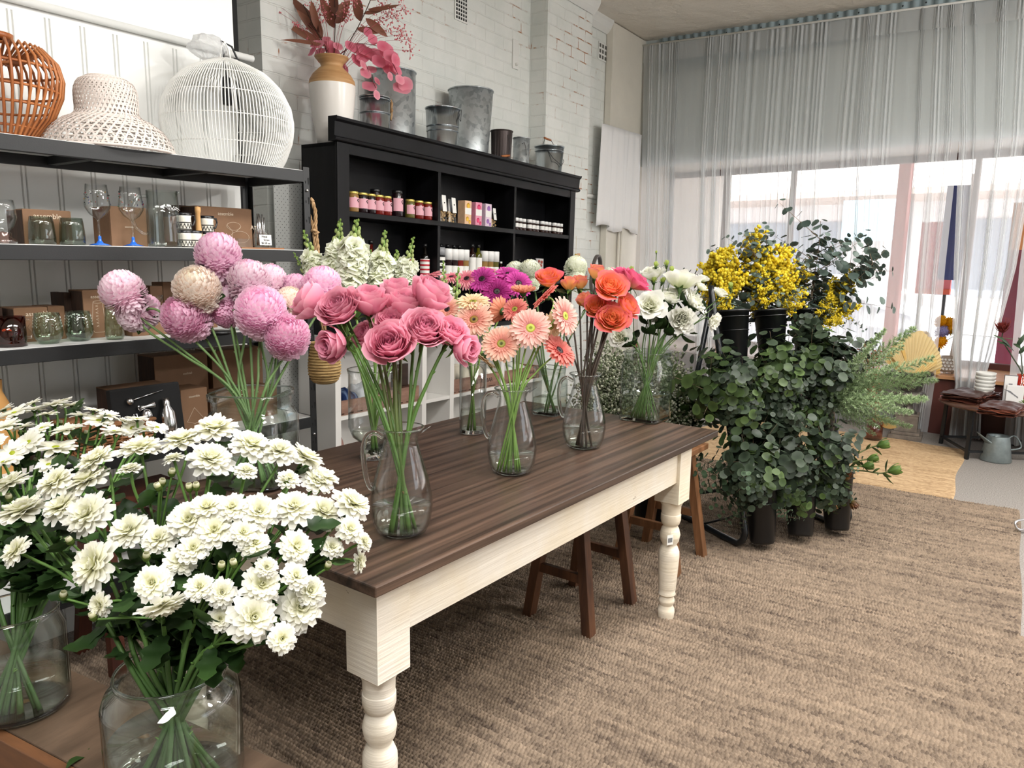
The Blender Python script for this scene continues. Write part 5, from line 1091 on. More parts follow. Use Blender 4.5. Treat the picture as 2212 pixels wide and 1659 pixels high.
coin_stem('pink round leaved stem hanging over the left shoulder of the vase', [(700, 95), (690, 115), (700, 150), (690, 178)], [(685, 95, 13, 0), (706, 93, 12, .2), (675, 110, 12, -.3), (690, 114, 12, 0), (713, 108, 11, .3), (702, 122, 9, .2), (727, 130, 13, .2), (723, 112, 11, .3), (715, 135, 9, 0), (697, 130, 9, 0), (701, 142, 9, .5), (696, 152, 8, 0), (690, 172, 13, -.2), (716, 98, 9, .4), (705, 84, 8, 0), (730, 100, 9, .5)])
coin_stem('deep pink round leaved stem arching over the buckets', [(760, 100), (790, 95), (825, 105), (850, 140), (865, 175)], [(758, 100, 12, .3), (775, 105, 15, .2), (790, 110, 15, .2), (783, 122, 12, .2), (770, 130, 13, .9), (810, 120, 14, .3), (818, 132, 13, .5), (800, 118, 11, .2), (835, 110, 14, .6), (845, 122, 15, .2), (838, 140, 13, .4), (855, 130, 12, .8), (828, 100, 12, .2), (858, 150, 12, .8), (805, 85, 10, .5), (795, 70, 9, .3)], 1)
coin_stem('pink round leaved stem drooping at its tip over the large galvanised bucket', [(755, 105), (785, 130), (800, 165), (812, 190)], [(790, 158, 11, .3), (802, 150, 10, .2), (785, 140, 9, .9), (798, 186, 14, .1), (815, 175, 8, .9), (814, 205, 9, .9), (835, 152, 9, .9), (848, 150, 11, .9), (868, 190, 17, .3), (864, 172, 10, .8), (876, 182, 14, .2), (843, 165, 8, .9)])
coin_stem('pink leaf sprig hanging down the clay neck of the vase', [(735, 120), (745, 150)], [(743, 150, 10, .9), (745, 170, 12, .95), (740, 140, 8, .5)])
FP = hexc('e88a93')
def fill_stem(label, heads):
    t = thing('pink_filler_stem', label, 'dried stem', T(CV)); mb = MB(); b_ = MB(); rr = random.Random(len(label))
    for px, py, r in heads:
        e = vp(px, py, rr.uniform(-.06, .06)); cp = curve([VTOP - V((0, 0, .08)), VTOP.lerp(e, .5) + V((0, 0, .03)), e], 5); mb.tube([p - CV for p in cp], .0009, 4, c=hexc('a04a4c'))
        for q in range(int(14 * r)):
            o = V((rr.gauss(0, 1), rr.gauss(0, 1), rr.gauss(0, 1))) * .013 * r; b_.ball(e + o - CV, rr.uniform(.003, .006), c=g(FP, hexc('f2b3b5'), rr.random()), n=5, m=3)
            if q % 2 == 0: mb.tube([e - CV, e + o - CV], .0006, 3, c=hexc('c9686c'))
    mb.build('stem', STEM, t); b_.build('blossoms', PETAL, t)
fill_stem('pink dyed baby breath sprays at the right of the dried bouquet', [(835, 65, 1.6), (862, 75, 1.5), (880, 85, 1.6), (886, 110, 1.5), (868, 65, 1.3), (850, 35, 2), (870, 20, 2), (842, 25, 1.8)])
fill_stem('pink dyed baby breath sprays at the top left of the dried bouquet', [(590, 3, 1.6), (605, 28, .5), (680, 15, 2.4), (695, 0, 2.2), (690, 30, 1.6), (640, 52, .8), (660, 62, .7), (662, 85, .5), (655, 42, .6)])
fill_stem('coral dyed feathery sprays in the middle of the dried bouquet', [(750, 10, 2.4), (765, 5, 2.2), (740, 40, 1.4), (755, 35, 1.3), (700, 35, 1.3), (725, 30, 1.2), (820, 40, 1.6), (830, 15, 2.0), (785, 60, .8)])
# ---------------------------------------------------------------- flower meshes
GA = PI * (3 - 5 ** .5)
def petal(mb, phi, r0, z0, L, wd, a0, a1, c0, c1, nu=4, nv=1, cup=.12, wp=None, M=None, tw=0.0, cm=None):
    rows = []; x, z = r0, z0; cs, sn = cos(phi), sin(phi)
    for i in range(nu + 1):
        t_ = i / nu; a = a0 + (a1 - a0) * t_; w = wd * (wp(t_) if wp else (.35 + .65 * sin(PI * min(1, .15 + .62 * t_))) * (1 if t_ < .85 else .72))
        row = []
        for j in range(-nv, nv + 1):
            u = j / nv; dz = cup * wd * u * u + tw * u * w * t_
            X = x - sin(a) * dz; Y = w * u; Zz = z + cos(a) * dz; row.append(V((X * cs - Y * sn, X * sn + Y * cs, Zz)))
        rows.append(row); x += cos(a) * L / nu; z += sin(a) * L / nu
    mb.grid(rows, lambda i, j: (cm(i / nu) if cm else g(c0, c1, i / nu)))
def chrys_mesh(seed, R_=1.0, daisy=False):
    """spray chrysanthemum, outer radius about 1"""
    rr = random.Random(seed); mb = MB(); WH, CR, YG = hexc('f6f5f1'), hexc('f1efd6'), hexc('dfe094')
    if daisy: rings = [(13, .98, .20, 6, -8, .0), (12, .90, .19, 18, 2, .02)]
    else: rings = [(14, 1.02, .21, -4, -22, 0), (14, .93, .20, 12, -6, .02), (13, .82, .20, 30, 6, .04), (12, .68, .165, 48, 24, .06), (10, .50, .13, 66, 52, .07), (9, .36, .09, 80, 96, .08)]
    for k, (n, L, w, a0, a1, z0) in enumerate(rings):
        ph = rr.uniform(0, 6)
        for i in range(n):
            l = L * rr.uniform(.86, 1.08); j = rr.uniform(-9, 9); f = k / 5 if not daisy else 0
            petal(mb, ph + 2 * PI * i / n + rr.uniform(-.1, .1), .07, z0, l - .07, w * rr.uniform(.85, 1.1), rad(a0 + j), rad(a1 + j * 1.5), g(CR, YG, f), g(WH, g(WH, CR, .6), f), 4, 1, .30 if not daisy else .2, tw=rr.uniform(-.25, .25))
    return mb.mesh('bloom', PETAL)
def calyx_mesh():
    mb = MB(); mb.lathe([(.045, -.30), (.10, -.22), (.2, -.10), (.23, .0), (.1, .015)], 12, c=hexc('3c4f22'))
    for k in range(12): petal(mb, 2 * PI * k / 12, .15, -.14, .16, .05, rad(40), rad(15), hexc('33461d'), hexc('4a5e2a'), 2, 1)
    return mb.mesh('calyx', LEAF)
def daisy_eye():
    mb = MB(); mb.lathe([(.19, .01), (.185, .06), (.12, .10), (.0, .115)], 14, c=hexc('93a01c'))
    for k in range(40): r = .18 * ((k + .5) / 40) ** .5; a = k * GA; mb.ball((r * cos(a), r * sin(a), .11 - .05 * (r / .18) ** 2), .017, c=hexc('a9b024'), n=5, m=3)
    return mb.mesh('flower_centre', LEAF)
CH = [chrys_mesh(s) for s in range(5)]; DA = [chrys_mesh(20 + s, daisy=True) for s in range(3)]; CAL = calyx_mesh(); EYE = daisy_eye()
def bud_mesh():
    mb = MB(); mb.lathe([(0, -.6), (.35, -.5), (.55, -.1), (.6, .2)], 10, c=hexc('55692f'))
    for k in range(12): petal(mb, 2 * PI * k / 12 + .3 * (k % 2), .40, .0, .85, .25, rad(75), rad(120), hexc('b9bd7a'), hexc('edebd6'), 3, 1, .3)
    return mb.mesh('bud', PETAL)
BUD = bud_mesh()
def pom_mesh(seed, c0, c1, cc, n=400):
    """ball chrysanthemum: incurved petals over a sphere, radius 1, centre at 0, top +Z"""
    rr = random.Random(seed); mb = MB()
    for k in range(n):
        f = (k + .5) / n; th = math.acos(1 - 2 * f * .93); ph = k * GA + rr.uniform(-.12, .12)
        nrm = V((sin(th) * cos(ph), sin(th) * sin(ph), cos(th))); dn = V((cos(th) * cos(ph), cos(th) * sin(ph), -sin(th)))
        low = max(0, (th - 1.75) / 1.2); L = .41 + .34 * low + rr.uniform(-.05, .05); w = .085 + .03 * sin(th) + .02 * low
        st = nrm * .72 + dn * .14; up = (-dn); rows = []; p = st.copy(); nu = 4; ang = rad(18 if th < 2.0 else -25 * low) * 1.0
        for i in range(nu + 1):
            t_ = i / nu; d = (nrm * cos(.2 + 1.0 * t_ * (1 - low)) + up * sin(.2 + 1.0 * t_ * (1 - low)) * (1 - low) + dn * (.6 * low)).normalized()
            ww = w * (.5 + .5 * sin(PI * min(1, .2 + .6 * t_))) * (1 if t_ < .9 else .6); sd = nrm.cross(dn).normalized() * ww
            out = nrm * (.25 * ww); rows.append([p - sd + out * 1.2, p.copy() - out * .4, p + sd + out * 1.2]); p = p + d * (L / nu) * .8
        q = max(0, 1 - th / .55); col = g(c1, cc, q * .9)
        mb.grid(rows, lambda i, j: g(c0, col, (i / nu) ** .8))
    mb.ball((0, 0, 0), .76, c=g(c0, c1, .5), n=20, m=14)
    return mb.mesh('bloom', PETAL)
PKD, PKL, PKC = hexc('f8cce4'), hexc('fee4f2'), hexc('f9b0d6')
POM = [pom_mesh(1, PKD, PKL, PKC), pom_mesh(2, hexc('f8d4e4'), hexc('fdeef5'), PKC), pom_mesh(3, hexc('f3bcd8'), hexc('fad8ea'), hexc('f09cc4'))]
POMC = pom_mesh(4, hexc('f7e2d4'), hexc('fef7ee'), hexc('faf6d8')); POMW = pom_mesh(5, hexc('e2e5cf'), hexc('f1f3e8'), hexc('eceacb'), 360)
def rose_mesh(seed, N, R0, Hh, opn, cin, cout, cedge, curl=.5, ruffle=.03, inner=.12, base=None, ns=7, nu=8):
    rr = random.Random(seed); mb = MB(); base = base or cout
    for k in range(N):
        t_ = k / (N - 1); ph = k * GA + rr.uniform(-.2, .2); Rk = R0 * (inner + (1 - inner) * t_ ** .9); hk = Hh * (.80 + .22 * sin(PI * (.15 + .7 * t_))) * (1 - .16 * max(0, t_ - .7) / .3) * rr.uniform(.95, 1.04)
        dph = (1.55 - .75 * t_) * rr.uniform(.9, 1.1); cu = curl * (t_ ** 1.5) * rr.uniform(.5, 1.3); s1, s2 = rr.uniform(0, 6), rr.uniform(0, 6); rows = []
        for i in range(ns + 1):
            s = i / ns; row = []
            for j in range(nu + 1):
                u = j / nu * 2 - 1; sh = (1 - abs(u) ** 3.2 * .24)
                ss = s * sh
                rho = Rk * (.22 + .78 * sin(min(1, ss * 1.25) * PI / 2)) + Rk * opn * t_ * ss ** 2 * .55 - Rk * .10 * (1 - t_) * ss
                z = hk * (ss ** 1.02)
                e = max(0, (ss - .66) / .34); rho += Rk * cu * e * e * .42; z -= hk * cu * e ** 3 * .20
                rho += Rk * .05 * u + ruffle * R0 * sin(u * 5 + s1) * s * s + ruffle * .6 * R0 * sin(u * 11 + s2) * s ** 4
                z += ruffle * R0 * .8 * sin(u * 7 + s2) * s ** 3
                # the middle of the petal tip is drawn to a soft point
                z += hk * .03 * max(0, 1 - abs(u) * 3) * s ** 6 * t_
                a = ph + dph * u * (.55 + .45 * sin(min(1, .25 + s) * PI / 2)); row.append(V((rho * cos(a), rho * sin(a), z)))
            rows.append(row)
        cb = g(cin, cout, t_)
        mb.grid(rows, lambda i, j: g(g(base, cb, min(1, i / ns * 1.6)), cedge, max(0, (i / ns - .55) / .45) ** 1.5 * (.3 + .7 * t_)))
    return mb.mesh('bloom', PETAL)
RP = (hexc('d0698f'), hexc('e995ae'), hexc('f6bccb'))
ROSE = [rose_mesh(1, 30, .043, .062, .30, *RP, curl=.4, ruffle=.04), rose_mesh(2, 24, .043, .066, .12, *RP, curl=.35), rose_mesh(3, 36, .044, .060, .38, *RP, curl=.42, ruffle=.055), rose_mesh(4, 20, .041, .064, .02, *RP, curl=.32)]
ROR = (hexc('f29a4c'), hexc('ef8a4e'), hexc('e4707e'))
OROSE = [rose_mesh(11, 30, .044, .046, .8, *ROR, curl=.5, ruffle=.05, base=hexc('f0c880')), rose_mesh(12, 20, .038, .052, .5, hexc('f0984a'), hexc('ee8e50'), hexc('de6484'), curl=.45, base=hexc('eec47c')), rose_mesh(13, 12, .031, .052, .05, hexc('eea468'), hexc('f0ba74'), hexc('e07086'), curl=.5, base=hexc('f0ca7c')), rose_mesh(14, 22, .040, .050, .7, hexc('e67c90'), hexc('e67892'), hexc('de6090'), curl=.55, ruffle=.06, base=hexc('ecd09c'))]
LW = (hexc('e8e9d0'), hexc('eeeee4'), hexc('f4f3ee'))
LIS = [rose_mesh(21, 18, .044, .044, 1.1, *LW, curl=.9, ruffle=.10, inner=.2, base=hexc('cfd6a0'), ns=6, nu=10), rose_mesh(22, 15, .040, .050, .6, *LW, curl=.7, ruffle=.09, inner=.2, base=hexc('cdd59c'), ns=6, nu=10), rose_mesh(23, 34, .040, .046, .9, *LW, curl=.5, ruffle=.16, inner=.1, base=hexc('dde0bd'), ns=6, nu=10)]
LBUD = rose_mesh(24, 7, .016, .034, -.2, hexc('b9c96a'), hexc('a9bd5a'), hexc('c9d48a'), curl=.2, base=hexc('8aa244'), ns=5, nu=6)
def sepal_mesh(r=.010, n=5, L=.03, down=-50, c=hexc('3d5626')):
    mb = MB(); mb.lathe([(.003, -.016), (r * .7, -.012), (r, -.003), (r * 1.15, .004), (r * .6, .008)], 10, c=c)
    for k in range(n): petal(mb, 2 * PI * k / n, r, .0, L, .006, rad(5), rad(down), c, g(c, hexc('6a8a3c'), .5), 4, 1, wp=lambda t_: (1 - t_) ** .7 + .03)
    return mb.mesh('sepals', LEAF)
SEP = sepal_mesh(); SEPL = sepal_mesh(.007, 5, .018, 40)
def gerb_mesh(seed, c0, c1, cm=None, narrow=1.0, droop=0):
    rr = random.Random(seed); mb = MB()
    for n, L, w, a0, a1, z0, r0 in ((26, 1.0, .112, 4 - droop, -10 - droop, 0, .2), (24, .90, .105, 14, -4 - droop, .03, .2), (20, .52, .06, 26, 8, .05, .2), (26, .36, .035, 40, 22, .06, .2)):
        ph = rr.uniform(0, 6)
        for i in range(n):
            l = L * rr.uniform(.93, 1.05); ct = c1 if L > .6 else g(c0, c1, .45)
            petal(mb, ph + 2 * PI * i / n + rr.uniform(-.05, .05), r0, z0, l - r0, w * narrow * rr.uniform(.85, 1.08), rad(a0 + rr.uniform(-5, 5)), rad(a1 + rr.uniform(-8, 8)), c0, ct, 5, 1, .5, wp=lambda t_: (.55 + .45 * sin(PI * min(1, t_ * .75 + .05))) * (1 if t_ < .95 else .55))
    return mb.mesh('petals', PETAL)
def gerb_eye(c0, c1):
    mb = MB(); mb.lathe([(.235, .03), (.22, .085), (.12, .105), (.05, .08), (0, .075)], 20, c=lambda i, j: c0 if i > 2 else c1)
    for k in range(90):
        r = .215 * ((k + .5) / 90) ** .5; a = k * GA; mb.ball((r * cos(a), r * sin(a), .10 - .05 * (r / .2) ** 3 - .02 * (1 - r / .2)), .014, c=g(c0, c1, (r / .215) ** 2), n=5, m=3)
    return mb.mesh('flower_centre', LEAF)
GB = {'pale': gerb_mesh(1, hexc('e29a94'), hexc('f3d2c6')), 'peach': gerb_mesh(2, hexc('df8c7e'), hexc('f0cdb8')), 'cream': gerb_mesh(3, hexc('dcb98e'), hexc('efdcba')), 'coral': gerb_mesh(4, hexc('d2605a'), hexc('ef9f94')), 'mag': gerb_mesh(5, hexc('a42a7c'), hexc('d858ae'), droop=8), 'dmag': gerb_mesh(6, hexc('8a1a62'), hexc('b83a8c'), droop=6), 'candy': gerb_mesh(7, hexc('d0647a'), hexc('efb3b8'), narrow=.7, droop=12), 'rust': gerb_mesh(8, hexc('c87a58'), hexc('eda98e'), droop=-35)}
GE = {'green': gerb_eye(hexc('8c9a1c'), hexc('b7bd4a')), 'olive': gerb_eye(hexc('4a4a12'), hexc('8d8a34')), 'dark': gerb_eye(hexc('14090c'), hexc('2a1216')), 'brown': gerb_eye(hexc('1c120a'), hexc('8a6a2a'))}
# ---------------------------------------------------------------- one cut flower: root at the foot of its stem; parts stem, bloom, leaves
def stem_path(base, neck, head, d, stub=.05, n=7):
    return curve([base, neck, neck.lerp(head - d * stub, .55) + V((0, 0, .012)), head - d * stub * .8, head], n)
def lobed(t_): return sin(PI * min(1, t_ * .96 + .02)) ** .7 * (.78 + .22 * sin(t_ * 17))
def cut_flower(name, label, cat, group, base, neck, head, d, heads, sr=.0028, sc=(hexc('4a6a2c'), hexc('5c7a3a')), scale=1.0, roll=None, leaves=0, lsize=.045, lcol=(hexc('22381a'), hexc('3c5828')), stub=.05, rng=R, knots=True, wf=lobed, lrange=(.55, .9)):
    root = thing(name, label, cat, T(base), group); path = stem_path(base, neck, head, d, stub); mb = MB()
    loc = [p - base for p in path]; n = len(loc); mb.tube(loc, [sr * (1.08 - .2 * i / n) for i in range(n)], 6, c=lambda t_: g(sc[0], sc[1], t_))
    if knots:
        for i in range(3, n - 3, 4):
            tdir = (loc[i + 1] - loc[i - 1]).normalized(); o = tdir.orthogonal().normalized(); o.rotate(Matrix.Rotation(rng.uniform(0, 6), 3, tdir)); mb.tube([loc[i], loc[i] + o * sr * 1.5 + tdir * sr * 2.2], [sr * .75, sr * .3], 5, c=sc[1])
    mb.build('stem', STEM, root)
    Mh = T(head - base) @ look(d, rng.uniform(0, 6) if roll is None else roll) @ Matrix.Scale(scale, 4)
    hp_ = None
    for pn, me, lvl in heads:
        if lvl == 0 or hp_ is None: hp_ = put(pn, me, root, Mh)
        else: put(pn, me, hp_)
    for k in range(leaves):
        i = int(n * rng.uniform(*lrange)); i = min(max(i, 1), n - 2); tdir = (loc[i + 1] - loc[i - 1]).normalized(); o = tdir.orthogonal().normalized(); o.rotate(Matrix.Rotation(rng.uniform(0, 6), 3, tdir)); L = lsize * rng.uniform(.7, 1.25)
        m2 = MB(); blade(m2, loc[i], loc[i] + (o * .9 + tdir * .35 + V((0, 0, -.1))).normalized() * L, L * .26, lcol[0], g(lcol[0], lcol[1], rng.random()), rng.uniform(-.15, .1), tdir, 8, 2, .2, wf); m2.build('leaf', LEAF, root)
    return root
def in_vase(vb, r_b, vtop, r_n, head, rng=R):
    """(foot, neck) of a stem crossing a vase: leans on the rim on its own side, foot on the other"""
    o = V((head.x - vb.x, head.y - vb.y, 0)); L = min(1, o.length / .16); o = o.normalized() if o.length > 1e-4 else V((1, 0, 0))
    o.rotate(Matrix.Rotation(rng.uniform(-.5, .5), 3, 'Z'))
    return vb + V((0, 0, .012)) - o * r_b * rng.uniform(.3, 1.0), V((vb.x, vb.y, vtop)) + o * r_n * L * rng.uniform(.6, .98)
# ---------------------------------------------------------------- vases
def vase(name, label, p, prof, mt, water=.3, sq=None, rz=0, thick=.003, n=40, wr=None, bottom=.012):
    t = thing(name, label, 'vase', T(p) @ RZ(rz)); mb = MB(); inner = [(max(.001, r - thick), max(z, bottom)) for r, z in prof]
    mb.lathe([(.0005, 0)] + prof + inner[::-1] + [(.0005, bottom)], n, sq=sq); mb.build('glass', mt, t)
    hmax = max(z for r, z in prof); wz = hmax * water; W_ = []
    def rad_at(z):
        for (r0, z0), (r1, z1) in zip(prof, prof[1:]):
            if min(z0, z1) <= z <= max(z0, z1): return r0 + (r1 - r0) * (z - z0) / (z1 - z0 + 1e-9)
        return prof[-1][0]
    zs = [bottom + .001 + (wz - bottom) * i / 6 for i in range(7)]; mb = MB(); mb.lathe([(.0005, zs[0])] + [(rad_at(z) - thick - .0008, z) for z in zs] + [(.0005, wz)], n, sq=sq); w = mb.build('water', WATER, t); w['label'] = 'clear water in the vase'
    def ring(r, z, tr):
        pts = []
        for k in range(56):
            a = 2 * PI * k / 56; rr = r / ((abs(cos(a)) ** sq + abs(sin(a)) ** sq) ** (1 / sq)) if sq else r; pts.append((rr * cos(a), rr * sin(a), z))
        return pts, tr
    mb = MB(); pts, tr = ring(prof[-1][0] - thick / 2, prof[-1][1], thick * .62); mb.tube(pts, tr, 6, closed=True); mb.build('rim', SOLIDG, t)
    mb = MB(); mb.lathe([(.0005, .001), (prof[0][0] * .97, .001), (prof[1][0] - thick * 1.2, .006), (prof[0][0] * .9, bottom - .001), (.0005, bottom - .002)], n, sq=sq); mb.build('base', SOLIDG, t)
    return t
PIT = [(.60, 0), (.69, .004), (.80, .03), (.93, .12), (1.0, .27), (.97, .38), (.86, .53), (.70, .69), (.56, .83), (.525, .89), (.60, .955), (.74, 1.0)]
TZ0 = TZ + .0008
def pitcher(label, px, py, h=.265, r=.076, water=.26, hdir=-1):
    p = onz(px, py, TZ0); t = vase('glass_pitcher', label, p, [(a * r, z * h) for a, z in PIT], GLASS, water)
    hd = V((RIGHT.x, RIGHT.y, 0)).normalized() * hdir; mb = MB()
    pts = [(.56, .90), (.85, .945), (1.10, .90), (1.20, .78), (1.17, .62), (1.10, .50), (.98, .42), (.90, .43), (.92, .47)]
    mb.tube(curve([hd * (a * r) + V((0, 0, z * h)) for a, z in pts], 5), [.0062] * 36 + [.0075] * 5, 10)
    mb.build('handle', SOLIDG, t); mb = MB(); q = -hd
    mb.grid([[q.cross(UPZ) * (s * r * .22 * (1 - f * .8)) + q * (r * (.66 + .30 * f)) + V((0, 0, h * (.955 + .06 * f) - .0 * abs(s))) for s in (-1, -.5, 0, .5, 1)] for f in (0, .5, 1)]); mb.build('spout', GLASS, t); return p, h
p1, h1 = pitcher('glass pitcher holding the big pink roses, closest to the white chrysanthemums', 868, 1150)
p2, h2 = pitcher('glass pitcher holding the peach gerberas in the middle of the table', 1105, 1020, .27, .078, .22)
p3, h3 = pitcher('glass pitcher holding the orange roses at the far side of the table', 1260, 965, .267, .078, .26)
ph = onz(808, 988, TZ0); vase('hurricane_vase', 'footed glass hurricane vase of white stock behind the pink roses', ph, [(.045, 0), (.05, .003), (.03, .018), (.022, .03), (.04, .05), (.07, .075), (.083, .11), (.082, .2), (.080, .285), (.084, .30)], GLASS, .30, bottom=.036)
pc = onz(1021, 934, TZ0); vase('cylinder_vase', 'straight glass cylinder of magenta gerberas behind the peach ones', pc, [(.05, 0), (.052, .004), (.052, .27)], GLASS, .33, bottom=.016)
ps = onz(1187, 893, TZ0); vase('square_vase', 'low square glass vase of white ball chrysanthemums behind the orange roses', ps, [(.060, 0), (.064, .006), (.062, .15), (.054, .17), (.056, .2), (.06, .205)], GLASSG, .35, sq=7, rz=.1, bottom=.015, n=56)
pt = onz(1393, 905, TZ0); vase('square_vase', 'tall square glass vase of white lisianthus at the far end of the table', pt, [(.083, 0), (.087, .006), (.087, .235), (.078, .255), (.08, .285), (.085, .29)], GLASSG, .36, sq=9, rz=.03, bottom=.015, n=64)
pm = V((1.285, 1.90, TZ0)); vase('square_jar', 'big square shouldered glass jar of pink ball chrysanthemums', pm, [(.105, 0), (.112, .008), (.112, .19), (.10, .215), (.094, .225), (.094, .25), (.102, .256), (.102, .272)], GLASSG, .3, sq=6, rz=.55, thick=.004, n=64)
BZ0 = BZ + .0008
pf_ = onz(384, 1688, BZ0); vase('glass_jar', 'large clear glass jar of double white chrysanthemums in the front corner', pf_, [(.09, 0), (.103, .008), (.106, .02), (.106, .155), (.10, .172), (.084, .182), (.080, .19), (.086, .196), (.086, .203)], GLASSG, .42, thick=.004)
pl_ = onz(48, 1525, BZ0); vase('glass_jar', 'clear glass jar of white daisies cut off by the left edge', pl_, [(.075, 0), (.083, .006), (.085, .02), (.085, .16), (.076, .185), (.078, .2)], GLASSG, .38, thick=.0035)
# ---------------------------------------------------------------- pink roses
D1 = dep(p1); n1 = p1.z + h1 * .9
roses = [(733, 668, 0, 2, (-.25, .65, .75), 1.12, 'big open pink rose at the front left with its centre showing'), (676, 655, .03, 1, (-.8, .5, .25), 1.15, 'large pink rose at the far left overlapping the pink chrysanthemums'), (722, 745, -.02, 3, (-.45, -.1, .6), 1.05, 'pink rose hanging low at the left under the big open one'), (799, 655, .02, 1, (.05, .95, .3), 1.05, 'pink rose standing upright in the middle left of the bunch'), (856, 632, .12, 3, (.1, .9, .2), 1.0, 'pink rose half hidden at the back of the bunch'), (873, 662, .05, 3, (.15, .95, .25), 1.12, 'upright pink rose in the middle right of the bunch'), (926, 640, .04, 1, (.5, .75, .2), 1.18, 'topmost pink rose at the right, seen from its side'), (846, 697, .02, 2, (.05, .75, .65), .85, 'small frilled pink rose in the centre between larger ones'), (842, 746, -.05, 0, (.0, .5, .85), 1.18, 'pink rose low in the centre facing the front'), (918, 712, -.02, 2, (.2, .6, .75), 1.1, 'open pink rose right of centre with a folded heart'), (972, 722, .0, 0, (.35, .65, .6), .95, 'pink rose at the right next to the peach gerberas'), (1002, 752, -.03, 3, (.75, -.15, .5), .95, 'pink rose nodding down at the lower right'), (795, 728, .06, 1, (-.3, .3, .5), .85, 'pink rose squeezed behind the lower front ones')]
for px, py, o, v, (a, b_, c), sc_, lb in roses:
    d = fdir(a, b_, c); hc = P(px, py, D1 + o); head = hc - d * .030 * sc_; b0, nk = in_vase(p1, .05, n1, .032, head)
    cut_flower('pink_rose', lb, 'rose', 'pink roses in the front pitcher', b0, nk, head, d, [('bloom', ROSE[v], 0), ('sepals', SEP, 1)], .0046, (hexc('42602a'), hexc('5a4a2c') if R.random() < .5 else hexc('4f702e')), sc_, leaves=0, stub=.03)
# ---------------------------------------------------------------- pink ball chrysanthemums
D2 = dep(pm); nm = pm.z + .262
moms = [(469, 536, .0, 0, 50, (0, .9, .25), 'topmost pink ball chrysanthemum rising in front of the black shelf'), (421, 612, -.06, 9, 51, (.05, .6, .6), 'large cream ball chrysanthemum blushing apricot'), (256, 617, -.02, 1, 47, (-.45, .8, .05), 'pink ball chrysanthemum at the far left with ragged lower petals'), (284, 681, .03, 1, 40, (-.7, -.1, -.2), 'pink chrysanthemum hanging down at the left, seen from behind'), (313, 662, .06, 2, 34, (-.2, .5, -.5), 'pink chrysanthemum partly hidden behind the drooping left one'), (390, 676, -.05, 2, 51, (-.25, .5, .75), 'deep pink ball chrysanthemum under the cream one'), (538, 592, .0, 1, 46, (.1, .85, .2), 'pale pink ball chrysanthemum right of the topmost one'), (588, 597, .07, 1, 38, (.4, .75, 0), 'pink ball chrysanthemum behind and right of the pale one'), (490, 640, .05, 1, 44, (0, .6, .3), 'pink ball chrysanthemum in the middle behind the spotted one'), (484, 676, .02, 2, 36, (-.1, -.1, .3), 'shaggy pink chrysanthemum low in the middle of the bunch'), (564, 660, -.07, 0, 56, (.25, .6, .65), 'largest pink ball chrysanthemum with a yellow tinged edge'), (620, 716, -.06, 2, 49, (.2, .5, .7), 'low pink ball chrysanthemum at the right above the jar rim'), (628, 640, .03, 9, 30, (.3, .7, .3), 'small cream ball chrysanthemum beside the pink roses'), (642, 612, .08, 0, 30, (.4, .8, .1), 'small pink ball chrysanthemum under the white stock buds'), (698, 603, .06, 0, 42, (.2, .9, .2), 'pink ball chrysanthemum just above the leftmost rose')]
for px, py, o, v, rp_, (a, b_, c), lb in moms:
    d = fdir(a, b_, c); head = P(px, py, D2 + o); sc_ = rp_ * (D2 + o) / FPX; b0, nk = in_vase(pm, .08, nm, .075, head)
    cut_flower('ball_chrysanthemum', lb, 'chrysanthemum', 'ball chrysanthemums in the square jar', b0, nk, head - d * sc_ * .3, d, [('bloom', POMC if v == 9 else POM[v], 0)], .0040, (hexc('5c7a48'), hexc('6a8650')), sc_, leaves=3, lsize=.07, stub=.10, lrange=(.72, .92))
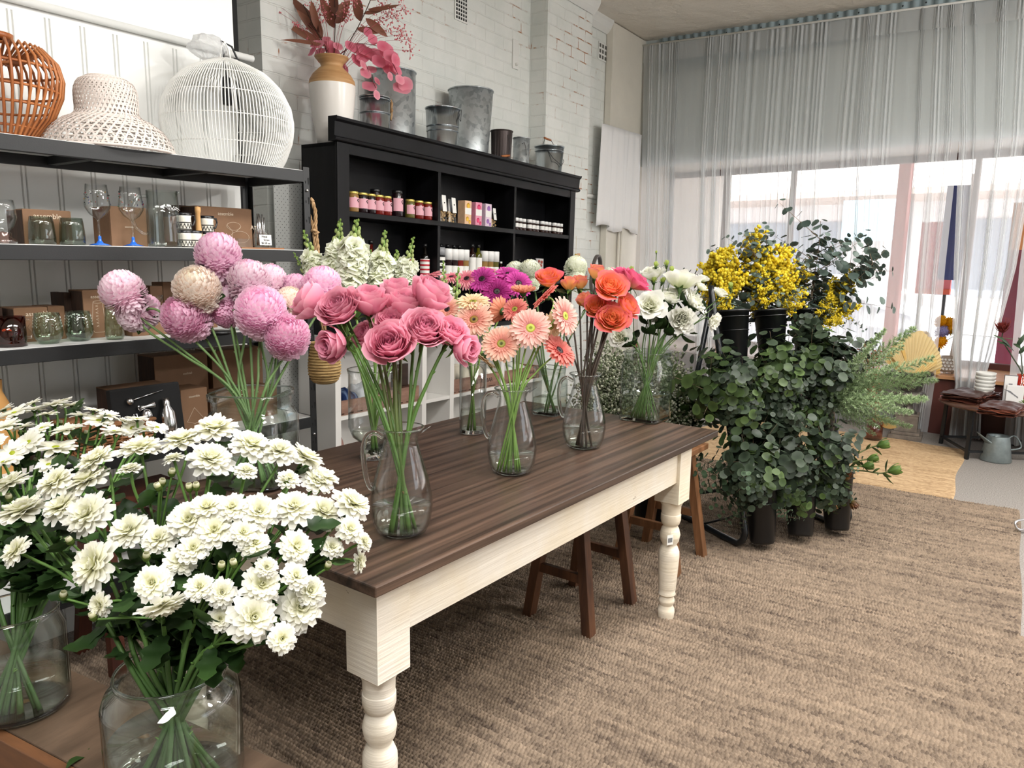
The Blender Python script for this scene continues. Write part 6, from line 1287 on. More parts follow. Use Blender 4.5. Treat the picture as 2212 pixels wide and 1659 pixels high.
# ---------------------------------------------------------------- gerberas
D3 = dep(p2); n3 = p2.z + h2 * .9; D4 = dep(pc)
GS = (hexc('5a7a34'), hexc('7d9a4a'))
def gerb(lst, vb, rb, nz, nr, D, group):
    for px, py, o, kd, ey, rp_, (a, b_, c), lb in lst:
        d = fdir(a, b_, c); head = P(px, py, D + o); sc_ = rp_ * (D + o) / FPX; b0, nk = in_vase(vb, rb, nz, nr, head)
        cut_flower('gerbera', lb, 'gerbera', group, b0, nk, head - d * .002, d, [('petals', GB[kd], 0), ('flower_centre', GE[ey], 1), ('calyx', GCAL, 1)], .0032, GS, sc_, stub=.045, knots=False)
mb = MB(); mb.lathe([(.03, -.30), (.09, -.24), (.22, -.10), (.26, .0), (.2, .02)], 14, c=hexc('3d5a2c')); GCAL = mb.mesh('calyx', LEAF)
gerb([(1146, 709, -.05, 'pale', 'green', 45, (.02, .2, 1), 'pale pink gerbera with a green eye facing the front'), (1083, 743, -.04, 'peach', 'olive', 43, (-.1, .35, .9), 'peach gerbera with an olive eye, low and facing the front'), (1024, 691, .0, 'peach', 'brown', 44, (-.15, .45, .85), 'peach gerbera with a brown eye touching the pink roses'), (1042, 772, .0, 'cream', 'olive', 36, (-.4, -.5, .1), 'cream gerbera low behind the roses, turned downwards'), (1022, 652, .05, 'cream', 'olive', 38, (0, .85, .35), 'cream gerbera at the top, tilted upwards'), (1220, 683, .0, 'pale', 'green', 44, (.75, .15, .6), 'pale pink gerbera at the right turned sideways'), (1208, 757, .0, 'coral', 'dark', 43, (.55, .55, .45), 'coral gerbera with a dark eye at the lower right'), (1178, 640, .06, 'coral', 'dark', 36, (-.6, .6, .0), 'coral gerbera edge-on below the orange roses'), (1084, 672, .05, 'rust', 'olive', 34, (-.5, .2, -.4), 'apricot gerbera turned away between the peach ones'), (1112, 668, .03, 'coral', 'olive', 30, (-.2, .3, .5), 'small coral gerbera behind the pale pink one'), (1130, 632, .08, 'rust', 'olive', 32, (0, .97, .1), 'rust coloured gerbera cupped upwards below the magenta ones'), (966, 668, .05, 'peach', 'dark', 30, (-.3, .3, .8), 'pink gerbera glimpsed between roses and stock'), (1190, 705, .05, 'cream', 'olive', 32, (.2, -.2, .5), 'cream gerbera hidden behind the sideways pale pink one')], p2, .05, n3, .032, D3, 'peach gerberas in the middle pitcher')
gerb([(1041, 603, 0, 'mag', 'dark', 34, (-.3, .5, .8), 'bright magenta gerbera left of the dark one'), (1073, 630, -.03, 'dmag', 'dark', 34, (0, .35, .9), 'deep magenta gerbera in the middle'), (1120, 612, 0, 'mag', 'dark', 33, (.25, .4, .85), 'bright magenta gerbera at the right beside the rust one'), (1098, 592, .05, 'mag', 'dark', 30, (.1, .7, .5), 'magenta gerbera behind the other three'), (1008, 602, .02, 'candy', 'dark', 29, (-.2, .55, .6), 'candy pink gerbera left of the magenta ones'), (930, 595, .06, 'candy', 'dark', 27, (-.3, .8, .1), 'candy pink gerbera just above the topmost rose'), (975, 598, .05, 'candy', 'dark', 27, (-.1, .8, .3), 'candy pink gerbera between the two stock buds'), (1052, 582, .09, 'candy', 'dark', 24, (.1, .9, .1), 'candy pink gerbera peeking up behind the magenta ones')], pc, .03, pc.z + .26, .036, D4, 'magenta and pink gerberas in the glass cylinder')
# ---------------------------------------------------------------- orange roses
D5 = dep(p3); n5 = p3.z + h3 * .9
orr = [(1184, 603, 0, 1, (-.1, .9, .45), 1.12, 'orange rose at the far left of the bunch with a crimson rim'), (1230, 613, .02, 2, (.0, .95, .1), 1.0, 'yellow orange rosebud next to the leftmost orange rose'), (1254, 610, .04, 2, (.05, .95, .1), 1.0, 'yellow orange rosebud with a red tip, second from the left'), (1288, 588, .06, 2, (.1, .95, .0), 1.1, 'orange rose with upright loose petals behind the big open one'), (1318, 618, -.04, 0, (.15, .6, .8), 1.05, 'big open orange rose at the top of the bunch'), (1372, 607, .02, 3, (.55, .7, .15), 1.15, 'crimson pink rose at the right end of the bunch'), (1345, 592, .06, 3, (.2, .9, .1), .85, 'crimson rose half hidden behind the big open one'), (1264, 650, .01, 2, (-.5, .7, .3), 1.05, 'red and yellow rosebud leaning left in the middle'), (1287, 664, -.03, 1, (-.15, .5, .8), 1.0, 'orange red rose in the middle facing the front'), (1352, 662, -.02, 1, (.6, .45, .5), 1.15, 'yellow backed red rose leaning out to the right'), (1322, 688, -.06, 0, (.0, .5, .9), 1.0, 'lowest orange rose with a tight spiral heart')]
for px, py, o, v, (a, b_, c), sc_, lb in orr:
    d = fdir(a, b_, c); hc = P(px, py, D5 + o); head = hc - d * .026 * sc_; b0, nk = in_vase(p3, .05, n5, .033, head)
    cut_flower('orange_rose', lb, 'rose', 'orange roses in the far pitcher', b0, nk, head, d, [('bloom', OROSE[v], 0), ('sepals', SEP, 1)], .0034, (hexc('2c2216'), hexc('3a2a1c')), sc_, leaves=1, lsize=.05, stub=.03, lcol=(hexc('2a2c18'), hexc('3c4a24')), lrange=(.75, .9))
for k in range(5):
    e = P(1268 + 18 * k, 640 + 8 * (k % 3), D5 + .03); b0, nk = in_vase(p3, .05, n5, .033, e); rt = thing('bare_rose_twig', 'dark rose stem whose flower is hidden behind the other orange roses', 'stem', T(b0), 'hidden rose stems in the far pitcher'); mb = MB(); mb.tube([q - b0 for q in curve([b0, nk, e], 8)], .0032, 6, c=hexc('2c2016')); mb.build('stem', STEM, rt)
# ---------------------------------------------------------------- white ball chrysanthemums
D6 = dep(ps); n6 = ps.z + .2
for px, py, rp_, lb in ((1143, 578, 25, 'white ball chrysanthemum left of the orange roses, the fullest one'), (1110, 580, 22, 'white ball chrysanthemum just left of the fullest one'), (1088, 590, 18, 'white ball chrysanthemum lowest at the left by the grinders'), (1150, 607, 15, 'small white ball chrysanthemum below the fullest one'), (1247, 570, 25, 'white ball chrysanthemum in front of the round mirror'), (1247, 595, 20, 'white ball chrysanthemum under the one by the mirror'), (1322, 592, 20, 'pale ball chrysanthemum behind the big open orange rose')):
    o = R.uniform(-.04, .06); d = fdir((px - 1190) / 160, .9, .3); head = P(px, py, D6 + o); sc_ = rp_ * (D6 + o) / FPX; b0, nk = in_vase(ps, .04, n6, .05, head)
    cut_flower('white_ball_chrysanthemum', lb, 'chrysanthemum', 'white ball chrysanthemums in the low square vase', b0, nk, head - d * sc_ * .3, d, [('bloom', POMW, 0)], .0036, (hexc('3a5228'), hexc('4a6432')), sc_, leaves=3, lsize=.07, stub=.08, lrange=(.6, .93))
# ---------------------------------------------------------------- white lisianthus
D7 = dep(pt); n7 = pt.z + .27
lis = [(1470, 607, .0, 1, (.1, .75, -.3), 1.5, 'large white lisianthus at the top, seen from behind'), (1408, 592, .05, 1, (-.2, .9, .1), 1.2, 'white lisianthus next to the crimson rose'), (1404, 658, -.05, 0, (-.2, .4, .9), 1.05, 'open white lisianthus facing the front beside the orange roses'), (1446, 645, .0, 1, (.1, .7, .2), 1.05, 'white lisianthus in the middle with a smooth side'), (1473, 690, -.06, 2, (.1, -.2, .9), 1.05, 'ruffled white lisianthus hanging low in front'), (1500, 652, .0, 2, (.6, .45, .4), 1.05, 'ruffled white lisianthus at the right of the bunch'), (1428, 685, .0, 1, (-.1, -.5, .3), .9, 'white lisianthus turned down behind the ruffled one'), (1519, 602, .03, 1, (.3, .9, .1), .62, 'half open white lisianthus beside the wattle'), (1556, 633, .02, 1, (.3, .7, .3), .68, 'small white lisianthus on the longest stem in front of the wattle'), (1541, 694, -.02, 2, (.5, -.3, .5), .75, 'white lisianthus far right nodding beside the stand pole'), (1339, 727, -.05, 0, (-.4, .2, .8), .75, 'small white lisianthus low at the left under the orange roses'), (1515, 620, .0, 1, (.4, .6, .2), .6, 'white lisianthus bloom under the half open one'), (1353, 700, .0, 1, (-.4, .4, .4), .6, 'white lisianthus just below the lowest orange rose'), (1460, 632, .05, 0, (.0, .8, .1), 1.0, 'white lisianthus at the back of the bunch')]
for px, py, o, v, (a, b_, c), sc_, lb in lis:
    d = fdir(a, b_, c); hc = P(px, py, D7 + o); head = hc - d * .024 * sc_; b0, nk = in_vase(pt, .07, n7, .065, head)
    cut_flower('white_lisianthus', lb, 'lisianthus', 'white lisianthus in the tall square vase', b0, nk, head, d, [('bloom', LIS[v], 0), ('sepals', SEPL, 1)], .0028, (hexc('4d6a33'), hexc('3c5628')), sc_ * .95, leaves=4, lsize=.08, stub=.03, knots=False, lcol=(hexc('1c3016'), hexc('35502a')), wf=None, lrange=(.42, .66))
for px, py, lb in ((1417, 572, 'plump green lisianthus bud highest at the left of the bunch'), (1440, 569, 'pointed green lisianthus bud above the white flowers'), (1451, 582, 'round green lisianthus bud above the large white flower'), (1418, 541, 'tiny dark lisianthus bud on a thin bent stem'), (1413, 605, 'green lisianthus bud in front of the upper white flowers'), (1432, 606, 'green lisianthus bud just right of another among the white flowers'), (1578, 617, 'green lisianthus bud in front of the wattle, rightmost'), (1364, 582, 'green bud sticking up behind the crimson rose')):
    d = fdir(R.uniform(-.3, .3), 1, .1); head = P(px, py, D7 + .02) - d * .012; b0, nk = in_vase(pt, .07, n7, .065, head)
    cut_flower('lisianthus_bud', lb, 'flower bud', 'lisianthus buds in the tall square vase', b0, nk, head, d, [('bud', LBUD, 0), ('sepals', SEPL, 1)], .0018, (hexc('4d6a33'), hexc('4a5c2c')), .8 if py != 541 else .35, stub=.03, knots=False)
# ---------------------------------------------------------------- white stock
def stock_mesh(seed, budfrac=.46, n=24):
    rr = random.Random(seed); fl, bu = MB(), MB(); WS, WC = hexc('f0f1e6'), hexc('dfe4bf')
    for k in range(n):
        f = k / n * (1 - budfrac); z = f; a = k * GA; r = .125 * (1 - .3 * f) * rr.uniform(.8, 1.2); c = V((r * cos(a), r * sin(a), z + .03))
        dirn = V((cos(a), sin(a), .5 + rr.uniform(-.3, .5))).normalized(); M = T(c) @ look(dirn)
        for ring, (m_, L, w, a0, a1) in enumerate(((5, .13, .075, 10, -25), (5, .11, .065, 38, 5), (4, .07, .05, 66, 50))):
            ph = rr.uniform(0, 6); fl.M = M
            for i in range(m_): petal(fl, ph + 2 * PI * i / m_ + rr.uniform(-.15, .15), .012, 0, L * rr.uniform(.85, 1.1), w, rad(a0 + rr.uniform(-15, 15)), rad(a1 + rr.uniform(-25, 25)), WC, WS, 3, 1, rr.uniform(-.5, .6), wp=lambda t_: .35 + .75 * sin(PI * min(1, .08 + .62 * t_)))
    for k in range(16):
        f = (1 - budfrac) + budfrac * (k + .5) / 16; a = k * GA; r = .085 * (1 - (f - 1 + budfrac) / budfrac * .75); s = .034 * (1.25 - .8 * (f - 1 + budfrac) / budfrac); c = V((r * cos(a), r * sin(a), f)); bu.ball(c, s, c=g(hexc('cfd89a'), hexc('7f9a4a'), (f - 1 + budfrac) / budfrac), n=7, m=5, sz=1.5); bu.tube([(0, 0, f - .04), c - V((0, 0, s))], .008, 4, c=hexc('6d8a44'))
    st = MB(); st.tube([(0, 0, -.1), (0.004, 0, .5), (0, 0, 1)], [.022, .02, .012], 6, c=hexc('6d8a44')); return fl.mesh('florets', PETAL), bu.mesh('buds', PETAL), st.mesh('spike', STEM)
STK = [stock_mesh(1), stock_mesh(2, .55, 20), stock_mesh(3, .36, 28)]; STKB = stock_mesh(4, .8, 8)
D8 = dep(ph)
for (x0_, y0_), (x1_, y1_), v, o, lb in (((690, 602), (655, 497), STK[1], .02, 'white stock spike leaning left in front of the black bookcase side'), ((722, 610), (735, 474), STK[0], 0, 'white stock spike with a tall green tip, second from the left'), ((758, 628), (771, 474), STK[2], -.05, 'tallest white stock spike in the middle of the bunch'), ((822, 622), (832, 497), STK[0], -.02, 'white stock spike in front of the sauce bottles'), ((872, 618), (893, 512), STK[1], .0, 'white stock spike at the right of the bunch'), ((672, 612), (634, 545), STKB, .03, 'small budded stock side shoot at the far left'), ((790, 640), (800, 540), STK[2], .04, 'white stock spike behind the two tallest'), ((850, 640), (858, 540), STK[2], .03, 'dense white stock spike just above the middle roses'), ((735, 640), (745, 560), STK[2], -.04, 'low white stock spike next to the pink ball chrysanthemum')):
    a = P(x0_, y0_, D8 + o); b_ = P(x1_, y1_, D8 + o + .02); d = (b_ - a); L = d.length; b0, nk = in_vase(ph, .02, ph.z + .29, .06, a)
    root = thing('white_stock', lb, 'stock flower', T(b0), 'white stock in the hurricane vase'); mb = MB(); mb.tube([q - b0 for q in curve([b0, nk, a], 8)], .0042, 6, c=lambda t_: g(hexc('4f7030'), hexc('6d8a44'), t_)); mb.build('stem', STEM, root)
    M = T(a - b0) @ look(d, R.uniform(0, 6)) @ Matrix.Scale(L, 4); put('florets', v[0], root, M); put('buds', v[1], root, M); put('spike', v[2], root, M)
    for q in range(2):
        m2 = MB(); s0 = nk.lerp(a, .35 + .3 * q) - b0; an = R.uniform(0, 6); blade(m2, s0, s0 + V((cos(an) * .06, sin(an) * .06, .05)), .012, hexc('4d6a33'), hexc('6f8a50'), .1, UPZ); m2.build('leaf', LEAF, root)
for (x0_, y0_), (x1_, y1_), lb in (((962, 640), (957, 562), 'green budded stock tip in front of the grinder bottles'), ((984, 700), (990, 577), 'green budded stock tip beside the candy pink gerberas')):
    a = P(x0_, y0_, D4 - .25); b_ = P(x1_, y1_, D4 - .25); d = b_ - a; b0, nk = in_vase(ph, .02, ph.z + .29, .06, a); root = thing('white_stock', lb, 'stock flower', T(b0), 'white stock in the hurricane vase'); mb = MB(); mb.tube([q - b0 for q in curve([b0, nk, a], 8)], .0035, 6, c=hexc('5c7a38')); mb.build('stem', STEM, root)
    M = T(a - b0) @ look(d) @ Matrix.Scale(d.length, 4)
    for pn, me in zip(('florets', 'buds', 'spike'), STKB): put(pn, me, root, M)
# ---------------------------------------------------------------- double white chrysanthemums in the front jar (positions from a 2.572x enlargement whose top is y = 800)
def z1(x, y): return x / 2.572, 800 + y / 2.572
BL = [(1195, 330, 128), (1010, 395, 115), (780, 440, 122), (540, 500, 115), (1170, 500, 128), (1395, 420, 122), (1550, 450, 100), (1690, 490, 112), (965, 492, 60), (725, 552, 68), (1365, 562, 68), (1602, 605, 66), (1760, 618, 95), (1800, 600, 80), (492, 615, 122), (312, 625, 112), (60, 635, 105), (345, 765, 112), (492, 805, 135), (130, 790, 150), (95, 1005, 92), (722, 895, 118), (882, 940, 95), (1050, 835, 118), (1192, 892, 112), (1150, 765, 100), (1292, 765, 92), (1440, 790, 115), (1632, 765, 118), (1792, 790, 115), (1955, 745, 118), (1352, 905, 82), (1412, 962, 92), (1072, 992, 92), (1640, 985, 105), (1942, 885, 85), (1842, 985, 70), (2022, 955, 58), (1990, 1062, 70), (535, 1080, 150), (850, 1180, 105), (905, 1290, 140), (560, 1300, 78), (1000, 1060, 90), (1110, 1205, 82), (1232, 1235, 82), (1450, 1195, 115), (1402, 1375, 135), (1665, 1315, 135), (1722, 1225, 92), (1225, 1380, 72), (1565, 1490, 85), (1640, 1145, 82), (1480, 1095, 62)]
GRP = [([1, 9, 5], 'topmost white chrysanthemum spray of the front jar, overlapping the pink flowers jar'), ([2, 3, 10], 'white chrysanthemum spray at the top of the front bunch with side-on blooms'), ([6, 7, 11], 'white chrysanthemum spray at the top right of the front bunch'), ([8, 12, 13, 14], 'white chrysanthemum spray leaning right over the table top'), ([4, 15, 16], 'white chrysanthemum spray below the daisies, with a flat open bloom'), ([17, 20, 21], 'white chrysanthemum spray reaching out of the left edge'), ([18, 19], 'pair of big double white chrysanthemums side by side at the left'), ([22, 23], 'white chrysanthemum spray in the middle left of the front bunch'), ([24, 25, 26, 44], 'crowded white chrysanthemum spray in the middle of the front bunch'), ([27, 28, 32, 33], 'white chrysanthemum spray right of the middle of the front bunch'), ([29, 30, 35], 'white chrysanthemum spray pointing at the rose pitcher foot'), ([31, 36, 37], 'rightmost white chrysanthemum spray with a large yellow hearted bloom'), ([38, 39], 'small white chrysanthemum side shoot hanging over the table corner'), ([40, 43], 'white chrysanthemum spray low at the left with long drooping petals'), ([41, 42], 'white chrysanthemum spray with one bloom turned downwards, above the jar'), ([34, 45, 46], 'small bloomed white chrysanthemum spray inside the front bunch'), ([47, 50, 53, 54], 'white chrysanthemum spray low at the right, upper of three'), ([48, 51], 'white chrysanthemum spray low in the front, with wide lower petals'), ([49, 52], 'lowest white chrysanthemum spray at the right, beside the table apron')]
KC, KCL = (hexc('35502a'), hexc('577a38')), (hexc('1f3518'), hexc('3a5628'))
JT = pf_.z + .195; DJ = 1.27
def fd(px, py):
    dx, dy_ = (px - 395) / 420, (py - 1150) / 300; q = max(0, 1 - dx * dx - dy_ * dy_); return DJ - dy_ * .15 - q * .10 + (.06 if dx > .6 else 0)
FC = P(395, 1330, 1.30)
rf = random.Random(77)
def spray(name, label, group, base, neck, blooms, meshes, eye, leaves=5, buds=(), sr=.0042, lsz=.055):
    root = thing(name, label, 'chrysanthemum', T(base), group); ctr = V((0, 0, 0))
    for hd, d, r in blooms: ctr += hd - d * .05
    ctr /= len(blooms); J = neck.lerp(ctr, .62); mb = MB(); main = curve([base, neck, neck.lerp(J, .5) + V((0, 0, .012)), J], 7)
    mb.tube([q - base for q in main], [sr * (1.1 - .3 * i / len(main)) for i in range(len(main))], 6, c=lambda t_: g(KC[0], KC[1], t_))
    for i in range(3, len(main) - 1, 4):
        o = V((rf.uniform(-1, 1), rf.uniform(-1, 1), .6)).normalized(); mb.tube([main[i] - base, main[i] - base + o * sr * 3], [sr * .7, sr * .2], 5, c=KC[1])
    br = []
    for hd, d, r in blooms:
        c = curve([J, J.lerp(hd - d * .035, .5) + V((0, 0, .004)), hd - d * .035, hd - d * r * .2], 5); br.append(c); mb.tube([q - base for q in c], sr * .62, 5, c=KC[1])
    for (hd, d) in buds: c = curve([J, J.lerp(hd, .55), hd - d * .004], 4); mb.tube([q - base for q in c], sr * .45, 5, c=KC[1])
    mb.build('stem', STEM, root)
    for hd, d, r in blooms:
        b_ = put('bloom', rf.choice(meshes), root, T(hd - base) @ look(d, rf.uniform(0, 6)) @ Matrix.Scale(r, 4)); put('calyx', CAL, b_)
        if eye: put('flower_centre', EYE, b_)
    for hd, d in buds: put('bud', BUD, root, T(hd - base) @ look(d, rf.uniform(0, 6)) @ Matrix.Scale(.011, 4))
    allp = main[len(main) // 2:] + [q for c in br for q in c[1:-3]]
    for k in range(leaves):
        s = rf.choice(allp) - base; o = V((rf.uniform(-1, 1), rf.uniform(-1, 1), rf.uniform(-.5, .5))).normalized(); L = lsz * rf.uniform(.8, 1.5); m2 = MB()
        blade(m2, s, s + o * L, L * .30, KCL[0], g(KCL[0], KCL[1], rf.random()), rf.uniform(-.2, .1), UPZ * 1.0 + FWD * -.3, 10, 2, .25, lobed); m2.build('leaf', LEAF, root)
    return root
BD = [(50, 712, 5), (352, 1255, 13), (520, 1372, 14), (955, 572, 1), (880, 652, 1), (1052, 656, 0), (812, 1040, 7), (1230, 1092, 15), (1300, 1078, 9), (1325, 1500, 17), (392, 952, 6), (900, 628, 1), (1820, 1090, 12), (1090, 650, 0), (1590, 615, 3)]
side = {3: (-.1, 1, .05), 2: (-.1, 1, .1), 1: (.05, 1, .15), 42: (.3, -.75, .2), 39: (.9, -.05, .1), 20: (-.2, .9, .1), 40: (-.45, .35, .7), 8: (.5, .85, -.2), 9: (-.2, .9, 0), 10: (-.1, .9, .0), 43: (-.3, .1, .8), 41: (.1, .35, .95), 17: (-.4, .9, .1)}
for gi, (idx, lb) in enumerate(GRP):
    bl = []
    for i in idx:
        x, y, r = BL[i - 1]; px, py = z1(x, y); D = fd(px, py) + rf.uniform(-.02, .02); hd = P(px, py, D)
        d = fdir(*side[i]) if i in side else ((hd - FC).normalized() * .75 - FWD * .45 + UPZ * .28 + V((rf.uniform(-.2, .2), rf.uniform(-.2, .2), rf.uniform(-.1, .2)))).normalized()
        bl.append((hd, d, r / 2.572 * D / FPX * 1.03))
    bu = []
    for x, y, gg in BD:
        if gg == gi: px, py = z1(x, y); bu.append((P(px, py, fd(px, py) - .01), fdir(rf.uniform(-.4, .4), .9, .2)))
    c = sum((h for h, d, r in bl), V()) / len(bl); b0, nk = in_vase(pf_, .075, JT, .066, c, rf)
    spray('chrysanthemum_spray', lb, 'double white chrysanthemums in the front jar', b0, nk, bl, CH, False, 7, bu)
def filler(jar, rb, top, rn, lst, label, group, rng):
    for px, py, D in lst:
        e = P(px, py, D); b0, nk = in_vase(jar, rb, top, rn, e, rng); root = thing('leafy_stem', label, 'stem', T(b0), group); mb = MB(); cp = curve([b0, nk, nk.lerp(e, .5) + V((0, 0, .01)), e], 7); mb.tube([q - b0 for q in cp], [.0042 * (1.1 - .5 * i / len(cp)) for i in range(len(cp))], 6, c=lambda t_: g(KC[0], KC[1], t_)); mb.build('stem', STEM, root)
        for k in range(7):
            i = rng.randint(len(cp) // 2 - 2, len(cp) - 1); s = cp[i] - b0; o = V((rng.uniform(-1, 1), rng.uniform(-1, 1), rng.uniform(-.3, .7))).normalized(); L = .06 * rng.uniform(.8, 1.4); m2 = MB(); blade(m2, s, s + o * L, L * .30, KCL[0], g(KCL[0], KCL[1], rng.random()), rng.uniform(-.2, .1), UPZ - FWD * .3, 10, 2, .25, lobed); m2.build('leaf', LEAF, root)
filler(pf_, .085, JT, .07, [(300 + 23 * k + 10 * (k % 3), 1130 + 28 * ((k * 5) % 7), 1.30) for k in range(16)], 'leafy chrysanthemum stem hidden under the blooms of the front jar', 'stems under the blooms in the front jar', rf)
filler(pf_, .085, JT, .07, [(160, 1230, 1.25), (190, 1290, 1.24), (235, 1330, 1.24), (120, 1180, 1.28)], 'leafy chrysanthemum stem sprawling left out of the front jar', 'stems sprawling left from the front jar', rf)
# ---------------------------------------------------------------- white daisies in the left jar
DL = [(80, 240, 88), (35, 312, 82), (300, 192, 82), (190, 222, 62), (262, 245, 58), (402, 195, 62), (452, 252, 68), (160, 402, 88), (70, 462, 84), (18, 512, 70), (372, 332, 88), (310, 432, 112), (548, 282, 82), (604, 252, 60), (520, 222, 54), (632, 342, 72), (735, 322, 66), (762, 272, 62), (872, 318, 62), (690, 285, 58), (232, 322, 62), (130, 318, 62), (270, 525, 74), (182, 182, 46), (345, 170, 55), (-40, 400, 80), (-50, 280, 75), (20, 220, 60), (800, 330, 55)]
DG = [([1, 2, 28], 'white daisy spray at the far left, highest row'), ([3, 25, 6], 'topmost white daisy spray in front of the panelled wall'), ([4, 5, 24], 'white daisy spray at the top left between the far left and topmost ones'), ([7, 15, 14], 'white daisy spray in front of the wicker basket'), ([8, 22, 9], 'white daisy spray facing the front with two green eyes showing'), ([10, 26, 27], 'white daisy spray cut by the left edge of the view'), ([11, 12, 21], 'large petalled white daisy spray in the middle of the daisies'), ([13, 16, 20], 'white daisy spray right of the middle with a flat open head'), ([17, 18, 29, 19], 'white daisy spray at the right end in front of the cocktail set'), ([23], 'single white daisy low below the big ones, above the double blooms')]
LT = pl_.z + .19; LC = P(150, 1130, 1.62)
for gi, (idx, lb) in enumerate(DG):
    bl = []
    for i in idx:
        x, y, r = DL[i - 1]; px, py = z1(x, y); D = 1.60 - (py - 930) / 130 * .12 + (px - 150) / 300 * .10 + rf.uniform(-.02, .02); hd = P(px, py, D)
        d = ((hd - LC).normalized() * .7 + UPZ * .55 - FWD * .12 + V((rf.uniform(-.25, .25), rf.uniform(-.25, .25), 0))).normalized()
        if i in (8, 9, 17): d = fdir(rf.uniform(-.2, .2), .75, .75)
        bl.append((hd, d, r / 2.572 * D / FPX * 1.05))
    c = sum((h for h, d, r in bl), V()) / len(bl); b0, nk = in_vase(pl_, .06, LT, .06, c, rf)
    spray('daisy_spray', lb, 'white daisies in the left jar', b0, nk, bl, DA, True, 5, ((bl[0][0] + V((.02, .03, -.05)), V((.2, 0, 1))),))
filler(pl_, .07, LT, .06, [(-20 + 17 * k, 1030 + 35 * ((k * 3) % 5), 1.50) for k in range(14)], 'leafy daisy stem hidden under the flowers of the left jar', 'stems under the daisies in the left jar', rf)
# ---------------------------------------------------------------- black flower stand
SX, SY = V((.866, -.5, 0)), V((.5, .866, 0)); SO = V((3.53, 1.19, .014))
def sp(u, v, z): return SO + SX * u + SY * v + V((0, 0, z))
stand = thing('flower_stand', 'black tubular steel flower stand carrying buckets of foliage', 'stand', T(SO)); SM = mat('black_gloss_tube', '101418', .3)
for u in (0.0, .69):
    mb = MB(); pts = [(u, .60, .05), (u, .55, .018), (u, .3, .018), (u, .06, .018), (u, .0, .03), (u, -.03, .075), (u, -.02, .14), (u, .10, .5), (u, .24, .95), (u, .34, 1.28)]
    mb.tube([q - SO for q in curve([sp(*p) for p in pts], 5)], .016, 10); mb.build('side_frame', SM, stand)
    mb = MB(); mb.tube([sp(u, .30, .02) - SO, sp(u, .03, .16) - SO], .006, 6); mb.build('brace', SM, stand)
    mb = MB(); mb.tube([sp(u, .57, .04) - SO, sp(u, .33, 1.2) - SO], .014, 10); mb.build('rear_leg', SM, stand)
for v, z in ((.06, .36), (.20, .74), (.33, 1.1), (.5, .12)): mb = MB(); mb.tube([sp(0, v, z) - SO, sp(.69, v, z) - SO], .010, 8); mb.build('cross_bar', SM, stand)
mb = MB(); q = sp(0, .62, .05) - SO; mb.lathe([(.0, -.03), (.045, -.03), (.05, 0), (.045, .03), (0, .03)], 20, M=T(q) @ RX(PI / 2)); mb.build('castor', BLACKP, stand)
BK = []
fb0 = None
blab = {(0, 0): 'bottom left black bucket of eucalyptus, its foot just above the rug', (1, 0): 'bottom middle black bucket, tilted to the left', (2, 0): 'bottom right black bucket holding the green flower buds', (0, 1): 'middle row black bucket on the left, almost hidden in leaves', (1, 1): 'middle row black bucket in the centre, hidden in leaves', (2, 1): 'middle row black bucket on the right with the feathery foliage', (0, 2): 'top left black bucket of yellow wattle', (1, 2): 'top middle black bucket of yellow wattle, its rim showing', (2, 2): 'top right black bucket of wattle and grey foliage'}
mb = MB(); mb.lathe([(.0005, 0), (.056, 0), (.060, .01), (.082, .29), (.090, .292), (.090, .302), (.082, .303), (.078, .29), (.055, .014), (.0005, .014)], 28); BKM = mb.mesh('body', BLACKP)
mb = MB(); mb.tube([(.088 * cos(2 * PI * i / 32), .088 * sin(2 * PI * i / 32), .268) for i in range(32)], .0035, 5, closed=True); mb.tube([(.076 * cos(2 * PI * i / 32), .076 * sin(2 * PI * i / 32), .2) for i in range(32)], .002, 5, closed=True); BKR = mb.mesh('rim', BLACKP)
for row, (v, z) in enumerate(((-.05, .035), (.10, .43), (.235, .86))):
    for k in range(3):
        u = (.10, .345, .595)[k]; q = sp(u, v, z); M = T(q) @ Matrix.Rotation(-.16, 4, SX) @ (RY(.18) if (k, row) == (1, 0) else RY(.10) if (k, row) == (2, 0) else RY(0))
        t = thing('flower_bucket', blab[(k, row)], 'bucket', M); put('body', BKM, t); put('rim', BKR, t); BK.append((row, k, M))
def bucket_pt(row, k): M = [m_ for r_, kk, m_ in BK if (r_, kk) == (row, k)][0]; return M @ V((R.uniform(-.03, .03), R.uniform(-.03, .03), .06))
def bucket_rim(row, k): M = [m_ for r_, kk, m_ in BK if (r_, kk) == (row, k)][0]; return M @ V((0, 0, .30))
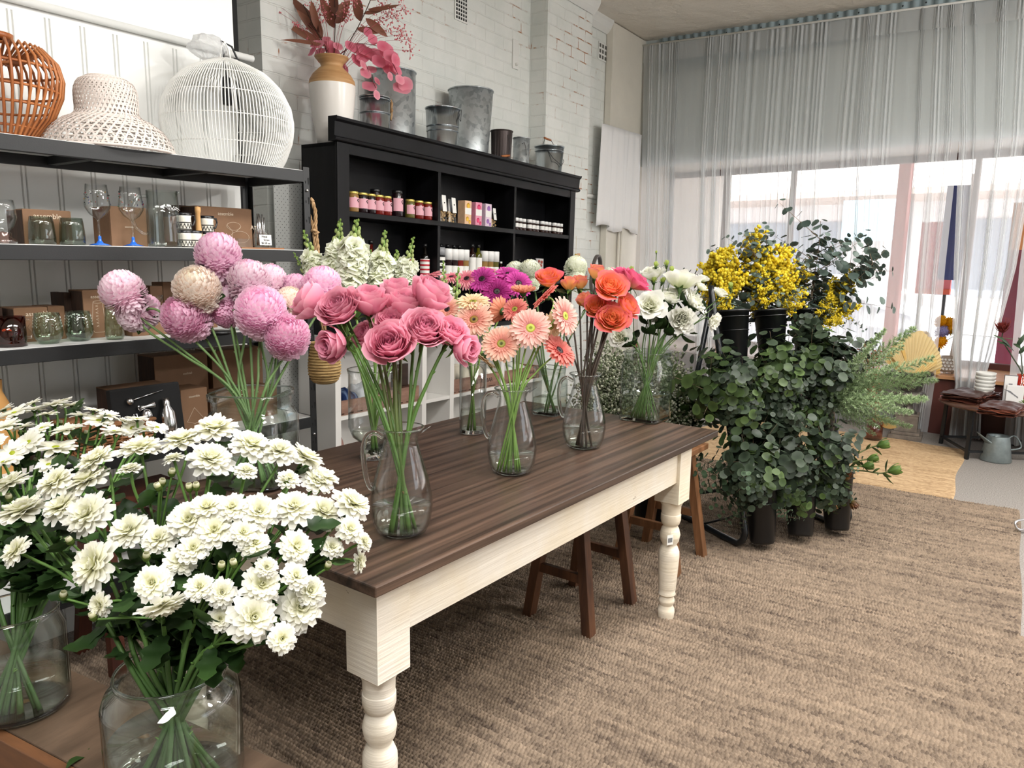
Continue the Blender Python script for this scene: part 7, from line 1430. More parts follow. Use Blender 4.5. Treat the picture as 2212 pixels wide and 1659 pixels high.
# eucalyptus branches: six patterns along +Z, unit length
def euc_mesh(seed, n=9, lr=.105, cols=('222c22', '4d5c48'), droop=.25):
    rr = random.Random(seed); st, lf = MB(), MB(); c0, c1 = hexc(cols[0]), hexc(cols[1])
    def shoot(p0, d, L, m_, r):
        pts = []; p = V(p0); d = V(d).normalized(); side = V((rr.uniform(-1, 1), rr.uniform(-1, 1), 0)) * droop
        for i in range(m_ + 1): pts.append(p.copy()); d = (d + side * (1.0 / m_) + V((rr.uniform(-.06, .06), rr.uniform(-.06, .06), 0))).normalized(); p = p + d * (L / m_)
        st.tube(pts, [.006 * (1.1 - .8 * i / m_) * (1 if L > .6 else .6) for i in range(m_ + 1)], 5, c=hexc('6a5a48'))
        for i in range(1, m_ + 1):
            t_ = (pts[i] - pts[i - 1]).normalized(); o = t_.orthogonal(); o.rotate(Matrix.Rotation(i * 1.7 + rr.uniform(-.4, .4), 3, t_))
            for s in (1, -1):
                rad_ = r * (1.05 - .45 * i / m_) * rr.uniform(.8, 1.15); n_ = (t_ * .8 + o * s * rr.uniform(-.2, .5) + V((rr.uniform(-.4, .4), rr.uniform(-.4, .4), .2))).normalized(); disc(lf, pts[i] + o * s * rad_ * 1.05, n_, rad_, g(c0, c1, rr.random() * .7), g(c0, c1, rr.random()), 8)
        return pts
    m0 = shoot((0, 0, 0), (0, 0, 1), 1.0, n, lr)
    for k in range(5): i = rr.randint(2, n - 3); a = rr.uniform(0, 6); shoot(m0[i], (cos(a) * .9, sin(a) * .9, rr.uniform(.3, .9)), rr.uniform(.35, .6), 5, lr * .85)
    return st.mesh('stem', STEM), lf.mesh('leaves', LEAF)
EUC = [euc_mesh(s) for s in range(5)]; EUCG = [euc_mesh(10 + s, 9, .11, ('2a3a20', '5d7440')) for s in range(2)]; EUCS = [euc_mesh(20 + s, 13, .055, ('2f4030', '5d7558'), .35) for s in range(2)]; LAUREL = None
def branch(name, label, cat, group, base, tip, meshes, roll=None):
    d = tip - base; root = thing(name, label, cat, T(base), group); M = look(d, R.uniform(0, 6)) @ Matrix.Scale(d.length, 4)
    for pn, me in zip(('stem', 'leaves', 'blossoms'), meshes): put(pn, me, root, M)
    return root
SD = 4.0
def sd(px, py): return 0
EL = 'grey green round leaved eucalyptus branch in the body of the black flower stand'
EGP = 'eucalyptus branches filling the flower stand'
def rimpx(row, k): e = bucket_rim(row, k) - CAM; d = e.dot(FWD); return 829.5 + FPX * e.dot(DOWN) / d, d
RIMS = sorted((rimpx(r_, k) + (k,)) for r_ in range(3) for k in range(3))
def sd(px, py):
    k = 0 if px < 1610 else 1 if px < 1720 else 2; ps_ = sorted((y, d) for y, d, kk in RIMS if kk == k)
    if py <= ps_[0][0]: return ps_[0][1] - .10
    for (ya, da), (yb, db) in zip(ps_, ps_[1:]):
        if py <= yb: return da + (db - da) * (py - ya) / (yb - ya) - .13
    return ps_[-1][1] - .10
def near_bucket(px, py):
    best = None
    for row, k, M in BK:
        c = M @ V((0, 0, .3)); e = c - CAM; d = e.dot(FWD); x = 1106 + FPX * e.dot(RIGHT) / d; y = 829.5 + FPX * e.dot(DOWN) / d
        s = abs(px - x) + abs(py - y) * .8 + (60 if py > y + 40 else 0)
        if best is None or s < best[0]: best = (s, row, k)
    return best[1], best[2]
for j, py in enumerate((705, 725, 750, 775, 800, 825, 850, 875, 900, 925, 950, 975, 1000, 1025, 1050, 1070, 1090)):
    for i, px in enumerate((1535, 1575, 1615, 1655, 1695, 1735, 1775, 1815)):
        if (px > 1790 and 760 < py < 950) or (px < 1560 and py > 900) or (py < 745 and px < 1630) or (i + j) % 4 == 0: continue
        x, y = px + R.uniform(-22, 22), py + R.uniform(-18, 18); row, k = near_bucket(x, y); row = (1 if y < 880 else R.choice((0, 1)) if y < 960 else 0); k = 0 if x < 1625 else 1 if x < 1735 else 2; b_ = bucket_pt(row, k); rim = bucket_rim(row, k); tip = P(x, y, sd(x, y) - R.uniform(.0, .09))
        if (tip - rim).length < .12: tip = rim + (tip - rim).normalized() * .14
        # bend: start at the rim so that leaves begin outside the bucket
        branch('eucalyptus_branch', EL, 'eucalyptus', EGP, b_.lerp(rim, .75), tip, EUC[(i + j) % 5] if R.random() < .8 else EUCG[i % 2])
for px, py, ms, lb in ((1470, 800, EUCG[0], 'bright green eucalyptus branch reaching left behind the lisianthus vase'), (1500, 830, EUCG[1], 'second bright green eucalyptus branch at the left, just lower'), (1515, 960, EUCS[0], 'thin leaved eucalyptus branch at the left beside the table corner'), (1530, 1050, EUCS[1], 'thin leaved eucalyptus branch sweeping down left of the bottom bucket'), (1520, 1010, EUCS[1], 'thin leaved eucalyptus branch halfway down at the left of the stand'), (1600, 1105, EUCS[0], 'small leaved eucalyptus branch hanging over the left foot of the stand'), (1690, 1140, EUCS[0], 'thin eucalyptus tip hanging down between the bottom buckets'), (1798, 1000, EUCS[1], 'thin eucalyptus branch at the right beside the pink flower buds'), (1812, 738, EUC[1], 'eucalyptus branch with big dark leaves standing up at the right of the stand'), (1840, 790, EUC[3], 'dark eucalyptus branch above the feathery green foliage'), (1750, 700, EUC[2], 'eucalyptus branch rising in front of the top buckets')):
    row, k = near_bucket(px, py); rim = bucket_rim(row, k); branch('eucalyptus_branch', lb, 'eucalyptus', 'single eucalyptus branches at the edges of the stand', bucket_pt(row, k).lerp(rim, .75), P(px, py, sd(px, py) - .08), ms)
# wattle: grey leaved stems with clouds of small yellow balls
def wattle_mesh(seed, yel=True, n=14, dens=16):
    st, lf = euc_mesh(seed + 50, n, .045, ('3d4b45', '74837a'), .2); rr = random.Random(seed); bl = MB(); Y0, Y1 = hexc('e2c624'), hexc('f9ec5c')
    for k in range(dens * 2):
        f = rr.uniform(.35, 1.0); a = rr.uniform(0, 6.3); L = .26 * (1.25 - f) + .05; d = V((cos(a), sin(a), .6)).normalized(); q = V((0, 0, f))
        for i in range(15):
            t_ = (i + 1) / 15; c = q + d * L * t_ + V((rr.gauss(0, .02), rr.gauss(0, .02), rr.gauss(0, .02)))
            for w in range(2): bl.ball(c + V((rr.gauss(0, .012), rr.gauss(0, .012), rr.gauss(0, .012))), rr.uniform(.014, .021), c=g(Y0, Y1, rr.random()), n=5, m=4)
    return st, lf, bl.mesh('blossoms', PETAL)
WT = [wattle_mesh(s) for s in range(3)]; GREYB = [euc_mesh(70 + s, 18, .060, ('34413b', '64756c'), .15) for s in range(2)]
for px, py, v, lb in ((1530, 575, 0, 'wattle branch at the far left touching the lisianthus'), (1560, 535, 1, 'wattle branch with a grey leafy tip, second from the left'), (1628, 512, 2, 'tallest yellow wattle branch left of the middle'), (1640, 585, 0, 'brightest yellow wattle branch in the centre'), (1600, 610, 1, 'wattle branch just left of the brightest one'), (1690, 540, 2, 'upright yellow wattle branch right of the middle'), (1735, 590, 0, 'yellow wattle branch between the middle and the grey twigs'), (1720, 625, 1, 'low yellow wattle branch above the bucket rim'), (1835, 600, 2, 'wattle branch at the right with a bright yellow tip'), (1850, 660, 1, 'rightmost wattle branch drooping towards the curtain'), (1800, 640, 0, 'golden wattle branch low at the right'), (1625, 665, 2, 'wattle sprig hanging low over the front of the bucket'), (1545, 630, 1, 'golden wattle sprig low at the left behind the small lisianthus'), (1530, 660, 0, 'wattle sprig drooping over the left rim of the top left bucket'), (1585, 690, 1, 'wattle sprig drooping over the front of the top left bucket'), (1660, 668, 1, 'wattle sprig drooping over the top middle bucket'), (1770, 672, 0, 'wattle sprig drooping over the top right bucket'), (1815, 690, 2, 'lowest wattle sprig at the right, over the leaves')):
    k = 0 if px < 1600 else 1 if px < 1740 else 2; rim = bucket_rim(2, k); branch('wattle_branch', lb, 'wattle', 'yellow wattle in the top buckets', bucket_pt(2, k).lerp(rim, .6), P(px, py, SD + R.uniform(-.08, .08)), WT[v])
for px, py, v, lb in ((1772, 470, 0, 'tallest grey leaved wattle twig standing above the yellow blossom'), (1740, 505, 1, 'grey leaved wattle twig just left of the tallest one'), (1888, 520, 0, 'long grey leaved wattle twig pointing right across the curtain'), (1845, 525, 1, 'grey leaved wattle twig between the tallest and the long right one'), (1600, 535, 0, 'grey leaved wattle twig among the yellow branches at the left'), (1660, 525, 1, 'grey leaved wattle twig behind the tallest yellow branch')):
    k = 0 if px < 1620 else 1 if px < 1700 else 2; rim = bucket_rim(2, k); branch('wattle_twig', lb, 'wattle', 'grey wattle twigs in the top buckets', bucket_pt(2, k).lerp(rim, .6), P(px, py, SD + R.uniform(-.06, .08)), GREYB[v])
# feathery foliage
def feather_mesh(seed):
    rr = random.Random(seed); st, lf = MB(), MB(); c0, c1 = hexc('6d875a'), hexc('bccfa2')
    st.tube([(0, 0, 0), (.01, 0, .5), (0, 0, 1)], [.007, .005, .002], 5, c=hexc('5d6a40'))
    for k in range(60):
        f = .22 + .78 * k / 46; a = k * GA; L = .24 * (1.12 - f * .85); d = V((cos(a), sin(a), .95)).normalized(); p0 = V((0, 0, f)); st.tube([p0, p0 + d * L], .0013, 3, c=c0)
        for i in range(46):
            t_ = rr.uniform(.1, 1); q = p0 + d * L * t_; e = (V((rr.gauss(0, 1), rr.gauss(0, 1), rr.gauss(0, 1))).normalized() + d * .9).normalized() * rr.uniform(.025, .05); s = e.orthogonal().normalized() * .0034; cc = g(c0, c1, rr.random())
            i0 = lf.vert(q - s, cc); i1 = lf.vert(q + s, cc); i2 = lf.vert(q + e, cc); lf.face((i0, i1, i2))
    return st.mesh('stem', STEM), lf.mesh('needles', LEAF)
FE = [feather_mesh(s) for s in range(3)]
for px, py, v, lb in ((1936, 738, 0, 'highest light green feathery frond in front of the palm fan'), (1968, 790, 1, 'light green feathery frond pointing right at the urn rim'), (1972, 828, 2, 'longest light green feathery frond reaching right'), (1955, 862, 0, 'light green feathery frond below the longest one'), (1884, 742, 1, 'short upright feathery frond left of the highest one'), (1905, 905, 2, 'lowest feathery frond drooping above the pink glass vase'), (1930, 885, 1, 'feathery frond low at the right in front of the urn'), (1868, 925, 0, 'feathery frond hanging down beside the jute rug'), (1905, 800, 2, 'feathery frond in the middle of the light green spray'), (1850, 860, 1, 'dense feathery frond nearest to the eucalyptus')) + tuple((1860 + 14 * k, 770 + 47 * (k * 3 % 4), k % 3, 'light green feathery frond inside the spray in front of the urn') for k in range(8)):
    rim = bucket_rim(1, 2); d_ = sd(1850, 840) - .05; tip = P(px, py, d_ + R.uniform(-.12, .12)); b_ = bucket_pt(1, 2).lerp(rim, .85); d = tip - b_; root = thing('feathery_frond', lb, 'foliage', T(b_), 'light green feathery fronds'); M = look(d, R.uniform(0, 6)) @ Matrix.Scale(d.length, 4); put('stem', FE[v][0], root, M); put('needles', FE[v][1], root, M)
# leucadendron buds
def protea_mesh(seed, cols):
    rr = random.Random(seed); mb = MB(); c0, c1 = hexc(cols[0]), hexc(cols[1])
    for k in range(22):
        f = k / 22; petal(mb, k * GA, .20 * (1 - f * .5), -.1 + .25 * f, 1.1 * (1 - .25 * f), .24 * (1 - .4 * f), rad(52 + 35 * f), rad(100 + 6 * f), g(c0, hexc('5d7a3a'), .5), g(c0, c1, rr.random()), 4, 1, .35, wp=lambda t_: sin(PI * min(1, .2 + t_ * .78)) ** .8)
    mb.lathe([(0, -.25), (.16, -.15), (.2, .2), (0, .6)], 10, c=c0); return mb.mesh('bud', LEAF)
PRG, PRR = protea_mesh(1, ('44602a', '7d9a4a')), protea_mesh(2, ('5a2a26', '9a6a48'))
for px, py, o, me, rp_, (a, b_, c), lb in ((1910, 960, .1, PRG, 22, (.95, .25, .1), 'highest green leucadendron bud over the jute rug'), (1888, 990, .0, PRG, 20, (.95, .2, .2), 'green leucadendron bud just under the highest one'), (1878, 1006, -.05, PRG, 20, (.95, .1, .3), 'green leucadendron bud third from the top at the right'), (1935, 1015, -.05, PRG, 24, (.95, .25, .1), 'longest reaching green leucadendron bud at the right'), (1722, 950, -.05, PRR, 17, (-.3, .6, .6), 'dark red leucadendron bud among the eucalyptus'), (1728, 968, -.1, PRR, 20, (.0, .5, .8), 'dusky red leucadendron bud in the middle of the leaves'), (1830, 1028, -.1, PRR, 20, (.2, .7, .6), 'red tinged leucadendron bud above the bottom right bucket'), (1800, 1095, -.15, PRR, 17, (-.1, -.3, .9), 'red leucadendron bud hanging over the bottom right bucket'), (1845, 1090, -.1, PRR, 19, (.2, -.6, .7), 'rightmost reddish leucadendron bud hanging down'), (1790, 1050, -.15, PRG, 14, (-.3, .5, .7), 'small bright green leucadendron bud on the bottom right bucket')):
    d = fdir(a, b_, c); rim = bucket_rim(0, 2); b0 = bucket_pt(0, 2).lerp(rim, .5); head = P(px, py, dep(rim) + o); sc_ = rp_ * dep(head) / FPX
    root = cut_flower('leucadendron', lb, 'leucadendron', 'leucadendron stems in the bottom right bucket', b0, rim, head - d * sc_ * .5, d, [('bud', me, 0)], .004, (hexc('4a4a2c'), hexc('5c6a34')), sc_, leaves=7, lsize=.06, stub=.06, lcol=(hexc('3a4a2c'), hexc('6a7a44')), wf=lambda t_: sin(PI * min(1, t_ * .9 + .08)) * .62, lrange=(.45, .95), knots=False)
# ---- behind the table: statice and glossy foliage in black buckets
q = V((3.55, 2.05, .0))
for (x, y, z), lb in (((3.35, 2.08, .014), 'black bucket of statice behind the far end of the table'), ((3.60, 1.72, .014), 'black bucket of glossy leaves between table and flower stand')):
    t = thing('flower_bucket', lb, 'bucket', T(x, y, z) @ Matrix.Scale(1.25, 4)); put('body', BKM, t); put('rim', BKR, t)
def statice_mesh(seed):
    rr = random.Random(seed); st, bl = MB(), MB(); st.tube([(0, 0, 0), (0, 0, 1)], .006, 5, c=hexc('4f6238'))
    for k in range(30):
        f = .35 + .65 * k / 30; a = k * GA; d = V((cos(a), sin(a), 1.1)).normalized(); L = .32 * (1.25 - f * .8); p0 = V((0, 0, f)); st.tube([p0, p0 + d * L], .0025, 4, c=hexc('5d7048'))
        for i in range(26):
            c = p0 + d * L * rr.uniform(.25, 1.05) + V((rr.gauss(0, .03), rr.gauss(0, .03), rr.gauss(0, .02))); bl.ball(c, rr.uniform(.006, .011), c=g(hexc('5d6a48'), hexc('d9dac6'), rr.random()), n=4, m=3)
    return st.mesh('stem', STEM), bl.mesh('blossoms', PETAL)
ST = [statice_mesh(s) for s in range(3)]
for px, py, lb in ((1300, 785, 'statice spray left of the lisianthus vase'), (1325, 765, 'tallest statice spray between orange roses and lisianthus'), (1310, 830, 'statice spray low behind the far pitcher'), (1340, 810, 'statice spray tucked against the lisianthus vase'), (1465, 800, 'statice spray right of the lisianthus vase, upper'), (1475, 840, 'statice spray right of the lisianthus vase, middle'), (1478, 890, 'statice spray hanging over the end of the table'), (1420, 800, 'statice spray seen through the lisianthus vase'), (1375, 790, 'statice spray behind the left side of the lisianthus vase')):
    b_ = V((3.35 + R.uniform(-.05, .05), 2.08 + R.uniform(-.05, .05), .20)); d = P(px, py, 3.95 + R.uniform(-.1, .1)); root = thing('statice_spray', lb, 'statice', T(b_), 'statice behind the table'); M = look(d - b_) @ Matrix.Scale((d - b_).length, 4); v = ST[int(px) % 3]; put('stem', v[0], root, M); put('blossoms', v[1], root, M)
def laurel_mesh(seed):
    rr = random.Random(seed); st, lf = MB(), MB(); st.tube([(0, 0, 0), (0, .02, 1)], .008, 5, c=hexc('4a4a30'))
    for k in range(26):
        f = .3 + .7 * k / 26; a = k * GA; d = V((cos(a), sin(a), .6)).normalized(); L = .17 * rr.uniform(.8, 1.2); m0 = V((0, .02 * f, f)); blade(lf, m0, m0 + d * L, L * .24, hexc('1c3018'), hexc('3a5a2c'), -.1, UPZ, 6, 2, .2)
    return st.mesh('stem', STEM), lf.mesh('leaves', LEAF)
LA = [laurel_mesh(s) for s in range(2)]
for px, py, lb in ((1490, 820, 'glossy dark leaved branch behind the corner of the table'), (1530, 815, 'glossy dark leaved branch beside the black stand pole'), (1555, 850, 'glossy dark leaved branch reaching into the flower stand'), (1515, 870, 'low glossy leaved branch above the table corner'), (1480, 870, 'glossy leaved branch under the hanging statice')):
    b_ = V((3.60 + R.uniform(-.05, .05), 1.72 + R.uniform(-.05, .05), .20)); d = P(px, py, 3.9 + R.uniform(-.08, .08)); branch('glossy_branch', lb, 'foliage', 'glossy foliage behind the table', b_, d, LA[int(px) % 2])
# ---------------------------------------------------------------- urn with palm fans
ub = onz(1955, 944, 0); uk = dep(ub) / FPX
m, nt, b = nodes('weathered_pewter'); n = tex(nt, 'noise', 9, detail=6); r = ramp(nt, n.outputs['Fac'], [(.4, hexc('2c2a2a')), (.62, hexc('6f6862'))]); nt.links.new(r.outputs['Color'], b.inputs['Base Color']); b.inputs['Metallic'].default_value = .6; b.inputs['Roughness'].default_value = .5; PEW = m
STONE = mat('weathered_stone', '7a7066', .8, var=.35, vscale=14, bmp=.3, bscale=40)
urn = thing('urn', 'dark metal urn on a stone plinth in front of the curtain', 'urn', T(ub) @ RZ(CANG * 0 + .1)); mb = MB()
mb.box((-.125, -.125, 0), (.125, .125, .035)); mb.box((-.105, -.105, .035), (.105, .105, .06)); mb.prism([(-.085, -.085), (.085, -.085), (.085, .085), (-.085, .085)], .06, .195); mb.box((-.09, -.09, .195), (.09, .09, .205)); mb.build('plinth', STONE, urn, .004)
mb = MB(); mb.lathe([(.07, .205), (.065, .222), (.04, .24), (.032, .27), (.036, .295), (.05, .305), (.045, .315), (.06, .32)], 28); mb.build('foot', PEW, urn)
mb = MB(); n_ = 84; rows = []
for r_, z in ((.05, .318), (.10, .335), (.118, .36), (.105, .385), (.08, .395)): rows.append([V(((r_ * (1 + .07 * abs(sin(6 * 2 * PI * k / n_)))) * cos(2 * PI * k / n_), (r_ * (1 + .07 * abs(sin(6 * 2 * PI * k / n_)))) * sin(2 * PI * k / n_), z)) for k in range(n_)])
mb.grid(rows, closed=True); mb.build('gadroon_bowl', PEW, urn)
mb = MB(); mb.lathe([(.082, .393), (.09, .42), (.10, .48), (.12, .525), (.15, .54), (.158, .552), (.14, .556), (.115, .54), (.08, .45), (.0, .44)], 36)
for k in range(24): a = 2 * PI * k / 24; mb.ball((.148 * cos(a), .148 * sin(a), .538), .014, n=7, m=5, sz=.8)
mb.build('rim_bowl', PEW, urn)
FAN0, FAN1 = hexc('c2a364'), hexc('ead6a4'); FANM = plantmat('dried_palm', .6, .25, .2)
def palm_fan(label, base, tip, w, nrm, name='palm_fan', c=(FAN0, FAN1)):
    t = thing(name, label, 'dried palm leaf', T(base), 'dried palm fans'); d = tip - base; L = d.length; d.normalize(); s = d.cross(V(nrm)).normalized(); nn = s.cross(d); mb = MB(); N = 44; rows = []
    for i in range(10):
        f = i / 9; row = []
        for j in range(N + 1):
            u = j / N * 2 - 1; ll = L * (.30 + .70 * (1 - abs(u) ** 1.35) ** .8); ang = u * .92; r_ = f * L * (.60 + .40 * (1 - abs(u)) ** .95)
            row.append(d * (L * .04 + r_ * .96 * cos(ang)) + s * (r_ * sin(ang) * w / .155) + nn * (.006 * (1 if j % 2 else -1) * f + .03 * u * u * f))
        rows.append(row)
    mb.grid(rows, lambda i, j: g(c[0], c[1], (.5 + .5 * (j % 2)) * .7 + .3 * i / 9), sm=False); mb.build('fan', FANM, t)
    mb = MB(); mb.tube([(0, 0, 0), d * L * .2], .006, 6, c=c[0]); mb.build('stalk', STEM, t); return t
utop = urn.matrix_basis @ V((0, 0, .46))
palm_fan('front dried palm fan standing in the urn', utop, P(1990, 714, dep(ub) - .05), .155, -FWD)
palm_fan('dried palm fan behind the front one, leaning right in the urn', utop + V((.03, 0, 0)), P(2004, 716, dep(ub) + .06), .15, -FWD + RIGHT * .3, c=(hexc('cda050'), hexc('ecc87c')))
palm_fan('dried palm fan leaning left in the urn', utop - V((.02, 0, 0)), P(1966, 726, dep(ub) + .04), .15, -FWD - RIGHT * .3, c=(hexc('c49e58'), hexc('e8d094')))
pv = onz(1886, 948, 0.008); pvt = vase('pink_vase', 'pink glass vase of dried stems on the floor left of the urn', pv, [(.06, 0), (.066, .005), (.066, .16)], glassmat('rose_glass', (.80, .55, .50), (.5, .28, .25), .08), .1)
for a, b_, lb in (((1895, 905), (1938, 915), 'dried palm fan hanging low to the right of the pink vase'), ((1885, 900), (1908, 902), 'dried palm fan low above the pink vase')):
    p0 = P(*a, dep(pv)); palm_fan(lb, V((pv.x, pv.y, .03)).lerp(p0, .9), P(*b_, dep(pv) - .1) - V((0, 0, .03)), .10, -FWD + UPZ * .3)
RS = hexc('b3473f')
for (px, py), lb in (((1868, 742), 'dried red spray standing behind the feathery fronds, left one'), ((1886, 758), 'dried red spray behind the feathery fronds, middle one'), ((1902, 752), 'coral red spray beside the highest feathery frond'), ((1858, 750), 'pale rusty spray at the left behind the fronds')):
    e = P(px, py, dep(pv)); root = thing('dried_red_spray', lb, 'dried stem', T(pv + V((0, 0, .02))), 'dried sprays in the pink vase'); st, bl = MB(), MB(); cp = curve([V((0, 0, 0)), V((0, 0, .2)), e - pv], 6); st.tube(cp, .003, 5, c=hexc('8a5a48')); rr = random.Random(px)
    for k in range(90): f = rr.uniform(.6, 1); q = cp[int(f * (len(cp) - 1))] + V((rr.gauss(0, .02), rr.gauss(0, .02), rr.gauss(0, .03))); bl.ball(q, rr.uniform(.005, .010), c=g(RS, hexc('d98a78'), rr.random()), n=4, m=3)
    st.build('stem', STEM, root); bl.build('blossoms', PETAL, root)
# ---------------------------------------------------------------- round side table and what is on it
SCN = V((6.68, .33, 0)); SZ = .385; STW = woodmat('side_table_wood', '3a231a', '5f3f2e', 5, (2, 2, 2), .4)
st_ = thing('side_table', 'round wooden side table on a black steel frame by the curtain', 'table', T(SCN)); mb = MB(); mb.lathe([(0, SZ - .018), (.40, SZ - .018), (.42, SZ - .01), (.42, SZ), (0, SZ)], 56); mb.build('table_top', STW, st_)
legs = [onz(2087, 992, 0) - SCN, onz(2032, 958, 0) - SCN, V((.405, -.09, 0)), V((.02, -.40, 0))]
for l in legs: mb = MB(); mb.bar((l.x, l.y, 0), (l.x * .97, l.y * .97, SZ - .02), .024); mb.build('leg', BLACKM, st_)
for a, b_ in ((0, 1), (1, 2), (2, 3), (3, 0)): mb = MB(); mb.bar(legs[a] + V((0, 0, .06)), legs[b_] + V((0, 0, .06)), .016); mb.build('stretcher', BLACKM, st_)
STT = SZ + .001
def folded(label, px, py, w, d, h, rz, cs, n=6, name='folded_apron', cat='apron'):
    q = onz(px, py, STT + h * .4); root = thing(name, label, cat, T(q.x, q.y, STT) @ RZ(rz)); rr = random.Random(int(px)); mb = MB()
    for k in range(n):
        z0, z1_ = h * k / n, h * (k + 1) / n; ox, oy = rr.uniform(-.02, .02), rr.uniform(-.015, .015); N = 18; rows = []
        for i in range(N + 1):
            u = i / N * 2 - 1; row = []
            for j in range(9):
                v_ = j / 8 * 2 - 1; e = (1 - abs(u) ** 6) * (1 - abs(v_) ** 6); row.append(V((u * w / 2 + ox, v_ * d / 2 + oy, z0 + (z1_ - z0) * (.15 + .85 * e) + .007 * sin(u * 7 + v_ * 4 + k * 2.3) + .005 * sin(u * 15 + k))))
            rows.append(row)
        mb.grid(rows, c=g(cs[0], cs[1], rr.random()))
        edge = [r_[0] for r_ in rows] + [r_ for r_ in rows[-1]] + [r_[-1] for r_ in rows[::-1]] + rows[0][::-1]
        mb.grid([edge, [V((p.x, p.y, z0)) for p in edge]], c=g(cs[0], cs[1], rr.random()))
    mb.build('leather', LEATH, root); return root
LEATH = plantmat('leather', .35, 0, .5)
folded('pile of folded dark brown leather aprons at the left of the side table', 2095, 856, .42, .26, .07, -.3, (hexc('1a1416'), hexc('5a2f22')), 7)
folded('pile of folded red brown leather aprons at the front of the side table', 2165, 884, .36, .22, .055, -.15, (hexc('2a1512'), hexc('6f3a28')), 7)
folded('small pink floral cloth at the left rim of the side table', 2045, 858, .10, .09, .03, .2, (hexc('b0606a'), hexc('d8a0a4')), 2, 'pink_cloth', 'cloth')
q = onx(2125, 850, 6.82); bowl0 = None
for k in range(7):
    if bowl0 is None:
        bowl0 = thing('white_bowl', 'white bowl in the stack on the side table', 'bowl', T(q.x, q.y, STT), 'stack of white bowls'); mb = MB(); mb.lathe([(0, .002), (.045, 0), (.05, .006), (.068, .028), (.070, .045), (.066, .046), (.06, .03), (0, .012)], 32); mb.build('bowl', mat('white_stoneware', 'cfcfca', .35), bowl0)
    else: dup(bowl0, T(q.x + R.uniform(-.003, .003), q.y, STT + .028 * k))
q = V((SCN.x - .02, SCN.y - .1, 0)); 
def sbox(px, py, w, d, h, rz, label, m1, m2, motif):
    q = onx(px, py, 6.74 if motif == 'fork' else 6.66); q.z = STT; t = thing('gift_box', label, 'box', T(q) @ RZ(rz)); mb = MB(); mb.box((0, 0, 0), (d, w, h)); mb.build('carton', m1, t, .001); mb = MB(); mb.box((-.001, 0.002, 0.002), (0, w - .002, h - .002)); mb.build('front_panel', m2, t)
    mb = MB()
    if motif == 'fork':
        y = w * .5; mb.bar((-.0018, y, h * .12), (-.0018, y, h * .40), .008, .001); mb.build('tassel_print', mat('fork_tan', 'a8693a', .6), t); mb = MB(); mb.box((-.0018, y - .012, h * .42), (-.001, y + .012, h * .72)); mb.build('printed_motif', mat('grey_ink', '77787a', .7), t)
    else:
        for k in range(5): blade(mb, (-.0018, w * .3 + .01 * k, h * .4 + .01 * k), (-.0018, w * .3 + .02 * k + .015, h * .4 + .02 + .01 * k), .005, (.15, .17, .1), (.2, .22, .14), 0, (-1, 0, 0))
        mb.build('printed_motif', mat('grey_ink', '77787a', .7), t)
WB_ = mat('white_carton', 'd9d8d6', .5); DKB = mat('dark_carton', '2b2d33', .4)
sbox(2193, 868, .085, .04, .215, .12, 'tall white box printed with a fork, standing on the side table', DKB, WB_, 'fork'); sbox(2212, 850, .11, .05, .15, .12, 'white box printed with leaves beside the orange vase', WB_, WB_, 'leaf')
ov = V((SCN.x + .16, SCN.y - .22, STT)); q = P(2203, 800, 1); r_ = ray(2208, 838); ov = onx(2204, 846, 6.84); ov.z = STT; vase('orange_vase', 'orange glass vase at the right edge of the side table', ov, [(.05, 0), (.06, .01), (.062, .12), (.05, .17), (.03, .19), (.034, .22)], glassmat('orange_glass', (.95, .33, .03), (.7, .15, .0), .08), .3)
d = fdir(-.35, .7, .4); hd = P(2166, 718, dep(ov)); mb = MB()
for k in range(60): petal(mb, k * GA, .12 * (1 - k / 80), .1 * k / 60, 1.0 - .3 * k / 60, .13, rad(45 + 40 * k / 60), rad(75 + 25 * k / 60), hexc('6f2a2a'), hexc('a04a44'), 3, 1, .3, wp=lambda t_: sin(PI * min(1, .2 + t_ * .78)) ** .8)
for k in range(40): a = k * GA; mb.tube([(.3 * cos(a), .3 * sin(a), .5), (.55 * cos(a), .55 * sin(a), 1.1), (.62 * cos(a), .62 * sin(a), 1.25)], .012, 3, c=hexc('a8544a'))
PROT = mb.mesh('bloom', PETAL)
cut_flower('protea', 'dusky red pincushion protea in the orange vase, pale curtain behind it', 'protea', None, ov + V((0, 0, .02)), ov + V((0, 0, .21)), hd, d, [('bloom', PROT, 0)], .005, (hexc('2a3420'), hexc('3a4a2c')), .085, leaves=0, stub=.1)
lr_ = thing('protea_sprig', 'leafy green protea stem beside the red flower in the orange vase', 'stem', T(ov + V((0, 0, .02)))); mb = MB(); e = P(2200, 735, dep(ov)) - ov; cp = curve([V((0, 0, 0)), V((0, 0, .2)), e], 6); mb.tube(cp, .004, 5, c=hexc('2f3d24')); mb.build('stem', STEM, lr_)
for a, b_ in (((2185, 760), (2142, 728)), ((2190, 765), (2150, 742)), ((2195, 755), (2215, 725)), ((2188, 748), (2205, 760)), ((2180, 750), (2158, 748)), ((2200, 770), (2222, 748))): m2 = MB(); blade(m2, P(*a, dep(ov)) - ov, P(*b_, dep(ov) - .03) - ov, .016, hexc('223020'), hexc('3f5a38'), .1, -FWD + UPZ); m2.build('leaf', LEAF, lr_)
q = onz(2212, 878, STT); t = thing('pot_plant', 'tiny succulent in a white dish at the right rim of the side table', 'plant', T(q)); mb = MB(); mb.lathe([(0, 0), (.035, 0), (.055, .03), (.05, .03), (.03, .012), (0, .012)], 24); mb.build('dish', WB_, t); mb = MB()
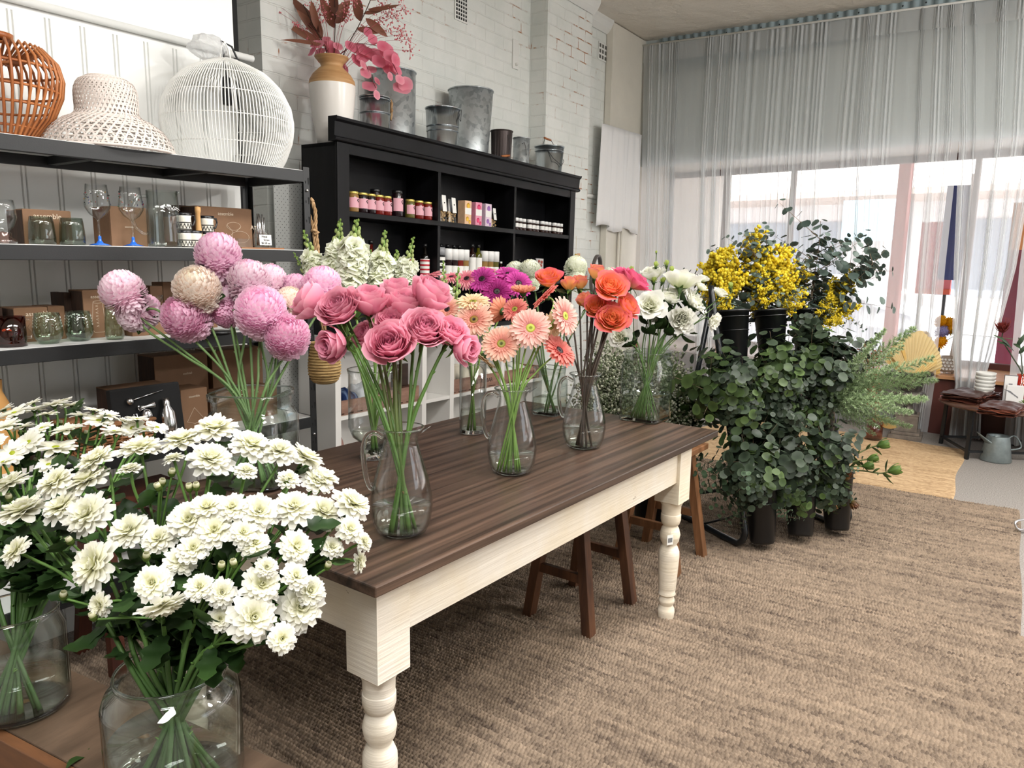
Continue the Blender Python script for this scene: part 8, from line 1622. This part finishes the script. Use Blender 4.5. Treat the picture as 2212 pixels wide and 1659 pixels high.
for k in range(30): petal(mb, k * GA, .005, .02, .05 * (1 - k / 60), .012, rad(10 + 70 * k / 30), rad(40 + 60 * k / 30), hexc('3a5a30'), hexc('8aa45a'), 3, 1, .3)
mb.build('leaves', LEAF, t)
# galvanised jug under the side table
q = onz(2150, 995, 0); jk = dep(q) / FPX; t = thing('metal_jug', 'galvanised jug with a pointed spout on the carpet under the side table', 'jug', T(q.x, q.y, .001)); JM = mat('zinc', '8f9a9b', .45, .5, var=.2, vscale=15); mb = MB(); hr = 56 * jk
pr_ = [(0, 0), (.098, 0), (.102, .006), (.074, hr * .96), (.072, hr), (.066, hr * .96), (.09, .02), (0, .02)]
mb.lathe(pr_, 36); mb.build('body', JM, t); hd = V((RIGHT.x, RIGHT.y, 0)).normalized(); mb = MB()
rows = []
for f in range(7): a = f / 6; c = -hd * (.06 + .10 * a) + V((0, 0, hr * (.72 + .40 * a))); w = .045 * (1 - a * .85); s = hd.cross(UPZ); rows.append([c + s * w * cos(k_) + (UPZ * .45 + hd * .2) * w * sin(k_) for k_ in [PI + PI * i / 8 for i in range(9)]])
mb.grid(rows); mb.build('spout', JM, t); sm = t.children[-1].modifiers.new('thick', 'SOLIDIFY'); sm.thickness = .003
mb = MB(); mb.tube(curve([hd * .078 + V((0, 0, hr * .9)), hd * .12 + V((0, 0, hr * .98)), hd * .165 + V((0, 0, hr * .72)), hd * .17 + V((0, 0, hr * .5)), hd * .088 + V((0, 0, hr * .42))], 5), .006, 6); mb.build('handle', JM, t)
# chrome foot at the right edge
q = onz(2205, 1148, .014); t = thing('chrome_foot', 'bent chrome tube foot at the right edge on the jute rug', 'stand foot', T(q)); mb = MB(); mb.tube(curve([V((.10, -.06, .008)), V((.0, .0, .008)), V((-.02, .025, .03)), V((.0, .02, .055)), V((.10, -.06, .06))], 6), .006, 8); mb.build('tube', CHROME, t)
# window deck: patterned pot, cone vase of yellow and lilac flowers
q = onz(2046, 806, .506); t = thing('patterned_pot', 'white footed pot with grey circles on the window deck', 'pot', T(q)); pk = dep(q) / FPX; mb = MB(); rr_ = 14.5 * pk; hh = 37 * pk; mb.lathe([(0, .015), (rr_, .015), (rr_ * 1.03, .03), (rr_ * 1.03, hh), (rr_ * .95, hh), (rr_ * .95, .03), (0, .03)], 32); mb.build('pot', mat('tan_grey_glaze', '8f8072', .4), t)
mb = MB()
for i in range(14):
    for j in range(4):
        a = 2 * PI * (i + .5 * (j % 2)) / 14; r = rr_ * 1.035; M = T(r * cos(a), r * sin(a), .035 + (hh - .04) * (j + .35) / 4) @ RZ(a) @ RY(PI / 2); mb.lathe([(0, 0), (hh * .085, 0), (hh * .085, .001)], 6, M=M)
mb.build('circles', WB_, t); mb = MB()
for a in (.6, 2.7, 4.8): mb.lathe([(.01, 0), (.014, .018)], 10, M=T(rr_ * .7 * cos(a), rr_ * .7 * sin(a), 0), cap0=True)
mb.build('foot', WB_, t)
q2 = onz(2054, 798, .506) + CN * .12; t = thing('cone_vase', 'tall white tapering vase behind the patterned pot', 'vase', T(q2.x, q2.y, .506)); mb = MB(); mb.lathe([(0, 0), (.05, 0), (.055, .02), (.03, .33), (.025, .34), (.02, .32), (0, .3)], 28); mb.build('body', mat('grey_white', 'b9b4ae', .5), t)
YD = pom_mesh(40, hexc('c98a0c'), hexc('efb31c'), hexc('e0a010'), 90); LV = pom_mesh(41, hexc('8a86b8'), hexc('b9b4dc'), hexc('a8a2d0'), 90); vt = V((q2.x, q2.y, .80))
for px, py, me, s, lb in ((2034, 694, YD, .055, 'orange yellow flower at the top left of the window bouquet'), (2051, 698, YD, .055, 'orange yellow flower at the top right of the window bouquet'), (2036, 716, LV, .06, 'lilac flower in the middle of the window bouquet'), (2033, 738, YD, .055, 'orange yellow flower lowest in the window bouquet'), (2052, 712, YD, .05, 'orange yellow flower right of the lilac one'), (2240, 730, YD, .05, 'orange yellow flower behind the curtain at the right edge')):
    d = fdir(R.uniform(-.3, .3), .6, .5); hd = P(px, py, dep(q2) + .02); cut_flower('window_flower', lb, 'flower', 'bouquet in the window display', V((q2.x, q2.y, .70)), vt, hd, d, [('bloom', me, 0)], .003, (hexc('4a6a34'), hexc('5c7a3a')), s, knots=False)
# boards leaning in the street at the far right
t = thing('orange_board', 'orange and maroon board outside, glimpsed between the last two curtains', 'sign'); sA, zA = oncur(2196, 438, 1.2); sB, zB = oncur(2222, 540, 1.2); t.matrix_basis = MC; mb = MB(); mb.box((sA - .02, 1.2, zB), (sB + .02, 1.23, zA)); mb.build('orange_panel', mat('orange_board', 'd98a45', .6), t); mb = MB(); mb.box((sA - .02, 1.2, -.08), (sB + .02, 1.23, zB)); mb.build('maroon_panel', mat('maroon_board', '7a1f3a', .6), t)
# ---------------------------------------------------------------- light
w = bpy.data.worlds.new('world'); SC.world = w; w.use_nodes = True; bg = w.node_tree.nodes['Background']; bg.inputs['Color'].default_value = (.86, .93, 1.0, 1); bg.inputs['Strength'].default_value = WORLD
def sun(d, e, col, ang=.01):
    l = bpy.data.lights.new('sun', 'SUN'); l.energy = e; l.color = col; l.angle = ang; o = bpy.data.objects.new('sun', l); COL.objects.link(o); o.matrix_basis = look(-V(d)); return o
sun((.70, -.25, -.66), SUN, (1, .95, .88))
def area(name, loc, size, e, col, d=(0, 0, -1)):
    l = bpy.data.lights.new(name, 'AREA'); l.shape = 'RECTANGLE'; l.size, l.size_y = size; l.energy = e; l.color = col; o = bpy.data.objects.new(name, l); COL.objects.link(o); o.matrix_basis = T(loc) @ look(-V(d)); return o
for x, y, k in ((.3, .5, .9), (2.2, .4, .85), (4.2, .0, 1), (-1.0, -.7, 1.9)): area('overhead_fill', (x, y, 3.28), (1.5, .5), AREA_FILL * k, (1, .985, .96))  # added area fill near the ceiling, strongest behind the camera
for i, (x, y, k) in enumerate(((2.6, -1.2, 1.0), (4.6, -1.7, 1.5))):
    l = bpy.data.lights.new('point_fill', 'POINT'); l.energy = POINT_FILL * k; l.color = (1, .975, .94); l.shadow_soft_size = .12; o = bpy.data.objects.new('point_fill', l); COL.objects.link(o); o.location = (x, y, 2.75)  # added point fill that brightens the ceiling and upper curtains
SC.view_settings.view_transform = 'Standard'; SC.view_settings.look = 'None'; SC.view_settings.gamma = 1; SC.view_settings.use_curve_mapping = False; SC.view_settings.exposure = EXPO
c_ = SC.cycles; c_.max_bounces = 9; c_.diffuse_bounces = 4; c_.glossy_bounces = 3; c_.transmission_bounces = 4; c_.transparent_max_bounces = 24; c_.caustics_reflective = False; c_.caustics_refractive = False; c_.sample_clamp_indirect = 6
